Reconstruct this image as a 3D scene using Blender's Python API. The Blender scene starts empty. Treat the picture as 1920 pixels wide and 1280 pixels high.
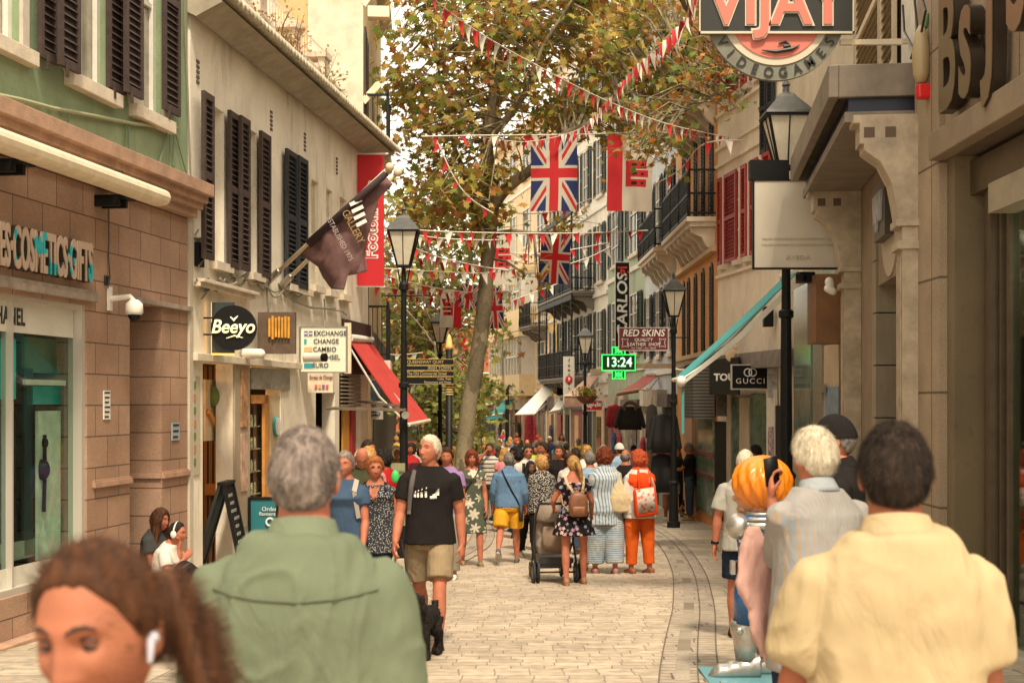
import bpy, bmesh, math, random
import numpy as np
from mathutils import Vector, Matrix, noise
R = math.radians
SC = bpy.context.scene
# ------------------------------------------------------------------ camera, world, light, exposure
F = 2667.0      # focal length in pixels of the 1920 px wide photograph
H0 = 750.0      # true horizon row
CZ = 1.68
cam = bpy.data.cameras.new('camera'); cam_o = bpy.data.objects.new('camera', cam)
SC.collection.objects.link(cam_o); SC.camera = cam_o
cam_o.location = (0, 0, CZ); cam_o.rotation_euler = (R(90), 0, 0)
cam.sensor_width = 36; cam.lens = 50; cam.shift_y = 110 / 1920.0
cam.clip_start = 0.1; cam.clip_end = 2000
cam.dof.use_dof = True; cam.dof.focus_distance = 17.0; cam.dof.aperture_fstop = 5.8
W = bpy.data.worlds.new('World'); SC.world = W; W.use_nodes = True
nt = W.node_tree; bgn = nt.nodes['Background']
sky = nt.nodes.new('ShaderNodeTexSky'); sky.sky_type = 'NISHITA'; sky.sun_disc = False
SUN_EL, SUN_ROT = 57, 166
sky.sun_elevation = R(SUN_EL); sky.sun_rotation = R(SUN_ROT); sky.dust_density = 5; sky.air_density = 1.5
mx = nt.nodes.new('ShaderNodeMix'); mx.data_type = 'RGBA'; mx.inputs[0].default_value = 0.86
nt.links.new(sky.outputs[0], mx.inputs[6]); mx.inputs[7].default_value = (12.6, 11.3, 9.3, 1)   # bright cloud cover
nt.links.new(mx.outputs[2], bgn.inputs[0]); bgn.inputs[1].default_value = 0.105
sl = bpy.data.lights.new('sun', 'SUN'); sl.energy = 3.0; sl.angle = R(8); sl.color = (1, .88, .70)
slo = bpy.data.objects.new('sun', sl); SC.collection.objects.link(slo)
_a = R(SUN_ROT); _e = R(SUN_EL)
sd = Vector((math.sin(_a) * math.cos(_e), math.cos(_a) * math.cos(_e), math.sin(_e)))
slo.rotation_euler = sd.to_track_quat('Z', 'Y').to_euler()
SC.view_settings.view_transform = 'Standard'; SC.view_settings.look = 'None'
SC.view_settings.exposure = 0.74; SC.view_settings.gamma = 1
SC.cycles.use_denoising = True; SC.cycles.max_bounces = 6; SC.cycles.transparent_max_bounces = 16
SC.cycles.diffuse_bounces = 3; SC.cycles.glossy_bounces = 3
# ------------------------------------------------------------------ helpers
COL = SC.collection
def gz(y): return -0.03375 * (y if y < 36 else 36 + 6 * (1 - math.exp(-(y - 36) / 6.0)))
def P(px, py, d): return Vector(((px - 960) / F * d, d, CZ - (py - H0) / F * d))
def XY(px, d): return (px - 960) / F * d
def srgb(r, g, b):
    f = lambda c: (c / 255 / 12.92) if c <= 10 else ((c / 255 + .055) / 1.055) ** 2.4
    return (f(r), f(g), f(b))
MATS = {}
def mat(name, col=(.5, .5, .5), rough=.7, var=0, vscale=3, metal=0, emit=None, estr=1, bump=0, bscale=40, alpha=None, spec=None, col2=None, trans=0):
    """principled material with object-space noise variation"""
    if name in MATS: return MATS[name]
    m = bpy.data.materials.new(name); m.use_nodes = True; MATS[name] = m
    t = m.node_tree; b = t.nodes['Principled BSDF']
    b.inputs['Base Color'].default_value = (*col[:3], 1); b.inputs['Roughness'].default_value = rough
    b.inputs['Metallic'].default_value = metal
    if spec is not None: b.inputs['Specular IOR Level'].default_value = spec
    if trans: b.inputs['Transmission Weight'].default_value = trans
    if alpha is not None: b.inputs['Alpha'].default_value = alpha
    if emit: b.inputs['Emission Color'].default_value = (*emit[:3], 1); b.inputs['Emission Strength'].default_value = estr
    if var or bump or col2:
        g = t.nodes.new('ShaderNodeNewGeometry')
    if var or col2:
        n = t.nodes.new('ShaderNodeTexNoise'); n.inputs['Scale'].default_value = vscale; n.inputs['Detail'].default_value = 8
        n.inputs['Roughness'].default_value = .65
        t.links.new(g.outputs['Position'], n.inputs['Vector'])
        r = t.nodes.new('ShaderNodeValToRGB'); r.color_ramp.elements[0].position = .33; r.color_ramp.elements[1].position = .67
        c2 = col2 if col2 else [min(1, c * (1 + var)) for c in col]
        r.color_ramp.elements[0].color = (*[c * (1 - var) for c in col[:3]], 1); r.color_ramp.elements[1].color = (*c2[:3], 1)
        t.links.new(n.outputs['Fac'], r.inputs[0]); t.links.new(r.outputs[0], b.inputs['Base Color'])
    if bump:
        n2 = t.nodes.new('ShaderNodeTexNoise'); n2.inputs['Scale'].default_value = bscale; n2.inputs['Detail'].default_value = 6
        t.links.new(g.outputs['Position'], n2.inputs['Vector'])
        bp = t.nodes.new('ShaderNodeBump'); bp.inputs['Strength'].default_value = bump; bp.inputs['Distance'].default_value = .02
        t.links.new(n2.outputs['Fac'], bp.inputs['Height']); t.links.new(bp.outputs[0], b.inputs['Normal'])
    return m
class N:
    """tiny node helper around a material"""
    def __init__(s, name, rough=.8):
        s.m = bpy.data.materials.new(name); s.m.use_nodes = True; MATS[name] = s.m
        s.t = s.m.node_tree; s.b = s.t.nodes['Principled BSDF']; s.b.inputs['Roughness'].default_value = rough
    def n(s, kind, **kw):
        x = s.t.nodes.new('ShaderNode' + kind)
        for k, v in kw.items():
            if k.startswith('i_'): x.inputs[k[2:].replace('_', ' ')].default_value = v
            else: setattr(x, k, v)
        return x
    def l(s, a, b): s.t.links.new(a, b)
    def mix(s, f, a, b, blend='MIX'):
        x = s.t.nodes.new('ShaderNodeMix'); x.data_type = 'RGBA'; x.blend_type = blend
        for i, v in ((0, f), (6, a), (7, b)):
            if hasattr(v, 'is_linked'): s.l(v, x.inputs[i])
            elif isinstance(v, (int, float)): x.inputs[i].default_value = v
            else: x.inputs[i].default_value = (*v[:3], 1)
        return x.outputs[2]
    def ramp(s, f, *st, const=False):
        x = s.t.nodes.new('ShaderNodeValToRGB'); e = x.color_ramp.elements
        if const: x.color_ramp.interpolation = 'CONSTANT'
        while len(e) < len(st): e.new(.5)
        for k, (p, c) in enumerate(st): e[k].position = p; e[k].color = (*c[:3], 1) if not isinstance(c, (int, float)) else (c, c, c, 1)
        s.l(f, x.inputs[0]); return x.outputs[0]
    def math(s, op, a, b=0.0):
        x = s.t.nodes.new('ShaderNodeMath'); x.operation = op
        for i, v in ((0, a), (1, b)):
            if hasattr(v, 'is_linked'): s.l(v, x.inputs[i])
            else: x.inputs[i].default_value = v
        return x.outputs[0]
    def noise(s, vec, scale, detail=6):
        x = s.n('TexNoise'); x.inputs['Scale'].default_value = scale; x.inputs['Detail'].default_value = detail
        if vec is not None: s.l(vec, x.inputs['Vector'])
        return x.outputs['Fac']
    def bump(s, h, st=.3, dist=.02):
        x = s.n('Bump'); x.inputs['Strength'].default_value = st; x.inputs['Distance'].default_value = dist
        s.l(h, x.inputs['Height']); s.l(x.outputs[0], s.b.inputs['Normal'])
    def col(s, c): s.l(c, s.b.inputs['Base Color'])
def empty(name, loc=(0, 0, 0), rz=0, label=None, cat=None, group=None, kind=None):
    o = bpy.data.objects.new(name, None); COL.objects.link(o); o.location = loc; o.rotation_euler = (0, 0, rz)
    o.empty_display_size = .2
    return tag(o, label, cat, group, kind)
def tag(o, label=None, cat=None, group=None, kind=None):
    if label: o['label'] = label
    if cat: o['category'] = cat
    if group: o['group'] = group
    if kind: o['kind'] = kind
    return o
def rootof(o):
    while o.parent: o = o.parent
    return o
def rmat(o):
    r = rootof(o); return Matrix.LocRotScale(r.location, r.rotation_euler, r.scale)
def link(name, me, m, parent=None, world=False, smooth=False):
    o = bpy.data.objects.new(name, me); COL.objects.link(o)
    if m is not None and not len(me.materials): me.materials.append(m)
    if parent is not None:
        o.parent = parent
        if world: me.transform(rmat(parent).inverted())
    if smooth and len(me.polygons): me.polygons.foreach_set('use_smooth', [True] * len(me.polygons))
    return o
class MB:
    def __init__(s): s.v = []; s.f = []; s.T = None
    def add(s, vs, fs):
        k = len(s.v)
        if s.T is not None: vs = [s.T @ Vector(p) for p in vs]
        s.v += [tuple(p) for p in vs]; s.f += [tuple(i + k for i in f) for f in fs]; return s
    def box(s, a, b, bev=0):
        x0, x1 = sorted((a[0], b[0])); y0, y1 = sorted((a[1], b[1])); z0, z1 = sorted((a[2], b[2]))
        return s.add([(x0, y0, z0), (x1, y0, z0), (x1, y1, z0), (x0, y1, z0), (x0, y0, z1), (x1, y0, z1), (x1, y1, z1), (x0, y1, z1)],
                     [(0, 3, 2, 1), (4, 5, 6, 7), (0, 1, 5, 4), (1, 2, 6, 5), (2, 3, 7, 6), (3, 0, 4, 7)])
    def bar(s, p, q, w, h=None, up=(0, 0, 1)):
        p, q = Vector(p), Vector(q); h = h or w; d = (q - p).normalized(); up = Vector(up)
        if abs(d.dot(up)) > .98: up = Vector((1, 0, 0))
        x = d.cross(up).normalized() * w / 2; z = x.cross(d).normalized() * h / 2
        vs = [p - x - z, p + x - z, p + x + z, p - x + z, q - x - z, q + x - z, q + x + z, q - x + z]
        return s.add(vs, [(0, 3, 2, 1), (4, 5, 6, 7), (0, 1, 5, 4), (1, 2, 6, 5), (2, 3, 7, 6), (3, 0, 4, 7)])
    def tube(s, pts, r, n=8, cap=True):
        pts = [Vector(p) for p in pts]; rs = r if isinstance(r, (list, tuple)) else [r] * len(pts)
        vs = []; fs = []
        prev = None
        for i, p in enumerate(pts):
            d = (pts[min(i + 1, len(pts) - 1)] - pts[max(i - 1, 0)]).normalized()
            if prev is None: x = d.cross(Vector((0, 0, 1)) if abs(d.z) < .95 else Vector((1, 0, 0))).normalized()
            else:
                x = prev - d * prev.dot(d)
                x = x.normalized() if x.length > 1e-6 else d.orthogonal().normalized()
            prev = x; y = d.cross(x)
            for k in range(n):
                a = 2 * math.pi * k / n; vs.append(p + (x * math.cos(a) + y * math.sin(a)) * rs[i])
        for i in range(len(pts) - 1):
            for k in range(n): fs.append((i * n + k, i * n + (k + 1) % n, (i + 1) * n + (k + 1) % n, (i + 1) * n + k))
        if cap: fs.append(tuple(range(n))[::-1]); fs.append(tuple(range((len(pts) - 1) * n, len(pts) * n)))
        return s.add(vs, fs)
    def loft(s, rings, n=16, p=2.0):
        """rings: (center Vector, xaxis vec*rx, yaxis vec*ry) closed superellipse loft"""
        vs = []; fs = []
        for c, ax, ay in rings:
            c, ax, ay = Vector(c), Vector(ax), Vector(ay)
            for k in range(n):
                a = 2 * math.pi * k / n; ca, sa = math.cos(a), math.sin(a)
                vs.append(c + ax * math.copysign(abs(ca) ** (2 / p), ca) + ay * math.copysign(abs(sa) ** (2 / p), sa))
        for i in range(len(rings) - 1):
            for k in range(n): fs.append((i * n + k, i * n + (k + 1) % n, (i + 1) * n + (k + 1) % n, (i + 1) * n + k))
        fs.append(tuple(range(n))[::-1]); fs.append(tuple(range((len(rings) - 1) * n, len(rings) * n)))
        return s.add(vs, fs)
    def zloft(s, rings, n=16, p=2.0):
        """rings: (x,y,z,rx,ry)"""
        return s.loft([((x, y, z), (rx, 0, 0), (0, ry, 0)) for x, y, z, rx, ry in rings], n, p)
    def ell(s, c, r, n=14, m=10, rot=None):
        c = Vector(c); vs = []; fs = []
        Q = rot if rot is not None else Matrix.Identity(3)
        for i in range(1, m):
            t = math.pi * i / m
            for k in range(n):
                a = 2 * math.pi * k / n
                vs.append(c + Q @ Vector((r[0] * math.sin(t) * math.cos(a), r[1] * math.sin(t) * math.sin(a), -r[2] * math.cos(t))))
        vs.append(c + Q @ Vector((0, 0, -r[2]))); vs.append(c + Q @ Vector((0, 0, r[2])))
        for i in range(m - 2):
            for k in range(n): fs.append((i * n + k, i * n + (k + 1) % n, (i + 1) * n + (k + 1) % n, (i + 1) * n + k))
        lo, hi = len(vs) - 2, len(vs) - 1
        for k in range(n): fs.append((lo, (k + 1) % n, k)); fs.append((hi, (m - 2) * n + k, (m - 2) * n + (k + 1) % n))
        return s.add(vs, fs)
    def cap(s, p, q, r0, r1, n=12):
        """tapered capsule with round ends"""
        p, q = Vector(p), Vector(q); d = (q - p); L = d.length; d = d / max(L, 1e-6)
        pts = []; rs = []
        for k in (0, 1, 2): a = math.pi / 2 * k / 3; pts.append(p - d * r0 * math.cos(a)); rs.append(max(r0 * math.sin(a), .001))
        pts += [p, q]; rs += [r0, r1]
        for k in (2, 1, 0): a = math.pi / 2 * k / 3; pts.append(q + d * r1 * math.cos(a)); rs.append(max(r1 * math.sin(a), .001))
        return s.tube(pts, rs, n)
    def prism(s, pts, a, b):
        """polygon pts (u,v) in plane extruded; a(u,v)->front point fn, b-> back"""
        n = len(pts); vs = [a(*p) for p in pts] + [b(*p) for p in pts]
        return s.add(vs, [tuple(range(n)), tuple(range(n, 2 * n))[::-1]] + [(k, k + n, (k + 1) % n + n, (k + 1) % n) for k in range(n)])
    def mesh(s, name):
        me = bpy.data.meshes.new(name); me.from_pydata(s.v, [], s.f); me.validate(); me.update(); return me
    def build(s, name, m, parent=None, world=True, smooth=False, bevel=0):
        me = s.mesh(name)
        if bevel or True:
            bm = bmesh.new(); bm.from_mesh(me); bmesh.ops.recalc_face_normals(bm, faces=bm.faces); bm.to_mesh(me); bm.free()
        o = link(name, me, m, parent, world, smooth)
        if bevel:
            md = o.modifiers.new('bevel', 'BEVEL'); md.width = bevel; md.segments = 2; md.limit_method = 'ANGLE'
        return o
def clone(o, parent=None):
    c = o.copy(); COL.objects.link(c); c.parent = parent
    for k in ('label', 'category', 'group'):
        if parent is None and k in o: c[k] = o[k]
    for ch in list(o.children): clone(ch, c)
    return c
class Fac:
    """vertical plane from p0 to p1 (plan); u along, v outwards (to the street), z up (world)"""
    def __init__(s, p0, p1, side):
        s.o = Vector((p0[0], p0[1], 0)); s.d = Vector((p1[0] - p0[0], p1[1] - p0[1], 0)); s.L = s.d.length; s.d.normalize()
        s.n = Vector((s.d.y, -s.d.x, 0)) * side
        s.M = Matrix(((s.d.x, s.n.x, 0, s.o.x), (s.d.y, s.n.y, 0, s.o.y), (0, 0, 1, 0), (0, 0, 0, 1)))
    def pt(s, u, v, z): return s.o + s.d * u + s.n * v + Vector((0, 0, z))
    def hit(s, px, py, v=0):
        r = Vector(((px - 960) / F, 1, -(py - H0) / F)); o = Vector((0, 0, CZ)); q = s.o + s.n * v
        t = (q - o).dot(s.n) / r.dot(s.n); h = o + r * t; return (h - s.o).dot(s.d), h.z
    def u(s, px, v=0): return s.hit(px, H0, v)[0]
    def z(s, px, py, v=0): return s.hit(px, py, v)[1]
    def mb(s): b = MB(); b.T = s.M; return b
    def g(s, u): return gz((s.o + s.d * u).y)
def wall_holes(b, u0, u1, z0, z1, holes, depth=.15, v=0, back=.3):
    """wall sheet with openings and reveals, in facade coordinates"""
    us = sorted({u0, u1, *[h[0] for h in holes], *[h[1] for h in holes]}); us = [x for x in us if u0 <= x <= u1]
    zs = sorted({z0, z1, *[h[2] for h in holes], *[h[3] for h in holes]}); zs = [x for x in zs if z0 <= x <= z1]
    for i in range(len(us) - 1):
        for j in range(len(zs) - 1):
            cu, cz_ = (us[i] + us[i + 1]) / 2, (zs[j] + zs[j + 1]) / 2
            if any(h[0] < cu < h[1] and h[2] < cz_ < h[3] for h in holes): continue
            b.add([(us[i], v, zs[j]), (us[i + 1], v, zs[j]), (us[i + 1], v, zs[j + 1]), (us[i], v, zs[j + 1])], [(0, 1, 2, 3)])
    for h in holes:
        a0, a1, c0, c1 = max(h[0], u0), min(h[1], u1), max(h[2], z0), min(h[3], z1)
        for q in (((a0, c0), (a1, c0)), ((a1, c0), (a1, c1)), ((a1, c1), (a0, c1)), ((a0, c1), (a0, c0))):
            (x, y), (X, Y) = q
            b.add([(x, v, y), (X, v, Y), (X, v - depth, Y), (x, v - depth, y)], [(0, 1, 2, 3)])
    return b
def shell(b, u0, u1, z0, z1, depth):
    """ends, top and back of a building behind its facade"""
    b.add([(u0, 0, z0), (u0, -depth, z0), (u0, -depth, z1), (u0, 0, z1)], [(0, 1, 2, 3)])
    b.add([(u1, 0, z0), (u1, -depth, z0), (u1, -depth, z1), (u1, 0, z1)], [(0, 1, 2, 3)])
    b.add([(u0, 0, z1), (u1, 0, z1), (u1, -depth, z1), (u0, -depth, z1)], [(0, 1, 2, 3)])
    b.add([(u0, -depth, z0), (u1, -depth, z0), (u1, -depth, z1), (u0, -depth, z1)], [(0, 1, 2, 3)])
def louvre(b, u0, u1, z0, z1, v0, th=.035, pitch=.07, mid=True):
    """a louvred shutter leaf lying in a plane of constant v"""
    st = min(.06, (u1 - u0) * .18)
    b.box((u0, v0, z0), (u0 + st, v0 + th, z1)); b.box((u1 - st, v0, z0), (u1, v0 + th, z1))
    for a in (z0, z1 - .08) + (((z0 + z1) / 2 - .04,) if mid else ()): b.box((u0 + st, v0 + .002, a), (u1 - st, v0 + th - .002, a + .08))
    z = z0 + .1
    while z < z1 - .1:
        b.add([(u0 + st, v0 + .002, z + pitch * .55), (u1 - st, v0 + .002, z + pitch * .55), (u1 - st, v0 + th * .9, z), (u0 + st, v0 + th * .9, z)], [(0, 1, 2, 3)])
        z += pitch
    b.add([(u0 + st, v0 + .001, z0), (u1 - st, v0 + .001, z0), (u1 - st, v0 + .001, z1), (u0 + st, v0 + .001, z1)], [(0, 1, 2, 3)])
    return b
def leaf_open(b, u, z0, z1, w, ang, hinge_side, th=.035, pitch=.07):
    """louvred leaf hinged at u, opened by ang from closed; hinge_side +1 hinge on the low-u side"""
    T0 = b.T; a = ang * 1.0
    c, s_ = math.cos(a), math.sin(a)
    L = Matrix(((hinge_side * c, -hinge_side * s_ if hinge_side > 0 else s_, 0, u), (s_, c, 0, 0.02), (0, 0, 1, 0), (0, 0, 0, 1)))
    b.T = (T0 if T0 is not None else Matrix.Identity(4)) @ L
    louvre(b, 0, w, z0, z1, 0, th, pitch); b.T = T0; return b
def text(body, size, m, parent, M, name='lettering', ext=.004, sx=1.0, off=0, align='CENTER', shear=0, space=1.0, depth_px=None):
    """text mesh, M maps (x right, y up, z towards reader) to world"""
    c = bpy.data.curves.new(name, 'FONT'); c.body = body; c.size = size; c.extrude = ext; c.offset = off; c.shear = shear
    c.align_x = align; c.align_y = 'CENTER'; c.space_character = space; c.resolution_u = 3
    t = bpy.data.objects.new('tmp', c); me = t.to_mesh().copy(); bpy.data.objects.remove(t); bpy.data.curves.remove(c)
    me.transform(M @ Matrix.Diagonal((sx, 1, 1, 1))); me.name = name
    return link(name, me, m, parent, parent is not None)
def frame_M(o, x, y, z): # columns
    o, x, y, z = Vector(o), Vector(x).normalized(), Vector(y).normalized(), Vector(z).normalized()
    return Matrix(((x.x, y.x, z.x, o.x), (x.y, y.y, z.y, o.y), (x.z, y.z, z.z, o.z), (0, 0, 0, 1)))
def cam_M(px, py, d): return frame_M(P(px, py, d), (1, 0, 0), (0, 0, 1), (0, -1, 0))
# ------------------------------------------------------------------ materials of the setting
def stucco(name, c, c2=None, sc=1.6, streak=.35):
    k = N(name, .88); g = k.n('NewGeometry').outputs['Position']
    mp = k.n('Mapping'); mp.inputs['Scale'].default_value = (1.2, 1.2, .25); k.l(g, mp.inputs[0])
    a = k.ramp(k.noise(g, sc, 8), (.35, [x * .86 for x in c]), (.68, c2 or [min(1, x * 1.08) for x in c]))
    s = k.ramp(k.noise(mp.outputs[0], 5, 8), (.56, 0), (.78, 1))
    a = k.mix(k.math('MULTIPLY', s, streak), a, [c[0] * .52, c[1] * .45, c[2] * .36])
    f = k.ramp(k.noise(g, 14, 5), (.60, 0), (.68, 1)); a = k.mix(k.math('MULTIPLY', f, .25), a, [c[0] * .6, c[1] * .55, c[2] * .48])
    k.col(a); k.bump(k.noise(g, 45, 8), .25, .02); return k.m
def blocks(name, d, bw, bh, c, c2, mortar, ms=.006, off=.5, rough=.7, zoff=0, bumpd=.01):
    k = N(name, rough); g = k.n('NewGeometry').outputs['Position']
    dp = k.n('VectorMath', operation='DOT_PRODUCT'); k.l(g, dp.inputs[0]); dp.inputs[1].default_value = (d[0], d[1], 0)
    sp = k.n('SeparateXYZ'); k.l(g, sp.inputs[0]); cb = k.n('CombineXYZ'); k.l(dp.outputs['Value'], cb.inputs[0])
    k.l(k.math('ADD', sp.outputs[2], zoff), cb.inputs[1])
    b = k.n('TexBrick'); k.l(cb.outputs[0], b.inputs['Vector']); b.offset = off; b.inputs['Scale'].default_value = 1
    b.inputs['Color1'].default_value = (*c, 1); b.inputs['Color2'].default_value = (*c2, 1); b.inputs['Mortar'].default_value = (*mortar, 1)
    b.inputs['Mortar Size'].default_value = ms; b.inputs['Brick Width'].default_value = bw; b.inputs['Row Height'].default_value = bh
    n = k.ramp(k.noise(g, 60, 4), (.3, .78), (.7, 1.12)); n2 = k.ramp(k.noise(g, 2.2, 6), (.3, .8), (.7, 1.08))
    k.col(k.mix(1, k.mix(1, b.outputs['Color'], n, 'MULTIPLY'), n2, 'MULTIPLY'))
    k.bump(b.outputs['Fac'], -.6, bumpd); return k.m
def paving(name, bw, bh, c, c2, mortar, ms, rot=0):
    k = N(name, .62); g = k.n('NewGeometry').outputs['Position']
    mp = k.n('Mapping'); mp.inputs['Rotation'].default_value = (0, 0, rot); k.l(g, mp.inputs[0])
    wob = k.n('TexNoise'); wob.inputs['Scale'].default_value = 1.5; k.l(g, wob.inputs['Vector'])
    ad = k.n('VectorMath', operation='MULTIPLY_ADD'); k.l(wob.outputs['Color'], ad.inputs[0]); ad.inputs[1].default_value = (.05, .05, 0); k.l(mp.outputs[0], ad.inputs[2])
    s3 = k.n('SeparateXYZ'); k.l(ad.outputs[0], s3.inputs[0]); wn = k.n('TexWhiteNoise', noise_dimensions='1D'); k.l(k.math('FLOOR', k.math('DIVIDE', s3.outputs[1], bh)), wn.inputs['W']); c3 = k.n('CombineXYZ'); k.l(k.math('ADD', s3.outputs[0], k.math('MULTIPLY', wn.outputs['Value'], bw * 7)), c3.inputs[0]); k.l(s3.outputs[1], c3.inputs[1])
    b = k.n('TexBrick'); k.l(c3.outputs[0], b.inputs['Vector']); b.offset = 0; b.inputs['Scale'].default_value = 1
    b.inputs['Color1'].default_value = (*c, 1); b.inputs['Color2'].default_value = (*c2, 1); b.inputs['Mortar'].default_value = (*mortar, 1)
    b.inputs['Mortar Size'].default_value = ms; b.inputs['Brick Width'].default_value = bw; b.inputs['Row Height'].default_value = bh; b.inputs['Bias'].default_value = -.1
    n = k.ramp(k.noise(g, 9, 8), (.3, .72), (.7, 1.12)); n2 = k.ramp(k.noise(g, .7, 6), (.3, .82), (.7, 1.08)); n3 = k.ramp(k.noise(g, 2.5, 3), (.62, 0), (.75, 1))
    o = k.mix(1, k.mix(1, b.outputs['Color'], n, 'MULTIPLY'), n2, 'MULTIPLY')
    vv = k.n('TexVoronoi'); vv.inputs['Scale'].default_value = 3.1; k.l(g, vv.inputs['Vector']); o = k.mix(k.math('MULTIPLY', n3, .3), o, (.16, .11, .07)); o = k.mix(k.math('MULTIPLY', k.ramp(vv.outputs['Distance'], (.07, 1), (.11, 0)), .55), o, (.10, .075, .05))
    k.col(o); k.bump(b.outputs['Fac'], -.5, .01)
    k.b.inputs['Specular IOR Level'].default_value = .35; return k.m
M_setts = paving('street_setts', .26, .16, (.52, .42, .305), (.40, .32, .23), (.25, .195, .135), .006)
M_slabs = paving('pavement_slabs', 1.1, .33, (.52, .43, .32), (.40, .32, .225), (.20, .155, .10), .009)
M_gut = paving('gutter_stone', .5, .14, (.43, .355, .27), (.37, .30, .225), (.12, .09, .06), .008)
M_grate = blocks('gutter_grate', (0, 1), .5, .1, (.34, .28, .21), (.36, .30, .22), (.22, .175, .125), .012)
M_iron = mat('black_iron', (.008, .008, .0075), .55, .3, 20, spec=.25)
M_dark = mat('dark_opening', (.012, .010, .008), .8)
M_dkwood = mat('dark_brown_shutter', (.045, .027, .020), .6, .3, 12)
M_navy = mat('dark_blue_shutter', (.016, .019, .022), .6, .3, 12)
M_gdk = mat('dark_green_shutter', (.018, .028, .02), .6, .3, 12)
M_redsh = mat('red_shutter', (.34, .028, .02), .55, .25, 10)
M_stone = mat('pale_sill_stone', (.62, .53, .40), .8, .15, 4, bump=.2)
M_white = mat('white_paint', (.72, .68, .58), .6, .1, 6)
M_cream = mat('cream_paint', (.72, .60, .42), .6, .12, 6)
M_metal = mat('brushed_metal', (.35, .32, .27), .35, .2, 8, metal=.8)
M_steel = mat('steel_tube', (.42, .38, .33), .3, .2, 8, metal=1)
M_cable = mat('grey_cable', (.22, .19, .14), .8)
M_cableg = mat('green_cable', (.14, .2, .11), .8)
M_ledw = mat('lit_lettering', (.9, .8, .5), .5, emit=(1, .78, .42), estr=.45)
M_pane = mat('window_pane', (.035, .04, .038), .06, spec=.7)
M_curt = mat('curtained_pane', (.34, .30, .23), .15, .3, 3, spec=.6)
M_black = mat('black_board', (.008, .0075, .007), .5, spec=.2)
M_wht = mat('white_letter', (.75, .72, .64), .5)
M_blk = mat('black_letter', (.02, .018, .016), .5)
M_gold = mat('gold_letter', (.65, .45, .16), .4)
M_glass = bpy.data.materials.new('shop_glass'); M_glass.use_nodes = True
_t = M_glass.node_tree; _t.nodes.remove(_t.nodes['Principled BSDF'])
_gl = _t.nodes.new('ShaderNodeBsdfGlossy'); _gl.inputs[1].default_value = .03; _tr = _t.nodes.new('ShaderNodeBsdfTransparent'); _tr.inputs[0].default_value = (.68, .82, .76, 1)
_lw = _t.nodes.new('ShaderNodeLayerWeight'); _lw.inputs[0].default_value = .5; _fr = _t.nodes.new('ShaderNodeMath'); _fr.operation = 'POWER'; _fr.inputs[1].default_value = 4.5; _t.links.new(_lw.outputs['Facing'], _fr.inputs[0]); _mx = _t.nodes.new('ShaderNodeMixShader')
_t.links.new(_fr.outputs[0], _mx.inputs[0]); _t.links.new(_tr.outputs[0], _mx.inputs[1]); _t.links.new(_gl.outputs[0], _mx.inputs[2])
_t.links.new(_mx.outputs[0], _t.nodes['Material Output'].inputs[0])
M_lampglass = mat('lamp_glass', (.62, .55, .42), .35, .1, 8, spec=.5)
# ------------------------------------------------------------------ ground
def sheet(name, xs_fn, y0, y1, m, dz, step=1.0, nx=2):
    vs = []; fs = []; n = max(2, int((y1 - y0) / step) + 1)
    for i in range(n):
        y = y0 + (y1 - y0) * i / (n - 1); a, b_ = xs_fn(y)
        for j in range(nx): vs.append((a + (b_ - a) * j / (nx - 1), y, gz(y) + dz))
    for i in range(n - 1):
        for j in range(nx - 1): q = i * nx + j; fs.append((q, q + 1, q + nx + 1, q + nx))
    b = MB(); b.add(vs, fs); o = b.build(name, m, None, False); o['kind'] = 'structure'; return o
sheet('ground', lambda y: (-80, 80), -12, 400, mat('ground_stone', (.30, .24, .16), .9, .2, 1), -.012, 3)
def interp(tab, y): return sum(_interp(tab, y + (k - 5) * .55) for k in range(11)) / 11
def _interp(tab, y):
    for (a, b), (c, d) in zip(tab, tab[1:]):
        if y <= c: t = (y - a) / (c - a); t = max(0, t); t2 = t * t * (3 - 2 * t) * .35 + t * .65; return b + (d - b) * t2
    return tab[-1][1]
GR = [(-12, .2), (8, .95), (10.2, 1.19), (13.2, 1.63), (17.2, 2.16), (22.4, 2.62), (28, 2.86), (32, 2.84), (38, 2.5), (46, 1.6), (60, -1.2), (90, -12)]
GL = [(-12, -3.1), (10, -2.5), (13, -2.2), (17, -1.6), (20, -1.1), (22.4, -.72), (27, -.55), (32, -.75), (40, -1.5), (60, -6), (90, -17)]
sheet('street', lambda y: (interp(GL, y), interp(GR, y)), -12, 90, M_setts, 0, .5, 3)
sheet('pavement', lambda y: (interp(GR, y), interp(GR, y) + 8), -12, 90, M_slabs, -.002, .5, 3)
sheet('pavement', lambda y: (interp(GL, y) - 8, interp(GL, y)), -12, 90, M_slabs, -.002, .5, 3)
for tab, nm in ((GR, 'gutter'), (GL, 'gutter')):
    sheet(nm, lambda y: (interp(tab, y) - .17, interp(tab, y) + .27), -12, 88, M_gut, .004, .5)
    sheet(nm, lambda y: (interp(tab, y) - .055, interp(tab, y) + .055), -12, 88, M_grate, .009, .5)
    for o_ in (-.17, .115, .27): sheet(nm, lambda y, o_=o_: (interp(tab, y) + o_ - .006, interp(tab, y) + o_ + .006), -12, 88, mat('gutter_joint', (.13, .10, .07), .9), .013, .5)
b = MB()
for x, y, w, d in ((2.6, 15.2, .45, .35),): b.box((x, y, gz(y) - .02), (x + w, y + d, gz(y) + .004))
tag(b.build('drain_cover', mat('drain', (.07, .06, .045), .7), None, False), 'dark iron drain cover set in the paving beside the right gutter', 'drain cover')
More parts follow.
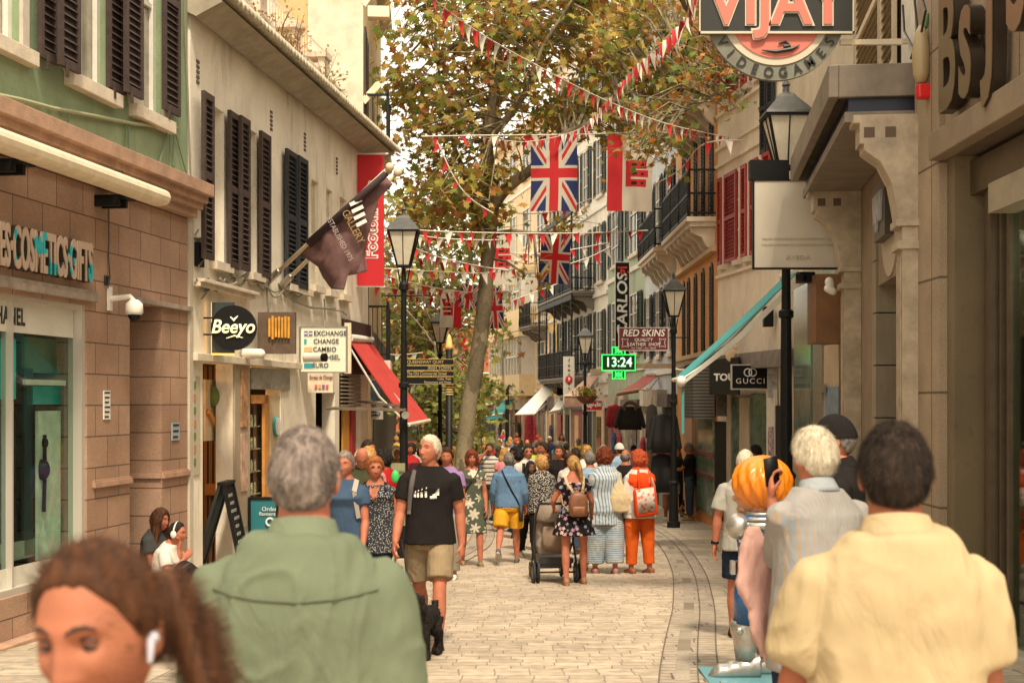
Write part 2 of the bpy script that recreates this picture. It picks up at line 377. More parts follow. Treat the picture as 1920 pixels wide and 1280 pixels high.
# ------------------------------------------------------------------ facades
L1 = Fac((-4.35 - .146 * 9, 3.1), (-3.73, 16.35), 1)
L2 = Fac((-3.72, 16.45), (-2.65, 26.2), 1)
R0 = Fac((3.86, 4.0), (3.95, 13.75), -1)
R1 = Fac((3.95, 13.8), (4.66, 19.4), -1)
R2 = Fac((4.66, 19.4), (4.9, 25.8), -1)
R3 = Fac((4.9, 25.8), (4.34, 30.0), -1)
R4 = Fac((4.34, 30.0), (4.30, 37.0), -1)
R5 = Fac((4.30, 37.0), (4.22, 45.0), -1)
R6 = Fac((4.22, 45.0), (3.58, 53.0), -1)
R7 = Fac((3.58, 53.0), (2.04, 64.0), -1)
R8 = Fac((2.04, 64.0), (1.75, 66.5), -1)
R9 = Fac((1.75, 66.5), (-.9, 80.0), -1)
def bld(label, loc, cat='building'): return empty('building', loc, 0, label, cat)
def window(f, b_, u0, u1, z0, z1, v=-.14, frame=M_white, pane=M_pane, bars=(1, 1), fw=.05, sill=None, sw=.1, sillm=M_stone, name='window'):
    m = f.mb(); m.box((u0, v, z0), (u0 + fw, v + .05, z1)); m.box((u1 - fw, v, z0), (u1, v + .05, z1)); m.box((u0 + fw, v, z0), (u1 - fw, v + .048, z0 + fw)); m.box((u0 + fw, v, z1 - fw), (u1 - fw, v + .048, z1))
    for i in range(1, bars[0] + 1): x = u0 + (u1 - u0) * i / (bars[0] + 1); m.box((x - fw * .4, v + .002, z0 + fw), (x + fw * .4, v + .04, z1 - fw))
    for i in range(1, bars[1] + 1): z = z0 + (z1 - z0) * i / (bars[1] + 1); m.box((u0 + fw, v + .004, z - fw * .35), (u1 - fw, v + .036, z + fw * .35))
    w = m.build(name, frame, b_)
    p = f.mb(); p.box((u0, v - .02, z0), (u1, v - .004, z1)); p.build('pane', pane, w)
    if sill: s = f.mb(); s.box((u0 - sill, -.05, z0 - sw), (u1 + sill, .10, z0)); s.build('sill', sillm, w)
    return w
# ---- L1 pink stone shop, green above
M_pink = blocks('pink_stone', (L1.d.x, L1.d.y), .55, .305, (.36, .215, .135), (.44, .275, .18), (.13, .075, .045), .007, zoff=.2)
M_pinkp = mat('pink_cornice', (.40, .24, .155), .65, .2, 5, bump=.2)
M_green = stucco('green_stucco', (.235, .30, .165), sc=2.2, streak=.45)
B1 = bld('green rendered building over a pink stone shopfront, nearest on the left', (-4.4, 9, gz(9)))
zc = L1.z(180, 330); zg = gz(10) - .6; zt = 9.5; zwt = L1.z(100, 563); zwb = L1.z(60, 1108)
ud0, ud1 = L1.u(243), L1.u(303); uw1 = L1.u(163); zdt = L1.z(300, 575)
b = L1.mb(); wall_holes(b, 0, L1.L, zg, zc, [(uw1 - 5.2, uw1, zwb, zwt), (ud0, ud1, zg - 1, zdt)], 1.1)
b.build('stone_wall', M_pink, B1)
b = L1.mb(); zs_ = L1.z(20, 118); tops = zt
WN = [(L1.u(-60), L1.u(36), L1.z(20, 78)), (L1.u(147), L1.u(200), L1.z(150, 152)), (L1.u(263), L1.u(303), L1.z(270, 195))]
zsl = L1.z(150, 148)
wall_holes(b, 0, L1.L, zc, zt, [(a, c, zsl, 7.2) for a, c, _ in WN], .16); shell(b, 0, L1.L, zg, zt, 6); b.build('rendered_wall', M_green, B1)
b = L1.mb(); 
for i, (h, v) in enumerate(((.0, .10), (.09, .17), (.16, .23), (.235, .30))): b.box((-.1, -.02, zc + h - .1), (L1.L + .06, v, zc + h + (.075 if i < 3 else .04)))
b.build('cornice', M_pinkp, B1, bevel=.008)
b = L1.mb(); b.box((-.1, .0, zg), (ud0, .10, zwb - .12 - .32)); b.box((-.1, .0, zwb - .44), (uw1 + .2, .16, zwb - .36)); b.build('plinth', M_pinkp, B1, bevel=.01)
b = L1.mb()
for a, c in ((uw1 + .12, ud0), (ud1, L1.L)):
    zb_ = L1.z(240, 905); b.box((a, 0, zb_), (c + .01, .035, zb_ + .05)); b.box((a, 0, zb_ + .05), (c + .01, .02, zb_ + .07))
b.box((ud1 - .001, -.9, zb_), (ud1 - .03, 0, zb_ + .05)); b.build('string_course', M_pinkp, B1)
# shop window: frame, white band, interior
b = L1.mb(); b.box((uw1 - .07, -.16, zwb), (uw1, -.02, zwt)); b.box((uw1 - 5.1, -.16, zwb), (uw1 - .07, -.03, zwb + .06)); b.box((uw1 - 5.1, -.16, zwt - .05), (uw1 - .07, -.03, zwt))
um = L1.u(34); b.box((um - .013, -.15, zwb + .06), (um + .013, -.05, zwt - .05))
wf = b.build('shop_window', mat('shop_frame', (.55, .50, .42), .4, metal=.3), B1)
b = L1.mb(); b.add([(uw1 - 5.1, -.11, zwb + .06), (uw1 - .07, -.11, zwb + .06), (uw1 - .07, -.11, zwt - .05), (uw1 - 5.1, -.11, zwt - .05)], [(0, 1, 2, 3)]); b.build('pane', M_glass, wf)
zb1 = L1.z(100, 628)
b = L1.mb(); b.box((uw1 - 5.1, -.108, zb1), (uw1 - .08, -.100, zwt - .05)); b.box((uw1 - 5.1, -.108, zwb + .06), (uw1 - .08, -.100, L1.z(100, 1050))); b.build('window_film', mat('white_film', (.62, .60, .50), .5, .08, 3), wf)
_lt = L1.z(35, 593)
text('CHANEL', .21, M_blk, wf, frame_M(L1.pt(L1.u(66), -.098, _lt), L1.d, (0, 0, 1), L1.n), 'lettering', .003, .72, .006, 'RIGHT', space=1.1)
b = L1.mb(); b.add([(uw1 - 5.1, -2.4, zwb - .3), (uw1, -2.4, zwb - .3), (uw1, -2.4, zwt), (uw1 - 5.1, -2.4, zwt)], [(0, 1, 2, 3)])
b.add([(uw1 - 5.1, -2.4, zwb), (uw1, -2.4, zwb), (uw1, -.14, zwb), (uw1 - 5.1, -.14, zwb)], [(0, 1, 2, 3)])
b.add([(uw1, -2.4, zwb), (uw1, -.9, zwb), (uw1, -.9, zwt), (uw1, -2.4, zwt)], [(0, 1, 2, 3)])
b.build('shop_interior', mat('interior_green', (.10, .16, .13), .6, .4, 2), B1)
def wpanel(px0, py0, px1, py1, v, m, name='window_panel'):
    u0, u1 = L1.u(px0, v), L1.u(px1, v); z1_, z0_ = L1.z((px0 + px1) / 2, py0, v), L1.z((px0 + px1) / 2, py1, v)
    b = L1.mb(); b.box((u0, v, z0_), (u1, v + .03, z1_)); return b.build(name, m, B1)
M_teal = mat('teal_poster', (.02, .32, .32), .4, .3, 4)
wpanel(-60, 632, 24, 748, -.22, mat('teal_painted_lit', (.03, .55, .55), .5, .2, 3)); wpanel(-60, 764, 26, 1010, -.5, mat('interior_dark', (.10, .11, .12), .5, .6, 3)); wpanel(66, 770, 108, 1045, -.25, mat('poster_pale', (.60, .64, .50), .5, .25, 5))  # panel colours brightened in place of light that does not get behind the glass
wpanel(40, 690, 56, 1040, -.3, mat('interior_dark2', (.03, .04, .04), .5)); wpanel(42, 712, 118, 722, -.21, M_white); wpanel(44, 724, 116, 758, -.3, mat('teal_dim', (.03, .38, .36), .5, .3, 3)); wpanel(40, 636, 150, 700, -.34, mat('olive_back', (.16, .22, .13), .6, .4, 2)); wpanel(118, 790, 142, 1000, -.3, mat('green_reflection', (.10, .30, .22), .6, .8, 5))  # last green panel: a person's reflection in the glass, put in as colour
wpanel(-60, 1012, 150, 1045, -.3, mat('display_floor', (.35, .36, .28), .5, .3, 3))
for px, py, r_ in ((80, 880, .10), (84, 830, .05)):
    b = MB(); b.ell(L1.pt(L1.u(px, -.2), -.2, L1.z(px, py, -.2)), (r_ * .7, r_ * .5, r_), 10, 8); b.build('handbag_picture', M_black, B1)
b = MB(); b.tube([L1.pt(L1.u(84, -.2), -.2, L1.z(82, 815, -.2)), L1.pt(L1.u(84, -.2), -.2, L1.z(80, 900, -.2)), L1.pt(L1.u(82, -.2), -.2, L1.z(76, 960, -.2))], .018); b.build('handbag_picture', M_black, B1)
b = L1.mb(); b.tube([(um - .5, -.4, zwb + .9), (um - .3, -.36, zwb + 1.05), (um + .4, -.34, zwb + 1.08), (um + .95, -.36, zwb + 1.05)], .05)
# door recess back
b = L1.mb(); b.box((ud0 - .3, -1.2, zg), (ud1 + .02, -1.1, zdt)); b.build('recess_wall', M_pink, B1)
b = L1.mb(); b.box((ud0 - .02, -.9, gz(15) - .1), (ud1, .02, gz(15) + .2)); b.build('doorstep', M_pinkp, B1)
b = L1.mb(); b.box((ud0 - .02, 0, zdt), (L1.L + .02, .06, zdt + .05)); b.box((0, 0, zwt + .04), (uw1 + .16, .07, zwt + .1)); b.box((0, 0, zwt + .1), (uw1 + .14, .05, zwt + .14)); b.build('lintel', mat('grey_lintel', (.30, .24, .18), .6, .3, 6), B1)
b = L1.mb(); b.box((L1.L - .0, -.2, zg), (L1.L + .11, .03, zc - .02)); b.build('corner_strip', stucco('grey_strip', (.50, .44, .33)), B1)
# upper windows with bifold shutters
for i, (a, c, _) in enumerate(WN):
    w = window(L1, B1, a, c, zsl, 7.2, -.12, M_white, M_curt, (0, 1), .07)
    s = L1.mb(); s.box((a - .30, -.03, zsl - .13), (c + .18, .10, zsl)); s.build('sill', M_stone, w, bevel=.006)
    s = L1.mb(); s.box((a - .34, 0, zsl), (a, .035, 7.3)); s.box((c, 0, zsl), (c + .12, .035, 7.3)); s.build('surround', mat('pale_surround', (.50, .44, .36), .8, .1, 5), w)
for a, c, py in ((70, 104, 124), (107, 145, 140), (198, 231, 180), (231, 263, 188), (303, 333, 220)):
    v = .06 if a in (70, 198, 303) else .13; u0, u1 = L1.u(a, v), L1.u(c, v); z0 = L1.z(c, py, v)
    m = L1.mb(); louvre(m, u0, u1, z0, 7.3, v, .04, .075)
    m.box((u0 + .1, v + .03, z0 - .09), (u0 + .14, v + .05, z0 + .05)); m.build('shutter', M_dkwood, B1)
# pipe, cables
b = L1.mb(); pts = [(L1.u(x, .04), .04, L1.z(x, y, .04)) for x, y in ((-40, 170), (40, 187), (100, 203), (170, 216), (250, 232), (332, 241))]
b.tube(pts, .018); b.build('conduit', mat('cream_conduit', (.34, .36, .20), .7), B1)
def cable(f, pp, m, r=.006, v=.03, par=None, name='cable'):
    b = f.mb(); b.tube([(f.u(x, v), v, f.z(x, y, v)) for x, y in pp], r, 5); return b.build(name, m, par)
for pp in (((127, 212), (128, 250), (127, 287)), ((236, 232), (237, 300), (246, 330)), ((241, 232), (240, 295), (260, 320), (320, 348), (352, 352)), ((314, 246), (300, 300), (290, 342)), ((318, 246), (319, 330)), ((326, 246), (324, 310), (333, 350)), ((328, 246), (345, 310), (360, 360))):
    cable(L1, pp, M_cableg, .008, .03, B1)
cable(L1, ((204, 392), (204, 450), (203, 480), (206, 520), (202, 540)), M_blk, .007, .03, B1)
cable(L1, ((202, 318), (230, 322), (232, 335), (215, 360)), M_blk, .006, .31, B1)
# awning cassette
b = L1.mb(); p0 = (L1.u(-60, .38), .38, L1.z(-60, 312, .38)); p1 = (L1.u(300, .38), .38, L1.z(300, 393, .38))
b.loft([((p[0], p[1], zc - .13), (0, .12, 0), (0, 0, .085)) for p in (p0, p1)], 12, 2.6)
aw = tag(b.build('awning_cassette', M_cream, None, bevel=.01), 'rolled-up cream awning box under the pink cornice of the cosmetics shop', 'awning')
for px in (30, 225):
    b = L1.mb(); u = L1.u(px, .2); b.box((u - .15, .0, zc - .22), (u + .15, .3, zc - .19)); b.box((u - .15, .0, zc - .3), (u - .1, .25, zc - .2)); b.box((u + .02, .0, zc - .3), (u + .07, .25, zc - .2)); b.build('bracket', M_black, aw)
# shop letters
sg = empty('shop_sign', L1.pt(L1.u(100), .06, L1.z(100, 490)), 0, 'tall pale metal letters spelling cosmetics and gifts on the pink stone shopfront', 'shop sign')
M_ltr = N('letter_face', .5); _p = M_ltr.n('NewGeometry').outputs['Position']
M_ltr.col(M_ltr.ramp(M_ltr.noise(_p, 3.2, 2), (.60, (.50, .37, .27)), (.61, (.02, .42, .45)))); M_ltr = M_ltr.m
_z = L1.z(90, 484)
text('IES·COSMETICS·GIFTS', .50, M_ltr, sg, frame_M(L1.pt(L1.u(174, .10), .10, _z), L1.d, (0, 0, 1), L1.n), 'lettering', .006, .385, .013, 'RIGHT')
text('IES·COSMETICS·GIFTS', .50, mat('letter_side', (.05, .035, .025), .6), sg, frame_M(L1.pt(L1.u(174, .10), .052, _z), L1.d, (0, 0, 1), L1.n), 'letter_returns', .042, .385, .013, 'RIGHT')
text('100', .15, M_blk, B1, frame_M(L1.pt(L1.u(198), .01, L1.z(198, 527)), L1.d, (0, 0, 1), L1.n), 'house_number', .004, .6)
def notice(f, px0, py0, px1, py1, m, label, lines=0, v=.012, body=None):
    b = f.mb(); u0, u1 = f.u(px0, v), f.u(px1, v); z1_ = f.z((px0 + px1) / 2, py0, v); z0_ = f.z((px0 + px1) / 2, py1, v)
    b.box((u0, .001, z0_), (u1, v, z1_)); o = tag(b.build('notice', m), label, 'notice')
    if lines:
        c = f.mb()
        for i in range(lines):
            z = z1_ - (i + .6) * (z1_ - z0_) / lines; c.box((u0 + .1 * (u1 - u0), v, z), (u1 - (.1 + .25 * ((i * 7) % 3) / 3) * (u1 - u0), v + .003, z + (z1_ - z0_) / lines * .35))
        c.build('printing', M_blk, o)
    return o
notice(L1, 195, 732, 207, 786, M_wht, 'narrow white paper notice on the pink pier by the shop window', 6)
notice(L1, 323, 792, 337, 825, mat('blue_notice', (.30, .36, .38), .5), 'small bluish notice on the pink pier left of the doorway downpipe', 3)
# cctv dome
def dome_cam(P0, x, s=1.0, label='', grp=None):
    t = empty('security_camera', P0, 0, label, 'camera', grp)
    b = MB(); b.box(P0 + Vector((-.02, -.05, -.12)), P0 + Vector((.01, .05, .12))); b.tube([P0, P0 + Vector((.2, 0, .02)), P0 + Vector((.24, 0, -.03))], .028); b.build('arm', M_white, t)
    b = MB(); c = P0 + Vector((.24, 0, -.03)); b.zloft([(c.x, c.y, c.z + .02, .04, .04), (c.x, c.y, c.z - .02, .085, .085), (c.x, c.y, c.z - .11, .09, .09), (c.x, c.y, c.z - .13, .07, .07)], 16); b.build('housing', M_white, t, smooth=True)
    b = MB(); b.ell((c.x, c.y, c.z - .13), (.065, .065, .065)); b.build('lens', M_black, t, smooth=True)
dome_cam(L1.pt(L1.u(203), 0.02, L1.z(203, 560)), 1, 1, 'white dome camera on a bracket beside the cosmetics shop window')
# ---- L2 white building
M_w2 = stucco('white_stucco', (.80, .72, .57), sc=1.3, streak=.7)
B2 = bld('long off-white rendered building with dark shutters and a bracketed eaves cornice', (-3.3, 20, gz(20)))
ztop = 6.25; zf2 = L2.z(440, 545)
zwb2 = L2.z(392, 488); 
op = []
W2 = [(397, 420, 195, 490), (466, 481, 255, 505), (536, 573, 290, 522)]
z1w = L2.z(400, 198); 
for a, c, t_, bt in W2: op.append((L2.u(a), L2.u(c), zwb2, z1w))
NW = [(584, 597, 318, 538), (612, 623, 345, 500), (637, 650, 358, 480)]
for a, c, t_, bt in NW: op.append((L2.u(a), L2.u(c), zwb2 + .1, z1w - .15))
d1 = (L2.u(380), L2.u(436), zg, L2.z(400, 680)); d2 = (L2.u(466), L2.u(526), zg, L2.z(490, 688)); d3 = (L2.u(592), L2.u(628), zg, L2.z(610, 735)); d4 = (L2.u(636), L2.u(676), zg, L2.z(650, 700))
b = L2.mb(); wall_holes(b, 0, L2.L, zg, ztop, op + [d1, d2, d3, d4], .22); shell(b, 0, L2.L, zg, ztop, 7); b.build('wall', M_w2, B2)
for k, (a, c, z0, z1) in enumerate(op[:2]): window(L2, B2, a, c, z0, z1, -.2, M_cream, M_curt, (0, 1), .05, .1)
for k, (a, c, z0, z1) in enumerate(op[2:]): window(L2, B2, a, c, z0, z1, -.1, M_cream, M_pane if k else M_dark, (3, 1), .03, .1)
for pxa, pxb, m_, v in ((377, 396, M_dkwood, .10), (426, 447, M_dkwood, .06), (447, 464, M_dkwood, .10), (485, 503, M_dkwood, .06), (534, 553, M_navy, .05), (556, 573, M_navy, .07)):
    m = L2.mb(); louvre(m, L2.u(pxa, v), L2.u(pxb, v), zwb2 - .03, z1w + .02, v, .045, .07); m.build('shutter', m_, B2)
# eaves: soffit cove and rounded tiles
b = L2.mb(); b.loft([((u, .10, ztop), (0, .32, 0), (0, 0, .16)) for u in (-.1, L2.L + .3)], 4, 2); b.box((-.1, -.2, ztop + .05), (L2.L + .3, .44, ztop + .10)); b.build('eaves_cornice', mat('eaves_grey', (.33, .28, .20), .8, .2, 4), B2)
b = L2.mb(); n_ = 64
for i in range(n_):
    u = -.1 + (L2.L + .4) * (i + .5) / n_; w = (L2.L + .4) / n_ * .46
    b.loft([((u, .05, ztop + .20), (w, 0, 0), (0, 0, .07)), ((u, .30, ztop + .17), (w, 0, 0), (0, 0, .075)), ((u, .50, ztop + .09), (w, 0, 0), (0, 0, .065)), ((u, .56, ztop + .04), (w * .9, 0, 0), (0, 0, .05))], 8)
b.build('roof_tiles', mat('old_tiles', (.50, .44, .31), .8, .35, 9, bump=.3), B2, smooth=True)
# terrace parapet with piers above
M_par = stucco('pink_parapet', (.62, .50, .38), sc=2, streak=.8)
b = L2.mb(); b.box((0, -1.3, ztop + .05), (L2.L + .4, -.5, ztop + 1.05)); b.box((0, -1.32, ztop + 1.05), (L2.L + .4, -.46, ztop + 1.12))
for i in range(6): u = .3 + i * 1.95; b.box((u, -.52, ztop), (u + .35, -.40, ztop + 1.35)); b.box((u - .05, -1.0, ztop + 1.35), (u + .4, -.36, ztop + 1.45))
b.build('parapet', M_par, B2)
b = L2.mb()
for i in range(60): u = .2 + i * .165; b.box((u, -.7, ztop + 1.1), (u + .012, -.69, ztop + 1.75))
b.box((0, -.7, ztop + 1.73), (L2.L, -.685, ztop + 1.75)); b.build('railing', M_white, B2)
# vents
for px, py in ((370, 133), (508, 225), (571, 265), (631, 310)):
    b = L2.mb(); u = L2.u(px); z = L2.z(px, py)
    for k in range(5): b.box((u - .05, .0, z - .15 + k * .06), (u + .05, .012, z - .115 + k * .06))
    b.build('vent', mat('vent_dark', (.10, .08, .06), .8), B2)
# shop fascia and mouldings
b = L2.mb(); za = L2.z(440, 556); b.box((.0, 0, za), (L2.u(462), .12, za + .05)); b.box((0, 0, za + .05), (L2.u(464), .17, za + .09)); zb_ = L2.z(420, 672)
b.box((0, 0, zb_ - .06), (L2.u(556), .09, zb_ + .03)); b.build('fascia_moulding', M_stone, B2, bevel=.006)
b = L2.mb(); b.box((L2.u(470), 0, L2.z(500, 730)), (L2.u(540), .03, L2.z(500, 690))); b.build('shop_fascia', mat('grey_tiles', (.22, .2, .15), .5, .3, 12), B2)
b = L2.mb(); b.box((L2.u(640), 0, L2.z(650, 700)), (L2.L, .06, L2.z(650, 600))); b.build('shop_fascia', mat('maroon_fascia', (.05, .016, .012), .5), B2)
# interiors behind openings (shops): floors, back walls, warm lamps lit
def room(f, op_, depth, m, par, floor=None):
    u0, u1, z0, z1 = op_; b = f.mb()
    b.add([(u0 - .2, -depth, z0), (u1 + .6, -depth, z0), (u1 + .6, -depth, z1), (u0 - .2, -depth, z1)], [(0, 1, 2, 3)])
    b.add([(u1 + .6, -depth, z0), (u1 + .6, -.22, z0), (u1 + .6, -.22, z1), (u1 + .6, -depth, z1)], [(0, 1, 2, 3)])
    b.add([(u0 - .2, -depth, z1), (u1 + .6, -depth, z1), (u1 + .6, -.22, z1), (u0 - .2, -.22, z1)], [(0, 1, 2, 3)])
    return b.build('shop_interior', m, par)
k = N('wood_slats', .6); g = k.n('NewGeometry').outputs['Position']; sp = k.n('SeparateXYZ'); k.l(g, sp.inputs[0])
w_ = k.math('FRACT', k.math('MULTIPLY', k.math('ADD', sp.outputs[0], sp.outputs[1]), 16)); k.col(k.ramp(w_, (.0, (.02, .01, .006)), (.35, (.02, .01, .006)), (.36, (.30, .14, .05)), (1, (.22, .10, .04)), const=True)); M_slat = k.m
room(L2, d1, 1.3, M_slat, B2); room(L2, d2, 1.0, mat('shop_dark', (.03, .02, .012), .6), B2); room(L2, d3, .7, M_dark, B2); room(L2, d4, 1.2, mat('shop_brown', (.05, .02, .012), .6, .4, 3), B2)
def pnl(f, px0, py0, px1, py1, v, m, par, name, th=.03):
    u0, u1 = f.u(px0, v), f.u(px1, v); z1_, z0_ = f.z((px0 + px1) / 2, py0, v), f.z((px0 + px1) / 2, py1, v); b = f.mb(); b.box((u0, v, z0_), (u1, v + th, z1_)); return b.build(name, m, par)
pnl(L2, 381, 712, 415, 825, -.3, mat('menu_cream', (.66, .50, .30), .6, .15, 6), B2, 'menu_board'); pnl(L2, 416, 680, 437, 990, -.25, M_slat, B2, 'slat_screen')
b = MB(); b.ell(L2.pt(L2.u(397, -.26), -.26, L2.z(397, 743, -.26)), (.10, .03, .14)); b.build('menu_picture', mat('avocado', (.12, .15, .03), .6, .4, 9), B2, smooth=True)
b = MB(); b.bar(L2.pt(L2.u(388, -.26), -.26, L2.z(388, 770, -.26)), L2.pt(L2.u(404, -.26), -.26, L2.z(404, 800, -.26)), .07); b.build('menu_picture', mat('orange_food', (.5, .22, .04), .6), B2)
pnl(L2, 384, 905, 412, 925, -.5, mat('orange_counter', (.55, .22, .06), .4), B2, 'counter', .35)
pnl(L2, 362, 705, 374, 890, .004, mat('menu_strip', (.48, .42, .30), .6), B2, 'menu_board', .01)
for i in range(7):
    z_ = 715 + i * 24
    pnl(L2, 363.5, z_, 367, z_ + 13, .016, mat(('veg_green', 'veg_orange')[i % 2], ((.13, .2, .05), (.5, .2, .05))[i % 2], .6), B2, 'menu_picture', .004)
pnl(L2, 438, 672, 466, 990, .004, stucco('beige_pier', (.42, .33, .22)), B2, 'pier', .02)
pnl(L2, 451, 692, 464, 800, .03, mat('poster_brown', (.42, .22, .10), .5, .6, 9), B2, 'poster', .01); pnl(L2, 451, 812, 463, 920, .03, mat('poster_pink', (.55, .36, .25), .5, .4, 7), B2, 'poster', .01)
pnl(L2, 470, 740, 498, 1000, -.12, mat('cabinet_dark', (.03, .022, .014), .3), B2, 'drinks_cabinet')
pnl(L2, 491, 742, 500, 960, -.05, mat('orange_wood', (.60, .26, .06), .5, .2, 8), B2, 'door_jamb', .04); pnl(L2, 470, 740, 498, 756, -.05, mat('orange_wood2', (.60, .26, .06), .5, .2, 8), B2, 'door_jamb', .04)
pnl(L2, 500, 740, 527, 1010, -.05, mat('beige_door', (.58, .46, .28), .6, .1, 4), B2, 'door', .04)
b = L2.mb()
for i in range(5):
    z_ = L2.z(480, 800 + i * 42, -.08); b.box((d2[0] + .02, -.1, z_), (d2[0] + .75, -.06, z_ + .015))
    for j in range(4): b.zloft([(d2[0] + .1 + j * .15, -.08, z_ + .015, .03, .02), (d2[0] + .1 + j * .15, -.08, z_ + .12, .03, .02), (d2[0] + .1 + j * .15, -.08, z_ + .17, .01, .01)], 6)
b.build('bottles_shelf', mat('bottle_glass', (.25, .24, .14), .2, .6, 20), B2)
b = L2.mb(); cu, cz2 = L2.u(520, .02), L2.z(518, 799, .02); ring = [(cu + .14 * math.cos(a), cz2 + .14 * math.sin(a)) for a in [i * math.tau / 24 for i in range(24)]]
b.prism(ring, lambda x, z: (x, .03, z), lambda x, z: (x, .0, z)); o = b.build('notice', M_teal, B2); b = L2.mb(); ring = [(cu + .125 * math.cos(a), cz2 + .125 * math.sin(a)) for a in [i * math.tau / 24 for i in range(24)]]
b.prism(ring, lambda x, z: (x, .035, z), lambda x, z: (x, .0, z)); b.build('disc', M_wht, o)
pnl(L2, 640, 760, 652, 960, -.1, mat('orange_shop', (.55, .25, .04), .5), B2, 'door'); pnl(L2, 656, 760, 664, 960, -.1, mat('red_shop', (.38, .02, .02), .5), B2, 'door'); 
b = L2.mb()
for i in range(9): z_ = L2.z(650, 705 + i * 7, 0); b.box((L2.u(638), .0, z_), (L2.u(674), .03, z_ + .03))
b.build('roller_shutter', mat('grey_slats', (.25, .20, .14), .5), B2)
b = L2.mb(); b.box((d1[0] + .1, -.9, d1[3] - .12), (d1[1] - .1, -.7, d1[3] - .08)); b.box((d2[0] + .05, -.7, d2[3] - .35), (d2[1] - .1, -.5, d2[3] - .31)); b.build('ceiling_lamp', mat('warm_lamp', (1, .7, .4), .5, emit=(1, .55, .2), estr=9), B2)
# wiring tangle under the windows
random.seed(5)
for kx in range(9):
    x0 = 368 + kx * 22; y0 = 520 + random.uniform(-8, 8) + max(0, kx - 4) * 5
    for rep in range(2): sg_ = random.uniform(6, 26); e_ = random.uniform(-6, 10); cable(L2, [(x0 + 32 * t_ / 8, y0 + e_ * t_ / 8 + sg_ * math.sin(math.pi * t_ / 8)) for t_ in range(9)], M_cable, random.choice((.011, .018)), .05 + rep * .03, B2)
for pp in (((345, 0), (352, 180), (356, 300), (360, 372), (374, 384), (378, 420), (366, 440)), ((378, 425), (400, 440), (392, 470), (372, 500)), ((365, 530), (390, 545), (378, 560)), ((500, 540), (505, 610)), ((608, 560), (610, 600), (600, 640)), ((545, 560), (580, 575), (640, 583), (650, 590)), ((550, 565), (585, 578), (630, 578))):
    cable(L2, pp, M_cable, .012, .06, B2)
b = L2.mb(); b.box((L2.u(362), 0, L2.z(368, 447)), (L2.u(377), .1, L2.z(368, 398))); b.build('meter_box', M_white, B2, bevel=.01)
b = L2.mb(); b.box((L2.u(364), 0, L2.z(368, 500)), (L2.u(374), .06, L2.z(368, 455))); b.build('meter_box', M_black, B2)
# higher set-back block and its neighbour with the balconies
B2b = bld('white set-back upper block with a railed roof terrace behind the eaves', (-5.5, 24, gz(24)))
fb = Fac((-5.9, 18.5), (-3.7, 29.5), 1); b = fb.mb(); b.box((0, -5, 5.5), (fb.L, 0, 13)); 
for i in range(9): b.box((0, 0, 6.4 + i * .75), (fb.L, .025, 6.44 + i * .75))
b.build('wall', stucco('bright_white', (.66, .58, .46), streak=.3), B2b)
window(fb, B2b, fb.u(560, .01) , fb.u(600, .01), 9.8, 12.2, .02, M_white, M_pane, (1, 1), .06, .1)
B3 = bld('ochre building with iron balconies half hidden by the red vertical banner', (-2.6, 29, gz(29)))
L3 = Fac((-2.78, 26.4), (-3.5, 38.0), 1)
b = L3.mb(); b.box((0, -6, zg - 1), (L3.L, 0, 12)); b.build('wall', stucco('ochre_stucco', (.55, .40, .20), streak=.5), B3)
b = L3.mb(); b.box((.0, 0, 11.5), (L3.L, .3, 11.7)); b.box((-.05, -1, 6.9), (.0, .02, 9.5)); b.build('eaves', M_stone, B3)
for zb_ in (2.42, 6.35):
    b = L3.mb(); b.box((.0, 0, zb_ - .2), (1.6, .52, zb_)); b.box((.05, 0, zb_ - .35), (1.5, .38, zb_ - .2)); bl = b.build('balcony', M_stone, B3)
    b = L3.mb()
    for k_ in range(5): b.box((.02, .1 + k_ * .085, zb_), (.035, .115 + k_ * .085, zb_ + 1.0))
    for k_ in range(16): b.box((.05 + k_ * .1, .47, zb_), (.065 + k_ * .1, .485, zb_ + 1.0))
    b.box((0, .05, zb_ + .98), (.04, .49, zb_ + 1.02)); b.box((0, .45, zb_ + .98), (1.6, .49, zb_ + 1.02)); b.box((0, .05, zb_ + .1), (.03, .49, zb_ + .13))
    b.box((.0, .45, zb_), (.05, .50, zb_ + 1.1)); b.build('railing', M_iron, bl)
    for a_ in (.15, 1.0): m = L3.mb(); louvre(m, a_, a_ + .52, zb_ + .05, zb_ + 2.3, .03); m.build('shutter', M_dkwood, B3)
m = L3.mb(); m.box((.0, .1, 8.8), (.3, .5, 9.0)); m.bar((.0, 0, 9.0), (.2, .3, 9.5), .1); m.bar((.0, 0, 7.2), (.2, .3, 7.6), .1); m.build('bracket', M_cream, B3)
pnl(L3, 700, 650, 740, 900, .02, mat('dark_shop', (.03, .025, .02), .5), B3, 'shop_front')
# left side further down: blocks mostly hidden by the trees
for (x0, y0, x1, y1, h, c, lab) in ((-3.9, 40, -6.5, 54, 4.2, (.50, .43, .30), 'low cream block behind the street trees on the left'), (-6.8, 55, -15, 76, 5.5, (.42, .32, .22), 'sandy block far down the left side behind foliage')):
    t = bld(lab, (x0, y0, gz(y0))); f = Fac((x0, y0), (x1, y1), 1); b = f.mb(); b.box((0, -6, -3), (f.L, 0, h)); b.build('wall', stucco('far_wall' + lab[:4], c), t)
    for i in range(4): window(f, t, 1 + i * 3.2, 2.2 + i * 3.2, 2, 3.6, .02, M_white, M_pane, (1, 1))
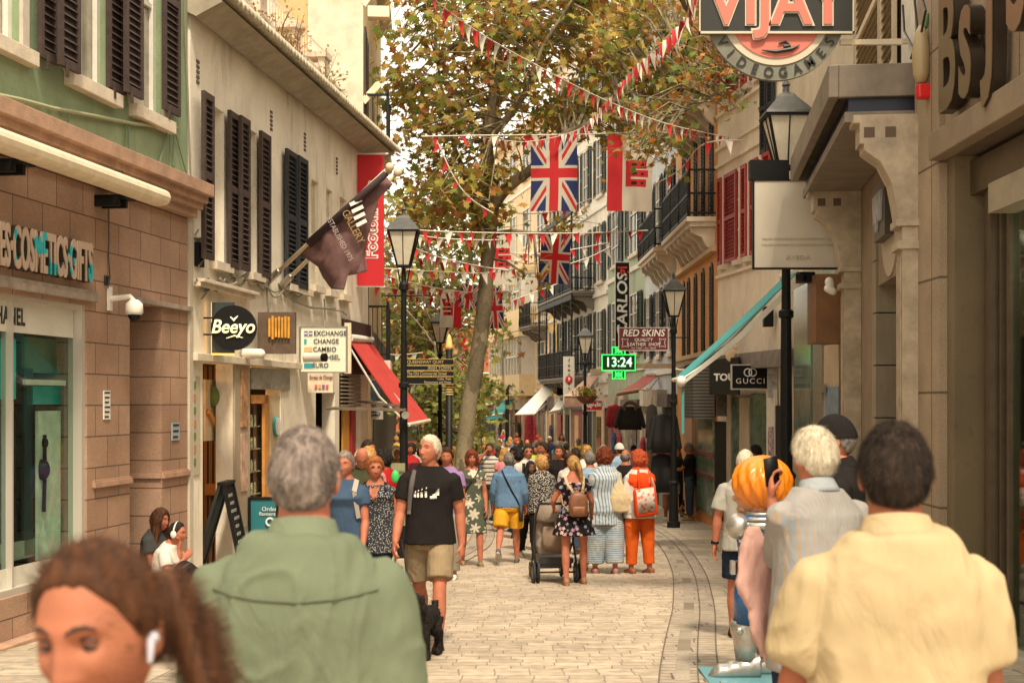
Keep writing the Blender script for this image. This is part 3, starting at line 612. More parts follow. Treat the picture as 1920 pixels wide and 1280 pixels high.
# ------------------------------------------------------------------ right side buildings
zg = gz(42) - .3
M_cs = blocks('cream_stone', (0, 1), 2.2, 1.05, (.33, .245, .16), (.37, .28, .185), (.12, .085, .055), .012, 0, zoff=.35)
M_bg = stucco('beige_stone', (.245, .18, .115), sc=3, streak=.5)
M_marb = mat('veined_marble', (.38, .30, .205), .45, .25, 5, bump=.15)
B0 = bld('beige stone jewellery shop with big dark letters, nearest on the right', (4.2, 10, gz(10)))
zb0 = R0.z(1770, 302)
uu = R0.u(1772)
b = R0.mb(); wall_holes(b, 0, R0.L, zg, 9.5, [(0, uu, zg, zb0)], .5); shell(b, 0, R0.L, zg, 9.5, 6); b.build('stone_wall', M_cs, B0)
b = R0.mb(); b.box((-.5, 0, zb0), (uu + .04, .14, zb0 + .24)); b.box((-.5, 0, zb0 + .24), (uu + .02, .05, zb0 + .27)); b.build('stone_beam', M_bg, B0, bevel=.01)
b = R0.mb(); b.box((uu - .22, -.35, zg), (uu, -.02, zb0)); b.build('jamb', stucco('olive_stone', (.16, .12, .065), streak=.3), B0)
ug = R0.u(1895, -.28)
b = R0.mb(); 
for a, w, v in ((uu - .30, .05, -.3), (uu - .42, .07, -.22), (uu - .55, .10, -.2), (uu - .70, .05, -.26), (ug + .1, .07, -.28)): b.box((a - w, v - .1, zg), (a, v, zb0 - .25))
b.box((-.4, -.3, zb0 - .35), (uu - .22, -.16, zb0 - .05)); b.build('shop_frame', mat('bronze_frame', (.12, .09, .055), .35, .2, 5, metal=.5), B0)
b = R0.mb(); b.box((-.4, -.34, zb0 - .6), (uu - .9, -.1, zb0 - .35)); b.build('roller_housing', mat('grey_housing', (.30, .25, .18), .5, .2, 3), B0)
b = R0.mb(); b.box((-.4, -.32, zg), (uu - .72, -.31, zb0 - .3)); b.build('pane', M_glass, B0)
b = R0.mb(); b.add([(-.4, -2.2, zg), (uu, -2.2, zg), (uu, -2.2, zb0), (-.4, -2.2, zb0)], [(0, 1, 2, 3)]); b.add([(uu - .3, -2.2, zg), (uu - .3, -.4, zg), (uu - .3, -.4, zb0), (uu - .3, -2.2, zb0)], [(0, 1, 2, 3)]); b.build('shop_interior', mat('shop_mahogany', (.06, .028, .014), .4, .4, 3), B0)
b = R0.mb()
for z_ in (-.2, .55, 1.3, 2.4): b.box((-.4, -.9, z_), (uu - .8, -.4, z_ + .03))
b.build('display_shelf', mat('shelf_white', (.5, .46, .36), .3), B0)
b = R0.mb(); random.seed(3)
for z_ in (-.17, .58, 1.33):
    for i in range(26): u = uu - .9 - i * .09; b.ell((u, -.6 + random.uniform(-.1, .1), z_ + .06), (.03, .03, .05), 6, 5)
b.build('jewellery', mat('gold_jewel', (.8, .62, .3), .25, metal=1), B0)
_yb = R0.mb(); _u = R0.u(1912, -.5); _yb.box((_u - .5, -.7, R0.z(1912, 1210, -.5)), (_u, -.45, R0.z(1912, 1150, -.5))); _yb.build('yellow_display_box', mat('yellow_box', (.75, .48, .02), .4), B0)
b = R0.mb(); b.box((uu - 1.9, -.8, R0.z(1905, 470, -.6)), (uu - .9, -.7, R0.z(1905, 455, -.6))); b.build('strip_light', mat('strip_light', (1, .95, .8), .5, emit=(1, .9, .7), estr=4), B0)
b = R0.mb(); b.box((uu + .0, 0, zg), (R0.L + .02, .05, zb0 + 2.2)); b.build('quoin', M_cs, B0)
# big letters, seen edge on
sg = empty('shop_sign', R0.pt(uu - .6, .1, zb0 + 1), 0, 'huge dark bronze letters standing off the beige stone wall at top right', 'shop sign')
M_bl = mat('bronze_letter', (.028, .018, .011), .35, .3, 6); M_bf = mat('letter_face_bronze', (.22, .16, .09), .3, metal=.6)
zl = zb0 + .95
for ch, px, sz in (('B', 1775, 1.0), ('s', 1810, 1.0), ('J', 1856, 1.1), ('S', 1905, 1.0)):
    u = R0.u(px, .16)
    for mm_, e, v in ((M_bl, .055, .10), (M_bf, .004, .165)):
        text(ch, 1.5 * sz, mm_, sg, frame_M(R0.pt(u, v, zl + (.12 if ch in 'JS' else -.12)), -R0.d, (0, 0, 1), R0.n), 'lettering', e, .62, .035)
# downpipe
b = MB(); px_ = 1731; 
X = XY(px_, 13.7); b.tube([(X, 13.7, gz(13.7)), (X, 13.7, 9)], .065, 14); dp_ = b.build('downpipe', mat('pipe_grey', (.26, .21, .15), .6, .2, 3), None, smooth=True)
tag(dp_, 'thick grey downpipe between the jewellery shop and the marble portal', 'pipe')
b = MB()
for z_ in (.9, 2.9, 4.3): b.tube([(X, 13.7, z_), (X, 13.7, z_ + .05)], .075, 14)
b.build('collar', mat('rust_collar', (.30, .14, .06), .7), dp_)
for py, h_, c, lab in ((605, 18, M_blk, 'small black and white sticker high on the grey downpipe'), (730, 35, mat('orange_sticker', (.8, .3, .02), .5), 'orange oval sticker on the grey downpipe'), (655, 16, M_wht, 'pale sticker in the middle of the grey downpipe')):
    b = MB(); c0 = P(1731, py, 13.63); b.tube([c0 - Vector((0, 0, h_ / 2 / F * 13.6)), c0 + Vector((0, 0, h_ / 2 / F * 13.6))], .03, 10); tag(b.build('sticker', c, None, False), lab, 'sticker')
for py0, py1, m_, lab in ((605, 680, mat('street_plate', (.3, .29, .26), .5), 'narrow blue-grey plate on the stone edge beside the downpipe'), (712, 805, mat('dark_plate', (.06, .05, .045), .5), 'narrow dark plate below the blue-grey one on the stone edge')):
    b = MB(); c0, c1 = P(1757, py1, 13.68), P(1769, py0, 13.68); b.box((c0.x, 13.66, c0.z), (c1.x, 13.70, c1.z)); tag(b.build('notice', m_, None, False), lab, 'notice')
b = MB(); b.box((XY(1741, 13.75), 13.72, zg), (XY(1772, 13.75), 14.2, 9)); b.build('pier', stucco('pale_pier', (.52, .44, .33), streak=.5), B0, world=True)
# red lamp / cream horn on the pipe
t = empty('outdoor_lamp', P(1727, 130, 13.3), 0, 'cream bulb-shaped lamp with red base and green tip by the downpipe', 'lamp')
b = MB(); c = P(1727, 100, 13.3); b.zloft([(c.x, c.y, c.z + dz, r_, r_) for dz, r_ in ((.26, .02), (.18, .06), (.0, .085), (-.2, .075), (-.28, .045))], 14); b.build('lamp_glass', mat('cream_glass', (.36, .27, .14), .4), t, False and True, smooth=True) if False else b.build('lamp_glass', mat('cream_glass', (.36, .27, .14), .4), t, smooth=True)
b = MB(); c = P(1733, 172, 13.3); b.box(c - Vector((.07, .06, .07)), c + Vector((.07, .06, .07))); b.build('lamp_base', mat('red_plastic', (.6, .01, .01), .4), t, bevel=.02)
b = MB(); c = P(1735, 38, 13.3); b.cap(c - Vector((0, 0, .06)), c + Vector((.02, 0, .05)), .025, .02); b.build('tip', mat('green_plastic', (.06, .14, .03), .5), t, smooth=True)
# ---- R1 marble portal
B1r = bld('marble portal building with carved corbels and a deep box canopy', (4.6, 16, gz(16)))
za = 4.95
ds = (R1.u(1695), R1.u(1640), zg, R1.z(1660, 528)) ; ds = (min(ds[:2]), max(ds[:2]), ds[2], ds[3])
b = R1.mb(); wall_holes(b, 0, R1.L, zg, 9.5, [ds], .6); shell(b, 0, R1.L, zg, 9.5, 6); b.build('wall', M_bg, B1r)
for pa, pb, pv in ((1722, 1692, .18), (1610, 1583, .22)):
    u0, u1 = sorted((R1.u(pa, 0), R1.u(pb, pv))); u1 = u0 + .38
    b = R1.mb(); zk = 3.35
    b.box((u0, 0, zg), (u1, pv, zk)); b.box((u0 - .03, 0, zk - .22), (u1 + .03, pv + .05, zk - .14)); b.box((u0 - .03, 0, zk), (u1 + .03, pv + .06, zk + .07))
    for k_ in range(3): b.box((u0 + .06 + k_ * .11, pv, zg), (u0 + .11 + k_ * .11, pv + .012, zk - .3))
    pl = b.build('pilaster', M_marb, B1r, bevel=.008)
    b = R1.mb(); prof = [(0, zk + .07), (pv + .04, zk + .07), (pv + .06, zk + .2), (pv + .10, zk + .42), (pv + .2, zk + .62), (pv + .36, zk + .74), (pv + .36, zk + .80), (pv + .40, zk + .80), (pv + .40, zk + 1.0), (pv + .46, zk + 1.0), (pv + .46, zk + 1.08), (0, zk + 1.08)]
    b.prism(prof, lambda v, z: (u0, v, z), lambda v, z: (u1, v, z)); b.build('corbel', M_marb, pl, bevel=.006)
    for q in range(2): b = R1.mb(); b.box((u0 - .004, .15 + q * .2 + pv * .5, zk + .86), (u0 + .02, .25 + q * .2 + pv * .5, zk + .96)); b.build('carved_square', mat('brown_inset', (.10, .06, .035), .6), pl)
# canopy
b = R1.mb(); e = R1.L - .3; b.box((.12, 0, 4.52), (e, .62, 4.74)); b.build('soffit', mat('soffit_panel', (.16, .12, .085), .35, .25, 4, metal=.2), B1r)
cn = empty('canopy', R1.pt(2, .4, 4.7), 0, 'deep beige box canopy with open rim over the marble portal', 'canopy')
M_can = mat('canopy_stone', (.19, .15, .11), .5, .25, 3, bump=.1)
b = R1.mb(); b.box((.02, .76, 4.64), (e + .1, .86, 4.96)); b.box((.02, 0, 4.64), (.10, .76, 4.96)); b.box((e + .02, 0, 4.64), (e + .10, .76, 4.96)); b.box((.1, 0, 4.9), (e, .76, 4.955)); b.build('rim', M_can, cn, bevel=.01)
b = R1.mb(); b.box((.04, .02, 4.40), (e + .04, .70, 4.50)); b.build('underside', M_can, cn)
b = R1.mb(); b.box((.10, .03, 4.50), (e, .66, 4.66)); b.build('blue_band', mat('navy_band', (.008, .012, .035), .4), cn)
# door stones
b = R1.mb()
for i in range(8): z_ = -1 + i * .62; b.box((ds[1] - .35, -.5, z_), (ds[1] + .02, .03, z_ + .605))
b.build('door_jamb', stucco('olive_stone2', (.27, .22, .15), streak=.4), B1r)
b = R1.mb(); b.box((ds[0], -.7, zg), (ds[1], -.6, ds[3])); b.build('door', M_dark, B1r)
sgn = empty('shop_sign', R1.pt(R1.u(1660), .1, 3.0), 0, 'dark wall sign with blue-white edge-on letters under the box canopy', 'shop sign')
uA = R1.u(1680); b = R1.mb(); b.box((uA, .02, R1.z(1660, 455)), (uA + .9, .12, R1.z(1660, 350))); b.build('panel', mat('brown_panel', (.06, .045, .035), .4), sgn)
text('VIJAY', .42, mat('blue_white_letter', (.42, .42, .44), .4), sgn, frame_M(R1.pt(uA + .45, .14, R1.z(1660, 402)), -R1.d, (0, 0, 1), R1.n), 'lettering', .015, .7, .015)
b = R1.mb(); cu, cz2 = uA + .4, R1.z(1670, 430); ring = [(cu + .62 * math.cos(a), cz2 + .52 * math.sin(a)) for a in [i * math.tau / 32 for i in range(32)]]
b.prism(ring, lambda x, z: (x, .02, z), lambda x, z: (x, .0, z)); b.build('round_backboard', mat('roundel', (.42, .34, .25), .5), sgn)
# upper floor shutters cream
for px0, px1 in ((1610, 1655), (1658, 1682)):
    m = R1.mb(); u0, u1 = sorted((R1.u(px0, .05), R1.u(px1, .05))); louvre(m, u0, u1, 5.2, 7.4, .05, .05, .1); m.build('shutter', mat('cream_shutter', (.52, .42, .28), .6), B1r)
b = R1.mb(); u0, u1 = sorted((R1.u(1720, .02), R1.u(1690, .02))); b.box((u0, .0, 5.0), (u1, .02, 8)); b.build('wall_panel', stucco('white_panel', (.66, .6, .5)), B1r)
for pp in (((1693, 10), (1696, 60), (1712, 90), (1718, 120)), ((1715, 0), (1722, 70), (1708, 110)), ((1730, 0), (1736, 20), (1728, 60))): cable(R1, pp, M_blk, .012, .08, B1r)
b = MB(); b.bar(P(1600, 80, 14.0), P(1702, 78, 14.3), .05); b.build('beam', M_cream, B1r)
# ---- R2 glass fronted shops
B2r = bld('narrow building with teal glass panels and brown pier', (4.9, 22, gz(22)))
b = R2.mb(); b.box((0, -6, zg), (R2.L, 0, 9)); b.build('wall', stucco('sand2', (.50, .42, .30)), B2r)
def rp(f, px0, py0, px1, py1, m, par, name, v=0, th=.04):
    u0, u1 = sorted((f.u(px0, v + th), f.u(px1, v + th))); z1_, z0_ = f.z((px0 + px1) / 2, py0, v + th), f.z((px0 + px1) / 2, py1, v + th)
    b = f.mb(); b.box((u0, v, z0_), (u1, v + th, z1_)); return b.build(name, m, par)
M_tg = mat('teal_glass_panel', (.14, .21, .17), .15, .4, 3, spec=.8)
rp(R2, 1522, 505, 1568, 640, mat('verdigris_panel', (.26, .29, .22), .4, .5, 4), B2r, 'glass_panel', .02)
rp(R2, 1488, 535, 1520, 860, M_tg, B2r, 'glass_panel', .02); rp(R2, 1524, 640, 1541, 1000, M_metal, B2r, 'steel_post', .05); rp(R2, 1542, 645, 1575, 1000, stucco('peach_wall', (.55, .42, .28)), B2r, 'wall_panel', .02)
rp(R2, 1546, 725, 1572, 830, mat('blue_poster', (.20, .27, .33), .5, .3, 7), B2r, 'poster', .07, .02)
rp(R2, 1573, 640, 1600, 1010, mat('dark_door', (.02, .024, .02), .3), B2r, 'door', .06)
rp(R2, 1534, 720, 1544, 735, M_metal, B2r, 'intercom', .11)
b = R2.mb(); u0 = R2.u(1604, .3); b.box((.05, 0, R2.z(1590, 635, .3)), (.75, .5, R2.z(1590, 498, .3))); tag(b.build('box_sign', mat('brown_box', (.20, .09, .03), .5, .2, 3)), 'plain brown box sign at the foot of the far marble pilaster', 'shop sign')
# ---- R3 white with red shutters
M_w3 = stucco('white_cracked', (.80, .71, .57), sc=1.5, streak=.35)
B3r = bld('white rendered building with red louvred shutters', (4.7, 28, gz(28)))
b = R3.mb(); b.box((0, -6, zg), (R3.L, 0, 13)); b.build('wall', M_w3, B3r)
zr0, zr1 = R3.z(1367, 494), R3.z(1367, 328)
for a, c in ((1347, 1354), (1360, 1382), (1391, 1401), (1408, 1422), (1432, 1446)):
    for z0_, z1_ in ((zr0, zr1), (zr1 + 1.55, zr1 + 3.3)):
        m = R3.mb(); u0, u1 = sorted((R3.u(a, .06), R3.u(c, .06))); louvre(m, u0, u1, z0_, z1_, .05, .05, .075); m.build('shutter', M_redsh, B3r)
for a, c in ((1355, 1360), (1382, 1391), (1401, 1408), (1422, 1432)):
    u0, u1 = sorted((R3.u(a), R3.u(c)))
    for z0_, z1_ in ((zr0, zr1), (zr1 + 1.55, zr1 + 3.3)):
        window(R3, B3r, u0, u1, z0_, z1_, .01, M_white, M_pane, (0, 2), .05, .06)
for z_ in (zr1 + .25, zr1 + .6, zr1 + 1.3, zr0 - .25): b = R3.mb(); b.box((0, 0, z_), (R3.L, .06, z_ + .06)); b.build('string_course', M_w3, B3r)
# navy shutters above, right of the sign
for a, c in ((1504, 1512), (1490, 1498)):
    m = R3.mb(); u0 = .05 + (1512 - a) * .03; louvre(m, u0, u0 + .35, 6.3, 8.0, .06); m.build('shutter', M_navy, B3r)
# ground floor of R3/R4: shops
M_shopst = stucco('shop_stone', (.42, .34, .24), streak=.5)
rp(R3, 1345, 660, 1475, 690, mat('fascia_grey', (.20, .18, .15), .5, .3, 5), B3r, 'shop_fascia', .1, .25)
rp(R3, 1330, 672, 1385, 740, M_black, B3r, 'shop_fascia', .40, .03)
_p = R3.pt(R3.u(1358, .46), .46, R3.z(1358, 708, .46))
text('TOUS', .19, M_wht, B3r, frame_M(_p + Vector((.0, -.3, 0)), (1, 0, 0), (0, 0, 1), (0, -1, 0)), 'lettering', .008, 1, .006)
b = MB(); b.ell(_p + Vector((.1, -.3, .42)), (.12, .02, .12)); b.ell(_p + Vector((.02, -.3, .58)), (.05, .02, .05)); b.ell(_p + Vector((.18, -.3, .58)), (.05, .02, .05)); b.build('emblem', mat('cream_emblem', (.55, .40, .24), .5), B3r)
for a, c, m_, nm, py in ((1370, 1408, mat('jewel_glass', (.10, .14, .10), .15, .6, 3, spec=.8), 'shop_window', 745), (1340, 1362, M_black, 'door', 790), (1362, 1369, M_shopst, 'pier', 700), (1386, 1404, M_shopst, 'pier', 745), (1408, 1436, mat('jewel_glass2', (.09, .13, .10), .12, .5, 2, spec=.8), 'shop_window', 738), (1437, 1452, M_white, 'pier', 730), (1452, 1470, M_dark, 'door', 760)):
    rp(R3, a, py, c, 968 + (c - 1340) * .35, m_, B3r, nm, .03 if nm == 'pier' else .01, .06)
rp(R3, 1440, 800, 1448, 880, mat('poster_strip', (.4, .3, .3), .5, .9, 12), B3r, 'poster', .1, .02)
# ---- R4 orange
M_or = stucco('orange_stucco', (.70, .31, .085), sc=1.5, streak=.35)
B4r = bld('orange rendered building with arched shutters and a carved stone balcony', (4.3, 33, gz(33)))
b = R4.mb(); b.box((0, -6, zg), (R4.L, 0, 12.5)); b.build('wall', M_or, B4r)
def arch_sh(f, u0, u1, z0, z1, par, m_):
    b = f.mb(); r_ = (u1 - u0) / 2; cu = (u0 + u1) / 2; pts = [(u0, z0), (u1, z0), (u1, z1 - r_)] + [(cu + r_ * math.cos(a), z1 - r_ + r_ * 1.0 * math.sin(a)) for a in [math.pi * i / 8 for i in range(1, 8)]] + [(u0, z1 - r_)]
    b.prism(pts, lambda u, z: (u, .03, z), lambda u, z: (u, .0, z)); o = b.build('arched_window', m_, par)
    b = f.mb(); z = z0 + .08
    while z < z1 - r_ * 1.2: b.box((u0 + .06, .03, z), (u1 - .06, .05, z + .03)); z += .085
    b.box((cu - .02, .03, z0), (cu + .02, .06, z1 - .1)); b.build('louvres', mat('louvre_grey', (.05, .05, .045), .6), o)
for i, px in enumerate((1283, 1292, 1305, 1319, 1335)):
    u = R4.u(px); w = .25
    arch_sh(R4, u - w, u + w * .9, R4.z(1335, 655), R4.z(1335, 492), B4r, M_black); arch_sh(R4, u - w, u + w * .9, R4.z(1335, 400), R4.z(1335, 190), B4r, M_black)
for z_ in (R4.z(1335, 655) - .12, R4.z(1335, 478), 8.6): b = R4.mb(); b.box((0, 0, z_), (R4.L, .14, z_ + .1)); b.build('string_course', mat('orange_stone', (.60, .40, .22), .8, .1, 5), B4r)
def balcony(f, u0, u1, z, par, depth=.6, n=40, corb=5, rail=1.05, solid=False, m_=M_stone):
    b = f.mb(); b.box((u0, 0, z - .10), (u1, depth, z)); b.box((u0 + .05, 0, z - .2), (u1 - .05, depth - .07, z - .1))
    for i in range(corb):
        u = u0 + .15 + (u1 - u0 - .45) * i / max(1, corb - 1)
        b.prism([(0, z - .2), (depth * .85, z - .2), (depth * .8, z - .32), (depth * .45, z - .42), (depth * .3, z - .6), (0, z - .75)], lambda v, q: (u, v, q), lambda v, q: (u + .15, v, q))
    o = b.build('balcony', m_, par); b = f.mb()
    for i in range(n + 1): u = u0 + .03 + (u1 - u0 - .06) * i / n; b.box((u - .008, depth - .05, z), (u + .008, depth - .034, z + rail))
    for i in range(5): b.box((u0 + .03, .1 * i + .05, z), (u0 + .046, .1 * i + .066, z + rail)); b.box((u1 - .046, .1 * i + .05, z), (u1 - .03, .1 * i + .066, z + rail))
    for h_ in (.08, .5, rail): b.box((u0 + .02, depth - .06, z + h_ - .02), (u1 - .02, depth - .03, z + h_ + .02)); b.box((u0 + .02, 0, z + h_ - .02), (u0 + .05, depth, z + h_ + .02))
    for i in range(4): u = u0 + .03 + (u1 - u0 - .06) * i / 3; b.tube([(u, depth - .04, z), (u, depth - .04, z + .2), (u, depth - .04, z + .4), (u, depth - .04, z + rail + .05)], [.02, .045, .02, .02], 6)
    if solid:
        for i in range(10): b.box((u0 + .04, depth - .045, z + .1 + i * .09), (u1 - .04, depth - .04, z + .16 + i * .09))
    b.build('railing', M_iron, o); return o
zb4 = R4.z(1340, 408)
balcony(R4, .25, 5.2, zb4, B4r, .62, 60, 7, 1.0, True)
for zz in (8.3,): balcony(R4, .25, 5.2, zz, B4r, .62, 50, 7, 1.0, False)
# door and jewellery window in orange ground floor
M_jg = mat('jewel_glass3', (.16, .22, .15), .12, .6, 4, spec=.8)
rp(R4, 1300, 760, 1336, 958, M_jg, B4r, 'shop_window', .01, .05); rp(R4, 1281, 745, 1297, 958, stucco('pink_pier', (.50, .28, .17)), B4r, 'pier', .02, .12)
rp(R4, 1300, 845, 1336, 852, mat('maroon', (.14, .01, .01), .5), B4r, 'shelf', .07, .02); rp(R4, 1300, 886, 1336, 892, mat('maroon', (.14, .01, .01), .5), B4r, 'shelf', .07, .02)
b = R4.mb(); zf = R4.z(1300, 655)
b.box((.1, .05, zf - 1.6), (1.6, .5, zf - .4)); b.build('roller_blind', blocks('ribbed', (0, 1), 5, .07, (.16, .14, .11), (.15, .13, .1), (.04, .035, .03), .02), B4r)
b = R4.mb(); b.box((1.8, .02, zf - .75), (7, .10, zf - .2)); b.build('shop_fascia', stucco('tan', (.42, .34, .22)), B4r)
# ---- R5 pale grey-blue, R6 green, R7 veranda, R8 yellow, R9 cream
def simple_bld(f, m_, lab, h, rows, nwin, wfr=.42, shm=None, frame=M_white, zbase=4.0, wh=1.8, pitch=3.3, surr=None, louv=True):
    t = bld(lab, tuple(f.pt(f.L / 2, 0, f.g(f.L / 2)))); b = f.mb(); b.box((0, -7, zg), (f.L, 0, h)); b.box((-.02, 0, h - .25), (f.L, .35, h)); b.build('wall', m_, t)
    for r_ in range(rows):
        z0 = zbase + r_ * pitch
        for i in range(nwin):
            cu = f.L * (i + .5) / nwin; w = f.L / nwin * wfr / 2
            window(f, t, cu - w, cu + w, z0, z0 + wh, .01, frame, M_pane, (1, 2), .05, .1)
            if shm:
                for a_, c_ in ((cu - w * 2 + .03, cu - w - .02), (cu + w + .02, cu + w * 2 - .03)): m = f.mb(); louvre(m, a_, c_, z0, z0 + wh, .04, .04, .11); m.build('shutter', shm, t)
        b = f.mb(); b.box((0, 0, z0 - .55), (f.L, .07, z0 - .4)); b.build('string_course', surr or M_white, t)
    return t
B5 = simple_bld(R5, stucco('blue_grey', (.50, .51, .50)), 'pale blue-grey rendered building beyond the orange one', 13.5, 3, 3, .4, M_navy, zbase=2.95, pitch=3.2, wh=1.9)
balcony(R5, .2, 4.5, zb4 + .1, B5, .6, 40, 5, 1.0, True)
B6 = simple_bld(R6, stucco('pale_green', (.40, .44, .31)), 'pale green rendered building carrying the vertical banner', 14, 3, 2, .42, M_gdk, zbase=3.2, pitch=3.3, wh=2.0)
B7 = simple_bld(R7, stucco('white_far', (.80, .73, .60)), 'white building with two tiers of lacy iron verandas', 16.5, 4, 4, .4, M_gdk, zbase=2.9, pitch=3.3, wh=2.2)
for z_ in (2.6, 5.95):
    o = balcony(R7, 2.5, 10.6, z_, B7, .95, 70, 6, 1.05, True, mat('veranda_grey', (.17, .15, .12), .7))
    b = R7.mb()
    for i in range(5):
        u = 2.55 + i * 2.0
        b.box((u, .88, z_), (u + .06, .94, z_ + 3.25))
        for s_ in (-1, 1):   # lacy posts
            for q in range(14): b.tube([(u + .03, .91, z_ + .2 + q * .21), (u + .03 + s_ * .16, .91, z_ + .31 + q * .21), (u + .03, .91, z_ + .42 + q * .21)], .018, 4)
    b.box((2.5, .86, z_ + 3.0), (10.6, .94, z_ + 3.2)); b.build('iron_posts', M_iron, o)
B8 = simple_bld(R8, stucco('yellow_far', (.70, .48, .15)), 'narrow yellow building beside the iron verandas', 15, 3, 1, .3, M_dkwood, zbase=2.6, pitch=3.2, wh=2.2)
B9 = simple_bld(R9, stucco('cream_far', (.78, .58, .36)), 'cream and peach building with glazed bay windows at the bend', 15.5, 4, 4, .5, None, M_white, 2.6, 1.9, 3.4)
for i in range(2):
    for z_ in (2.2, 5.4):
        b = R9.mb(); u0 = 3.2 + i * 4.6; b.box((u0, 0, z_ - .3), (u0 + 3.8, .8, z_ + .75)); b.box((u0 - .05, 0, z_ + 2.6), (u0 + 3.85, .85, z_ + 2.85)); o = b.build('bay', mat('bay_cream', (.76, .58, .34), .8, .1, 4), B9)
        b = R9.mb()
        for k_ in range(6): b.box((u0 + k_ * .74, .7, z_ + .75), (u0 + k_ * .74 + .09, .8, z_ + 2.6))
        b.box((u0, .7, z_ + 1.6), (u0 + 3.8, .79, z_ + 1.68)); b.box((u0, 0, z_ + .75), (u0 + .08, .8, z_ + 2.6)); b.build('bay_frame', M_white, o)
        b = R9.mb(); b.box((u0 + .03, .05, z_ + .75), (u0 + 3.75, .72, z_ + 2.6)); b.build('pane', M_curt, o)
balcony(R9, .3, 2.9, 5.2, B9, .9, 26, 4, 1.05, False, mat('veranda_grey', (.17, .15, .12), .7))
t = bld('red building closing the street beyond the plane tree', (-2, 94, gz(90))); f = Fac((-12, 92), (3, 94), 1)
b = f.mb(); b.box((0, -8 if f.n.y > 0 else 0, -3), (f.L, .0 if f.n.y > 0 else 8, 6.2)); 
b = MB(); b.box((-14, 92, -3), (3, 99, 6.3)); b.build('wall', stucco('brick_red', (.36, .10, .05)), t)
b = MB(); 
for z_ in (1.9, 2.9, 3.4): b.box((-13, 91.9, z_), (2, 91.98, z_ + .08))
for i in range(12): b.bar((-12 + i * 1.1, 91.9, 1.95), (-11.4 + i * 1.1, 91.9, 2.9), .06); b.bar((-11.4 + i * 1.1, 91.9, 2.9), (-10.9 + i * 1.1, 91.9, 1.95), .06)
b.build('white_rail', M_white, t)
for i in range(5):
    b = MB(); b.box((-12.5 + i * 2.6, 91.9, -.9), (-11 + i * 2.6, 91.97, 1.2)); b.build('window', M_dark, t)
# ground floors of far right shops: pillars, dark openings
def shops(f, par, n, zt_, seed=0):
    rs = random.Random(seed * 7 + 1); cuts = sorted([0, f.L] + [f.L * (i + rs.uniform(-.28, .28)) / n for i in range(1, n)])
    FR = [M_pane, M_dark, mat('shop_dim', (.05, .045, .035), .3, .5, 2), mat('shop_grn', (.05, .07, .055), .2, .4, 2), mat('shop_warm_glow', (.30, .17, .08), .6, .5, 1.5, emit=(1, .55, .2), estr=.12), mat('shop_goods', (.22, .12, .09), .7, .8, 5, col2=(.4, .35, .3)), mat('shop_red', (.30, .03, .03), .6, .5, 3)]  # the warm one glows faintly, standing in for lit shop interiors
    for u0, u1 in zip(cuts, cuts[1:]):
        b = f.mb(); b.box((u0 + .25, 0, f.g(u0) - .2), (u1 - .2, .04, zt_)); s = b.build('shop_front', rs.choice(FR), par)
        b = f.mb(); b.box((u0 + .0, 0, f.g(u0) - .2), (u0 + .25, .12, zt_ + .1)); b.build('pilaster', rs.choice((M_cream, M_stone, M_bg, mat('sage', (.24, .25, .19), .6), M_white)), s)
        um_ = u0 + (u1 - u0) * rs.uniform(.35, .65); b = f.mb(); b.box((um_, .04, f.g(u0) - .2), (um_ + .8, .07, zt_ - .25)); b.build('door', rs.choice(FR + [M_metal, M_cream]), s)
        b = f.mb(); h_ = rs.uniform(.3, .6); b.box((u0 + .02, .0, zt_), (u1 - .02, rs.uniform(.12, .3), zt_ + h_)); b.build('shop_fascia', mat('fascia%d' % rs.randrange(7), rs.choice(((.42, .34, .24), (.10, .08, .07), (.5, .42, .3), (.30, .05, .04), (.05, .16, .17), (.6, .55, .45), (.22, .15, .09))), .6, .3, 3), s)
        if seed > 3 and rs.random() < .6: b = f.mb(); uq = u0 + (u1 - u0) * rs.uniform(.3, .8); zq = zt_ + rs.uniform(.1, .9); b.box((uq, .15, zq), (uq + .07, .15 + rs.uniform(.4, .7), zq + rs.uniform(.35, .6))); b.build('blade_sign', rs.choice((M_white, M_black, mat('blade_red', (.45, .03, .03), .5), mat('blade_grey', (.3, .28, .25), .5), M_cream)), s)
        if rs.random() < .6:
            b = f.mb(); uq = u0 + .3; b.zloft([(uq, .25, -.2, .22, .10), (uq, .25, .4, .18, .09), (uq, .25, .55, .06, .05)], 12); b.build('hanging_goods', rs.choice((mat('goods_red', (.4, .04, .05), .8, .6, 8), mat('goods_blue', (.05, .08, .16), .8, .6, 8), mat('goods_dark', (.03, .025, .02), .8))), s)
shops(R5, B5, 3, 1.5, 1); shops(R6, B6, 3, 1.4, 2); shops(R7, B7, 5, 1.3, 4); shops(R8, B8, 1, 1.3, 5); shops(R9, B9, 5, 1.2, 6)
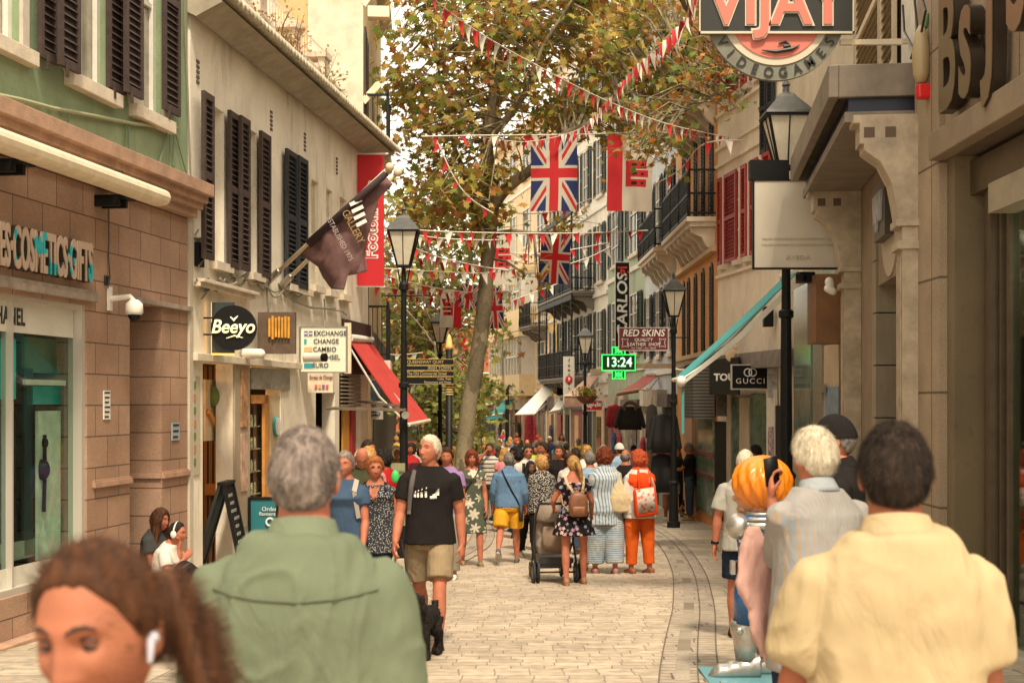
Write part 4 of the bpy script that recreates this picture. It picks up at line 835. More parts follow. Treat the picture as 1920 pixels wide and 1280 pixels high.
# ------------------------------------------------------------------ trees
def bark_mat():
    k = N('plane_bark', .85); g = k.n('NewGeometry').outputs['Position']
    v = k.n('TexVoronoi'); v.inputs['Scale'].default_value = 3.2; mp = k.n('Mapping'); mp.inputs['Scale'].default_value = (1, 1, .5); k.l(g, mp.inputs[0])
    wn = k.n('TexNoise'); wn.inputs['Scale'].default_value = 4; k.l(mp.outputs[0], wn.inputs[0]); ad = k.n('VectorMath', operation='MULTIPLY_ADD'); k.l(wn.outputs['Color'], ad.inputs[0]); ad.inputs[1].default_value = (.7, .7, .7); k.l(mp.outputs[0], ad.inputs[2]); k.l(ad.outputs[0], v.inputs['Vector'])
    c = k.ramp(v.outputs['Color'], (.0, (.15, .12, .065)), (.38, (.27, .21, .12)), (.47, (.08, .065, .035)), (.54, (.17, .135, .075)), (.64, (.34, .28, .165)), const=True)
    c = k.mix(.35, c, k.ramp(k.noise(g, 18, 8), (.3, (.07, .055, .035)), (.7, (.27, .22, .14)))); k.col(c); k.bump(k.noise(g, 25, 8), .5, .03); return k.m
M_bark = bark_mat()
M_leaf = bpy.data.materials.new('leaf'); M_leaf.use_nodes = True
_t = M_leaf.node_tree; _b = _t.nodes['Principled BSDF']; _b.inputs['Roughness'].default_value = .5; _b.inputs['Specular IOR Level'].default_value = .35
_at = _t.nodes.new('ShaderNodeAttribute'); _at.attribute_name = 'tint'; _tl = _t.nodes.new('ShaderNodeBsdfTranslucent'); _m = _t.nodes.new('ShaderNodeMixShader'); _m.inputs[0].default_value = .5
_t.links.new(_at.outputs[0], _b.inputs['Base Color']); _t.links.new(_at.outputs[0], _tl.inputs[0]); _t.links.new(_b.outputs[0], _m.inputs[1]); _t.links.new(_tl.outputs[0], _m.inputs[2]); _t.links.new(_m.outputs[0], _t.nodes['Material Output'].inputs[0])
LEAF = np.array([(0, -.55), (.16, -.28), (.52, -.42), (.40, -.10), (.98, .12), (.52, .26), (.42, .52), (.22, .42), (0, 1.0), (-.22, .42), (-.42, .52), (-.52, .26), (-.98, .12), (-.40, -.10), (-.52, -.42), (-.16, -.28)], dtype=np.float64)
def leaves(centers, size, pal, rng, parent, name='crown', droop=.5):
    n = len(centers); c = np.asarray(centers); k = len(LEAF)
    nrm = rng.normal(size=(n, 3)); nrm[:, 2] += .7; nrm[:, 1] -= .25; nrm /= np.linalg.norm(nrm, axis=1)[:, None]
    t = rng.normal(size=(n, 3)); t[:, 2] -= droop * 1.6; t -= (t * nrm).sum(1)[:, None] * nrm; t /= np.linalg.norm(t, axis=1)[:, None]; s = np.cross(nrm, t)
    sz = size * rng.uniform(.55, 1.25, n)[:, None, None]
    bend = -(np.abs(LEAF[:, 0]) ** 2 * .35 + LEAF[:, 1] ** 2 * .12)[None, :, None] * rng.uniform(-.4, 1.4, n)[:, None, None]
    v = c[:, None, :] + sz * (LEAF[None, :, 0, None] * s[:, None, :] + LEAF[None, :, 1, None] * t[:, None, :] + bend * nrm[:, None, :])
    me = bpy.data.meshes.new(name); me.vertices.add(n * k); me.vertices.foreach_set('co', v.reshape(-1)); me.loops.add(n * k); me.loops.foreach_set('vertex_index', np.arange(n * k, dtype=np.int32))
    me.polygons.add(n); me.polygons.foreach_set('loop_start', np.arange(0, n * k, k, dtype=np.int32)); me.polygons.foreach_set('loop_total', np.full(n, k, dtype=np.int32)); me.update()
    pal = np.array(pal); w = pal[:, 3] / pal[:, 3].sum(); idx = rng.choice(len(pal), n, p=w); col = pal[idx, :3] * rng.uniform(.7, 1.3, n)[:, None]
    a = me.attributes.new('tint', 'FLOAT_COLOR', 'POINT'); rgba = np.ones((n, k, 4)); rgba[:, :, :3] = col[:, None, :]; a.data.foreach_set('color', rgba.reshape(-1))
    return link(name, me, M_leaf, parent, True)
def inpoly(x, y, P_):
    c = False; j = len(P_) - 1
    for i in range(len(P_)):
        if (P_[i][1] > y) != (P_[j][1] > y) and x < (P_[j][0] - P_[i][0]) * (y - P_[i][1]) / (P_[j][1] - P_[i][1]) + P_[i][0]: c = not c
        j = i
    return c
def crown(polys, d, dd, spread, per, size, pal, parent, rng, limbs=None, gap=.0, twig=True, gscale=60.):
    pts = []; tw = MB()
    for poly, n in polys:
        xs = [p[0] for p in poly]; ys = [p[1] for p in poly]; k = 0; tries = 0
        while k < n and tries < n * 30:
            tries += 1; x = rng.uniform(min(xs), max(xs)); y = rng.uniform(min(ys), max(ys))
            if not inpoly(x, y, poly): continue
            if noise.noise(Vector((x / gscale, y / gscale, d))) < gap - .25: continue
            dy = rng.normal() * dd; c = P(x, y, d) + Vector((0, dy, 0)); k += 1
            m = max(3, int(per * rng.uniform(.5, 1.5)))
            q = rng.normal(size=(m, 3)) * spread * np.array([1.2, 1.2, .55]) ; pts += [tuple(np.array(c) + e) for e in q]
            if twig and limbs:
                L = min(limbs, key=lambda e: (e - c).length); 
                if (L - c).length < 4.0:
                    mid = (L + c) / 2 + Vector((0, 0, .12 * (L - c).length)); tw.tube([L, mid, c], [.03, .018, .008], 4)
                    for e in q[:3]: tw.tube([c, tuple(np.array(c) + e)], [.008, .004], 3)
    o = leaves(pts, size, pal, rng, parent)
    if twig and tw.v: tw.build('twigs', M_bark, o)
    return o
def limb(b, pts, rs, sub=6):
    P_ = []; Rr = []
    for i in range(len(pts) - 1):
        p0, p1, p2, p3 = pts[max(i - 1, 0)], pts[i], pts[i + 1], pts[min(i + 2, len(pts) - 1)]
        for k in range(sub):
            t = k / sub; q = .5 * ((2 * p1) + (p2 - p0) * t + (2 * p0 - 5 * p1 + 4 * p2 - p3) * t * t + (3 * p1 - p0 - 3 * p2 + p3) * t ** 3)
            P_.append(q + Vector((noise.noise(q * 1.3), noise.noise(q * 1.3 + Vector((9, 0, 0))), 0)) * .06); Rr.append((rs[i] + (rs[i + 1] - rs[i]) * t) * (1 + .12 * noise.noise(q * 2.5)))
    P_.append(pts[-1]); Rr.append(rs[-1]); b.tube(P_, Rr, 14); return P_
rng = np.random.default_rng(11)
PAL1 = [(.38, .36, .07, 3.6), (.42, .24, .05, 3), (.50, .38, .09, 2.2), (.36, .13, .045, 1.2), (.20, .26, .05, 2.4), (.55, .26, .07, .6), (.62, .48, .14, .8)]
TD = 32.0
T1 = empty('plane_tree', (XY(868, TD), TD, gz(TD)), 0, 'large plane tree with mottled trunk and autumn leaves rising mid-street behind the crowd', 'tree')
b = MB(); q = lambda x, y, dy=0: P(x, y, TD + dy) + Vector((0, 0, 0))
base = Vector((XY(862, TD), TD, gz(TD) - .1))
tr = limb(b, [base, q(870, 860), q(880, 760), q(896, 660), q(908, 560), q(916, 470), q(924, 385)], [.26, .21, .19, .18, .17, .16, .15])
l1 = limb(b, [q(923, 390), q(914, 300, -.3), q(922, 210, -.6), q(934, 90, -.3), q(930, -40), q(940, -160)], [.20, .16, .13, .10, .08, .04])
l2 = limb(b, [q(924, 385), q(955, 350), q(1010, 305, -.5), q(1060, 255, -1), q(1130, 215, -1.5), q(1215, 110, -2), q(1290, 30, -2.5)], [.16, .13, .11, .09, .07, .05, .03])
l3 = limb(b, [q(912, 470), q(896, 420, .5), q(880, 350, 1.), q(850, 260, 1.5), q(820, 120, 1.5)], [.13, .12, .08, .05, .03])
l4 = limb(b, [q(922, 440), q(960, 434), q(1010, 437), q(1052, 430)], [.06, .05, .04, .025])
l5 = limb(b, [q(918, 260, -.6), q(980, 180, -1.4), q(1020, 80, -1.6), q(1090, -20, -2)], [.09, .07, .05, .03])
l6 = limb(b, [q(1130, 215, -1.5), q(1220, 230, -3), q(1320, 190, -4), q(1380, 150, -4.5)], [.05, .035, .02, .01])
l7 = limb(b, [q(930, 120, -.3), q(860, 40, -.5), q(800, -40, -.8)], [.07, .05, .03])
b.build('trunk', M_bark, T1, smooth=True)
limbs = [p for l in (l1, l2, l3, l5, l6, l7) for p in l]
crown([([(770, -60), (728, 90), (722, 250), (735, 330), (760, 400), (830, 450), (905, 455), (940, 375), (1000, 310), (960, 230), (1000, 130), (1080, 60), (1090, -60)], 285),
       ([(1000, 110), (940, 230), (1060, 262), (1180, 258), (1300, 245), (1340, 200), (1300, 110), (1270, -60), (1080, -60)], 215),
       ([(860, -80), (1280, -80), (1300, 110), (900, 120)], 70)],
      TD, 1.5, .32, 15, .135, PAL1, T1, rng, limbs, gap=.26, gscale=55.)
TD2 = 27.5
crown([([(1180, 170), (1170, 255), (1225, 320), (1275, 300), (1320, 225), (1345, 195), (1330, 110), (1290, 60), (1240, 120)], 60), ([(1330, 120), (1350, 210), (1405, 190), (1425, 160), (1370, 120)], 12)], TD2, .8, .28, 9, .10,
      [(.24, .24, .04, 3), (.40, .16, .03, 2), (.5, .22, .05, 1), (.14, .2, .04, 2)], T1, rng, l6, gap=.16)
crown([([(1040, 410), (1030, 450), (1090, 440), (1085, 405)], 7), ([(960, 480), (950, 520), (1010, 545), (1005, 490)], 6), ([(905, 380), (950, 320), (900, 300)], 20)], TD - .5, .4, .2, 9, .10, PAL1, T1, rng, l4 + tr[-8:], gap=0)
PAL2 = [(.19, .21, .05, 4), (.13, .15, .035, 3), (.34, .30, .07, 2.8), (.46, .32, .08, 2), (.30, .13, .04, 1.6)]
def tree(lab, px, d, base_py, top_py, polys, dd, spread, per, size, pal, r=.2, gap=.05, seed=3):
    rg = np.random.default_rng(seed); t = empty('plane_tree', (XY(px, d), d, gz(d)), 0, lab, 'tree', 'plane trees down the left of the street'); b = MB()
    tr_ = limb(b, [Vector((XY(px, d), d, gz(d) - .1)), P(px + 3, (base_py + top_py) / 2, d), P(px, top_py, d)], [r, r * .8, r * .4])
    lim = list(tr_[6:])
    for i in range(7):
        a = rg.uniform(0, 6.28); s = tr_[int(len(tr_) * rg.uniform(.35, .95)) - 1]; e = s + Vector((math.cos(a) * 1.6, math.sin(a) * 1.6, rg.uniform(.6, 1.8))); lim += limb(b, [s, (s + e) / 2 + Vector((0, 0, .15)), e], [r * .4, r * .25, r * .1], 4)
    b.build('trunk', M_bark, t, smooth=True)
    crown(polys, d, dd, spread, per, size, pal, t, rg, lim, gap=gap); return t
tree('second tree, dense green and yellow, behind the tall left lamp post', 800, 52, 850, 420, [([(760, 330), (715, 420), (698, 560), (735, 650), (850, 660), (925, 640), (935, 420), (900, 340), (820, 330)], 170)], 1.6, .42, 20, .18, PAL2, .16, .02, 4)
tree('low leafy young tree behind the black finger signpost', 815, 43, 850, 640, [([(760, 690), (755, 760), (770, 830), (850, 845), (905, 835), (925, 740), (900, 690), (830, 660)], 85)], 1.0, .32, 18, .15, PAL2[:3] + [(.4, .4, .1, 3)], .07, .0, 5)
tree('far tree filling the gap beside the red banner', 735, 58, 830, 560, [([(690, 480), (680, 600), (665, 700), (700, 775), (780, 770), (800, 640), (770, 500)], 80)], 2.2, .5, 18, .2, PAL2, .15, .02, 6)
tree('farthest street tree closing the view over the crowd', 860, 72, 840, 620, [([(830, 560), (790, 700), (800, 800), (900, 815), (925, 760), (925, 640), (890, 560)], 60)], 2.4, .6, 16, .24, PAL2 + [(.25, .16, .04, 2)], .15, .05, 7)
# ------------------------------------------------------------------ street lamps
def lamp(px, d, lab, H=5.4, scale=1.0):
    H = H / scale; x = XY(px, d); t = empty('street_lamp', (x, d, gz(d)), 0, lab, 'street lamp', 'black Victorian lamps along the street')
    z0 = gz(d); b = MB(); hl = H - .95
    b.tube([(x, d, z0), (x, d, z0 + .12), (x, d, z0 + .14), (x, d, z0 + .9), (x, d, z0 + .95), (x, d, z0 + 1.0), (x, d, z0 + 2.6), (x, d, z0 + 2.62), (x, d, z0 + 2.68), (x, d, z0 + 2.7), (x, d, z0 + hl - .35), (x, d, z0 + hl - .33), (x, d, z0 + hl - .25), (x, d, z0 + hl - .2), (x, d, z0 + hl)],
           [.14, .14, .105, .09, .11, .07, .055, .08, .08, .05, .042, .075, .075, .04, .03], 16)
    b.tube([(x - .28, d, z0 + hl - .42), (x + .28, d, z0 + hl - .42)], .014, 6); b.build('post', M_iron, t, smooth=False)
    b = MB(); zb = z0 + hl; R_ = [(.09, 0), (.10, .03), (.225, .56), (.235, .60)]
    def sq(r, z): return [(x + sx * r, d + sy * r, z) for sx, sy in ((-1, -1), (1, -1), (1, 1), (-1, 1))]
    lo, hi = sq(.095, zb + .03), sq(.22, zb + .56)
    for i in range(4): b.bar(lo[i], hi[i], .022); b.bar(hi[i], hi[(i + 1) % 4], .035); b.bar(lo[i], lo[(i + 1) % 4], .03)
    for i in range(4): m0 = (Vector(lo[i]) + Vector(lo[(i + 1) % 4])) / 2; m1 = (Vector(hi[i]) + Vector(hi[(i + 1) % 4])) / 2; b.bar(m0, m1, .012)
    b.bar((x - .09, d, zb - .02), (x - .05, d, zb - .25), .02); b.bar((x + .09, d, zb - .02), (x + .05, d, zb - .25), .02)
    b.build('lantern_frame', M_iron, t)
    b = MB(); b.loft([((x, d, zb + .04), (.09 * 1.35, 0, 0), (0, .09 * 1.35, 0)), ((x, d, zb + .555), (.205 * 1.35, 0, 0), (0, .205 * 1.35, 0))], 4); 
    b2 = MB(); r0, r1 = .088, .212
    A, B_ = sq(r0, zb + .04), sq(r1, zb + .55); b2.add(A + B_, [(0, 1, 5, 4), (1, 2, 6, 5), (2, 3, 7, 6), (3, 0, 4, 7)]); b2.build('lamp_glass', M_lampglass, t)
    b = MB(); A, B_, C_ = sq(.25, zb + .57), sq(.24, zb + .60), sq(.10, zb + .76); D_ = sq(.075, zb + .80)
    b.add(A + B_ + C_ + D_, [(3, 2, 1, 0)] + [(4 * k + i, 4 * k + (i + 1) % 4, 4 * k + 4 + (i + 1) % 4, 4 * k + 4 + i) for k in range(3) for i in range(4)] + [(12, 13, 14, 15)])
    b.tube([(x, d, zb + .80), (x, d, zb + .83), (x, d, zb + .88), (x, d, zb + .90), (x, d, zb + .97)], [.06, .035, .03, .045, .008], 10)
    b.build('roof', mat('lamp_roof', (.05, .047, .04), .5, .3, 8), t); t.scale = (scale,) * 3; return t
lamp(1474, 20.4, 'street lamp rising behind the blank cream sign at top right', 6.95, 1.36)
lamp(757, 21.9, 'tall street lamp left of centre in front of the trees')
lamp(1263, 30.2, 'street lamp holding the leather shop sign on the right')
lamp(825, 38, 'middle street lamp between the tall left one and the plane trunk')
lamp(1097, 44, 'street lamp with the hanging flower basket near the white verandas')
lamp(785, 60, 'distant street lamp above the finger signpost boards')
lamp(740, 78, 'farthest tiny street lamp beside the sloping red awning')
b = MB(); b.tube([(XY(951, 58), 58, gz(58)), (XY(951, 58), 58, 1.6), (XY(951, 58), 58, 2.1), (XY(955, 58), 58, 2.3), (XY(961, 58), 58, 2.2)], [.09, .08, .07, .04, .03], 10)
tag(b.build('hooked_post', M_iron, None, False), 'slim black post with a hooked top before the cream bay windows', 'post')
# ------------------------------------------------------------------ finger post
d = 24; x = XY(842, d); z0 = gz(d)
t = empty('signpost', (x, d, z0), 0, 'black finger signpost with gold lettering and gilt finial', 'signpost')
zt_ = P(0, 655, d).z
b = MB(); b.tube([(x, d, z0), (x, d, z0 + .9), (x, d, z0 + .95), (x, d, zt_)], [.09, .075, .06, .058], 14); b.build('post', M_iron, t, smooth=True)
b = MB(); b.tube([(x, d, zt_), (x, d, zt_ + .04), (x, d, zt_ + .08), (x, d, zt_ + .2), (x, d, zt_ + .26)], [.06, .075, .06, .04, .01], 12); b.build('finial', M_gold, t, smooth=True)
for i, (py0, py1, txt, al) in enumerate(((673, 684, ('QUEENSWAY QUAY',), 'L'), (685.5, 694, ('IRISH TOWN',), 'R'), (695.5, 705, ('The Old Commercial Street',), 'L'), (706.5, 720, ('Cafes  Pubs', 'Restaurants and Shops'), 'R'))):
    a, c = P(757, py1, d - .08), P(850, py0, d - .08); b = MB(); b.box((a.x, d - .1, a.z), (c.x, d - .06, c.z)); bd = b.build('board', M_black, t)
    b = MB(); b.box((a.x, d - .104, a.z), (c.x, d - .1, a.z + .005)); b.box((a.x, d - .104, c.z - .005), (c.x, d - .1, c.z)); b.build('gold_rim', M_gold, bd)
    for j, s in enumerate(txt):
        yy = (py0 + py1) / 2 + (0 if len(txt) == 1 else (-3, 3)[j]); px = 763 if al == 'L' else 846
        text(s, (.075 if len(txt) == 1 else .055), mat('board_gold', (.42, .32, .16), .5), bd, frame_M(P(px, yy, d - .106), (1, 0, 0), (0, 0, 1), (0, -1, 0)), 'lettering', .002, .9 if i != 2 else .78, .0005, 'LEFT' if al == 'L' else 'RIGHT')
for k_ in range(5):
    b = MB(); zz = P(0, 722 + k_ * 4.5, d).z; b.tube([(x, d, zz), (x, d, zz + .02)], .07, 12); b.build('band', M_gold, t)
# ------------------------------------------------------------------ flags
def flag_mesh(w, h, nx, ny, colf, wave=.05, seed=0, thick=True):
    vs = []; cols = []; fs = []
    for j in range(ny + 1):
        for i in range(nx + 1):
            u, v = i / nx, j / ny; y = wave * (math.sin(u * 5 + v * 2.2 + seed) * .5 + math.sin(u * 11 + v * 3 + seed * 2) * .25) * (.25 + v)
            vs.append(((u - .5) * w + .015 * math.sin(v * 4 + seed) * v, y, -v * h))
    for j in range(ny):
        for i in range(nx): q = j * (nx + 1) + i; fs.append((q, q + 1, q + nx + 2, q + nx + 1)); cols.append(colf((i + .5) / nx, (j + .5) / ny))
    return vs, fs, cols
NV, RD, WH = (.02, .03, .13), (.55, .02, .025), (.62, .55, .44)
def uj(u, v, asp=1.62):
    x, y = u - .5, (v - .5) * asp; W_, H_ = .5, asp / 2
    if abs(x) < .10 or abs(y) < .10: return RD
    if abs(x) < .165 or abs(y) < .165: return WH
    L = math.hypot(W_, H_); 
    for s in (1, -1):
        dd_ = (x * H_ - s * y * W_) / L
        if abs(dd_) < .105:
            side = 1 if (x > 0) else -1
            if 0 < dd_ * side * s * s < .0: pass
            off = dd_ * (1 if (s == 1) else -1) * (1 if x > 0 else -1)
            if -.01 < off * (1 if s == 1 else 1) < .055: return RD
            return WH
    return NV
def gib(u, v, flip=False):
    if flip: u = 1 - u
    if u < .34: return RD
    # castle lying on its side
    a, b_ = (u - .40) / .5, (v - .34) / .34
    if 0 <= a <= 1 and 0 <= b_ <= 1:
        for lo, hi, tp in ((0, .3, .92), (.36, .64, 1.0), (.7, 1, .92)):
            if lo <= b_ <= hi and a < tp:
                m = (b_ - lo) / (hi - lo)
                if abs(m - .5) < .22 and .25 < a < .5: return (.02, .015, .01)
                if abs(m - .5) < .15 and .66 < a < .8: return (.02, .015, .01)
                return RD
        if a < .22: return RD
    return WH
M_cloth = bpy.data.materials.new('flag_cloth'); M_cloth.use_nodes = True; _t = M_cloth.node_tree; _b = _t.nodes['Principled BSDF']; _b.inputs['Roughness'].default_value = .85
_at = _t.nodes.new('ShaderNodeAttribute'); _at.attribute_name = 'tint'; _t.links.new(_at.outputs[0], _b.inputs['Base Color'])
_tl = _t.nodes.new('ShaderNodeBsdfTranslucent'); _m = _t.nodes.new('ShaderNodeMixShader'); _m.inputs[0].default_value = .3; _t.links.new(_at.outputs[0], _tl.inputs[0]); _t.links.new(_b.outputs[0], _m.inputs[1]); _t.links.new(_tl.outputs[0], _m.inputs[2]); _t.links.new(_m.outputs[0], _t.nodes['Material Output'].inputs[0])
def flag(px0, py0, px1, py1, d, colf, lab, seed, rz=0, tilt=0, nx=72, ny=110):
    w, h = (px1 - px0) * d / F, (py1 - py0) * d / F; vs, fs, cols = flag_mesh(w, h, nx, ny, colf, .07, seed)
    me = bpy.data.meshes.new('hanging_flag'); me.from_pydata(vs, [], fs); a = me.attributes.new('tint', 'FLOAT_COLOR', 'FACE'); a.data.foreach_set('color', [c for q in cols for c in (*q, 1)])
    o = link('hanging_flag', me, M_cloth, smooth=True); o.location = P((px0 + px1) / 2, py0, d); o.rotation_euler = (0, tilt, rz); tag(o, lab, 'flag', 'flags hung on lines over the street')
    b = MB(); b.tube([P(px0 - 260, py0 - 4, d), P(px0, py0, d), P(px1, py0, d), P(px1 + 200, py0 - 5, d)], .006, 4); return o
flag(995, 253, 1082, 396, 30, uj, 'largest Union Jack hanging upright over the street', 0)
flag(1139, 253, 1224, 396, 30, gib, 'large red and white castle flag hanging right of the biggest Union Jack', 1.3)
flag(1016, 432, 1072, 531, 36, uj, 'second Union Jack, tilted, hanging below the largest one', 2.1, .1, .06)
flag(903, 430, 965, 534, 42, gib, 'castle flag partly hidden by the plane trunk', 3.3)
flag(866, 534, 900, 580, 37, uj, 'small crumpled Union Jack just left of the plane trunk', 4, .3, .2, 40, 50)
flag(910, 540, 940, 616, 37, uj, 'small Union Jack emerging right of the plane trunk', 5, .1, -.06, 40, 60)
flag(826, 543, 866, 614, 37, lambda u, v: gib(u, v, True), 'small castle flag with its red band on the right above the middle lamp', 6, 0, .03, 40, 60)
b = MB(); rr = random.Random(8)
for k_ in range(40):
    c = P(868 + rr.uniform(-1, 1) * 14 + k_ * .25, 600 + k_ * 3.6, 66) ; e = rr.uniform(.10, .22); b.add([c, c + Vector((e, 0, .02)), c + Vector((e * .5, .1, -e * 1.3))], [(0, 1, 2)])
tag(b.build('red_streamer', mat('red_cloth', RD, .8), None, False), 'bundle of red and white cloth streaming down left of the plane trunk', 'streamer')
# ------------------------------------------------------------------ bunting
M_red, M_wc = mat('red_pennant', (.52, .022, .022), .8), mat('white_pennant', (.66, .60, .50), .8)
def pen_mesh(m):
    b = MB(); n = 4; vs = []; 
    for j in range(n + 1):
        w = .5 * (1 - j / n) + .005
        for s in (-1, 0, 1): vs.append((s * w, .06 * math.sin(j * 1.1) * (1 if s else 1.8), -j / n * 1.55))
    fs = [(j * 3 + i, j * 3 + i + 1, j * 3 + i + 4, j * 3 + i + 3) for j in range(n) for i in range(2)]
    b.add(vs, fs); me = b.mesh('pennant'); me.materials.append(m); me.polygons.foreach_set('use_smooth', [True] * len(me.polygons)); return me
PM = (pen_mesh(M_red), pen_mesh(M_wc))
def bunting(pts, size, gap, lab, seed=0, pat='rw', twist=.5):
    rr = random.Random(seed); Q = [P(*p) for p in pts]; path = []
    for i in range(len(Q) - 1):
        p0, p1, p2, p3 = Q[max(i - 1, 0)], Q[i], Q[i + 1], Q[min(i + 2, len(Q) - 1)]
        for k in range(12): t = k / 12; path.append(.5 * ((2 * p1) + (p2 - p0) * t + (2 * p0 - 5 * p1 + 4 * p2 - p3) * t * t + (3 * p1 - p0 - 3 * p2 + p3) * t ** 3))
    path.append(Q[-1]); b = MB(); b.tube(path, .007 + .0002 * Q[0].y, 4); c = b.build('bunting', M_wc, None, False); tag(c, lab, 'bunting', 'red and white bunting strung across the street')
    s = 0; nxt = gap * .5; k = 0
    for a, e in zip(path, path[1:]):
        L = (e - a).length
        while nxt <= s + L and k < 98:
            q = a + (e - a) * ((nxt - s) / L); o = bpy.data.objects.new('pennant', PM[0 if pat[k % len(pat)] == 'r' else 1]); COL.objects.link(o); o.parent = c
            o.location = q; sz = size * rr.uniform(.85, 1.1); o.scale = (sz, sz, sz * 1.1); dv = e - a; o.rotation_euler = (rr.uniform(-.25, .35), -math.atan2(dv.z, math.hypot(dv.x, dv.y)) * .6 + rr.uniform(-.2, .2), math.atan2(dv.y, dv.x) + rr.uniform(-twist, twist)); k += 1; nxt += gap
        s += L
    return c
bunting([(780, -30, 14.5), (880, 50, 16.5), (1010, 125, 19), (1140, 190, 22), (1260, 235, 26), (1390, 262, 30)], .135, .27, 'bunting line falling from top centre to the right over the biggest flags', 1)
bunting([(1310, -40, 13), (1275, 50, 15.5), (1190, 130, 19), (1130, 200, 22), (1080, 245, 25), (985, 266, 28), (900, 256, 31)], .13, .26, 'bunting line falling from top right to the left across the plane branches', 2, twist=.9)
bunting([(790, 256, 28), (900, 254, 29), (1090, 252, 30), (1250, 246, 31), (1400, 246, 32), (1525, 246, 33)], .17, .75, 'high level bunting line that runs along the top of the biggest flags', 3, 'rrw')
bunting([(1228, 345, 30), (1275, 318, 29), (1320, 270, 28), (1400, 262, 28)], .17, .42, 'short bunting line by the arched windows of the orange building', 4, 'rrwr')
bunting([(722, 427, 27), (830, 434, 28), (960, 437, 29), (1090, 437, 30), (1215, 432, 31)], .155, .29, 'level bunting line crossing between the two tiers of big flags', 5, 'rrw')
bunting([(722, 432, 28), (820, 446, 28.5), (900, 450, 29), (945, 449, 30)], .13, .215, 'second bunting line just beneath the upper level one', 6)
bunting([(775, 464, 28), (830, 484, 29), (905, 500, 30), (960, 508, 31)], .135, .22, 'bunting line sloping down from the tall lamp to the trunk', 7)
bunting([(1070, 494, 44), (1110, 480, 44), (1145, 462, 44)], .22, .34, 'short bunting line rising to the green building', 8)
bunting([(718, 503, 30), (800, 508, 30.5), (900, 512, 31), (965, 504, 31.5)], .15, .25, 'bunting line through the middle of the smaller castle flag', 9)
bunting([(700, 508, 31), (770, 530, 31.5), (850, 545, 32), (900, 548, 32.5), (960, 545, 33)], .145, .2, 'bunting line starting behind the red banner and sagging to the trunk', 10)
bunting([(700, 535, 33), (780, 545, 34), (870, 550, 35), (960, 548, 36)], .17, .28, 'lower bunting line level with the smallest flags', 11)
bunting([(720, 548, 34), (800, 558, 35), (860, 560, 36)], .15, .24, 'short bunting line above the middle street lamp', 12)
bunting([(930, 392, 36), (975, 400, 36), (1040, 396, 36), (1110, 372, 36)], .16, .5, 'loose bunting under the bottom edge of the largest Union Jack', 13, 'rwr')
bunting([(925, 640, 70), (935, 600, 66), (950, 570, 62), (985, 555, 58)], .25, .45, 'bunting dropping toward the white rail of the red building', 14)
bunting([(970, 560, 56), (1010, 545, 56), (1050, 530, 56)], .22, .4, 'bunting by the small iron balcony of the cream building', 15)
bunting([(815, 255, 29), (850, 330, 29), (880, 370, 29), (925, 400, 29)], .14, .42, 'mostly red bunting glimpsed through the crown of the big plane tree', 16, 'r')
bunting([(700, 470, 34), (760, 480, 34), (830, 492, 34), (900, 490, 34)], .15, .26, 'faint bunting line between the lantern and the plane trunk', 17)
bunting([(930, 470, 48), (1000, 476, 48), (1060, 470, 48), (1140, 455, 48)], .2, .4, 'bunting line sagging behind the second Union Jack', 18)
bunting([(880, 590, 60), (900, 640, 60), (890, 690, 60)], .2, .25, 'cascade of bunting hanging down left of the trunk', 19)
bunting([(690, 655, 50), (740, 665, 50), (800, 660, 50)], .2, .3, 'low bunting line above the sloping red awning', 20)
# ------------------------------------------------------------------ projecting signs
def board(px0, py0, px1, py1, d, m, lab, name='projecting_sign', th=.08, frame=None, fw=.02, cat='shop sign', yaw=0):
    a, c = P(px0, py1, d), P(px1, py0, d); t = empty(name, ((a.x + c.x) / 2, d, a.z), 0, lab, cat)
    b = MB(); b.box((a.x, d, a.z), (c.x, d + th, c.z)); b.build('panel', m, t)
    if frame:
        b = MB(); e = .004
        b.box((a.x - e, d - .015, a.z - e), (a.x + fw, d + th + e, c.z + e)); b.box((c.x - fw, d - .015, a.z - e), (c.x + e, d + th + e, c.z + e)); b.box((a.x + fw, d - .014, a.z - e), (c.x - fw, d + th + e - .001, a.z + fw)); b.box((a.x + fw, d - .014, c.z - fw), (c.x - fw, d + th + e - .001, c.z + e)); b.build('frame', frame, t)
    return t
def lab_t(s, px, py, d, h_px, m, par, sx=1, off=.0, al='CENTER', shear=0, rot=0, dz=.012, ext=.003, space=1, name='lettering'):
    s_ = h_px / F * d / .72; M = frame_M(P(px, py, d - dz), (1, 0, 0), (0, 0, 1), (0, -1, 0)) @ Matrix.Rotation(rot, 4, 'Z'); return text(s, s_, m, par, M, name, ext, sx, off * s_, al, shear, space)
# round black sign with glowing script
d = 16.9; t = empty('projecting_sign', P(437, 656, d), 0, 'round black sign with glowing cream script on a wall bracket', 'shop sign'); c = P(437, 614, d); r_ = 42 / F * d
b = MB(); b.tube([c, c + Vector((0, .1, 0))], r_, 40); b.build('disc', M_black, t)
for s, px, py, h in (('Beeyo', 436, 613, 26),):
    lab_t(s, px, py, d, h, M_ledw, t, .9, .012, shear=.25, dz=.02, ext=.008)
b = MB(); b.tube([P(432, 594, d - .02), P(438, 600, d - .02), P(446, 592, d - .02)], [.006, .018, .004], 6); b.tube([P(424, 634, d - .02), P(440, 629, d - .02), P(455, 633, d - .02)], [.004, .009, .004], 6); b.build('leaf_mark', M_ledw, t)
b = MB(); b.box(P(378, 632, d), P(381, 590, d + .03)); 
for y in (596, 627): b.bar(P(379, y, d + .02), P(400, y, d + .02), .02)
b.build('bracket', M_iron, t)
b = MB(); b.box(P(397, 662, d + .06), P(440, 567, d + .09)); b.build('wall_plate', mat('dark_green_plate', (.03, .04, .035), .4), t)
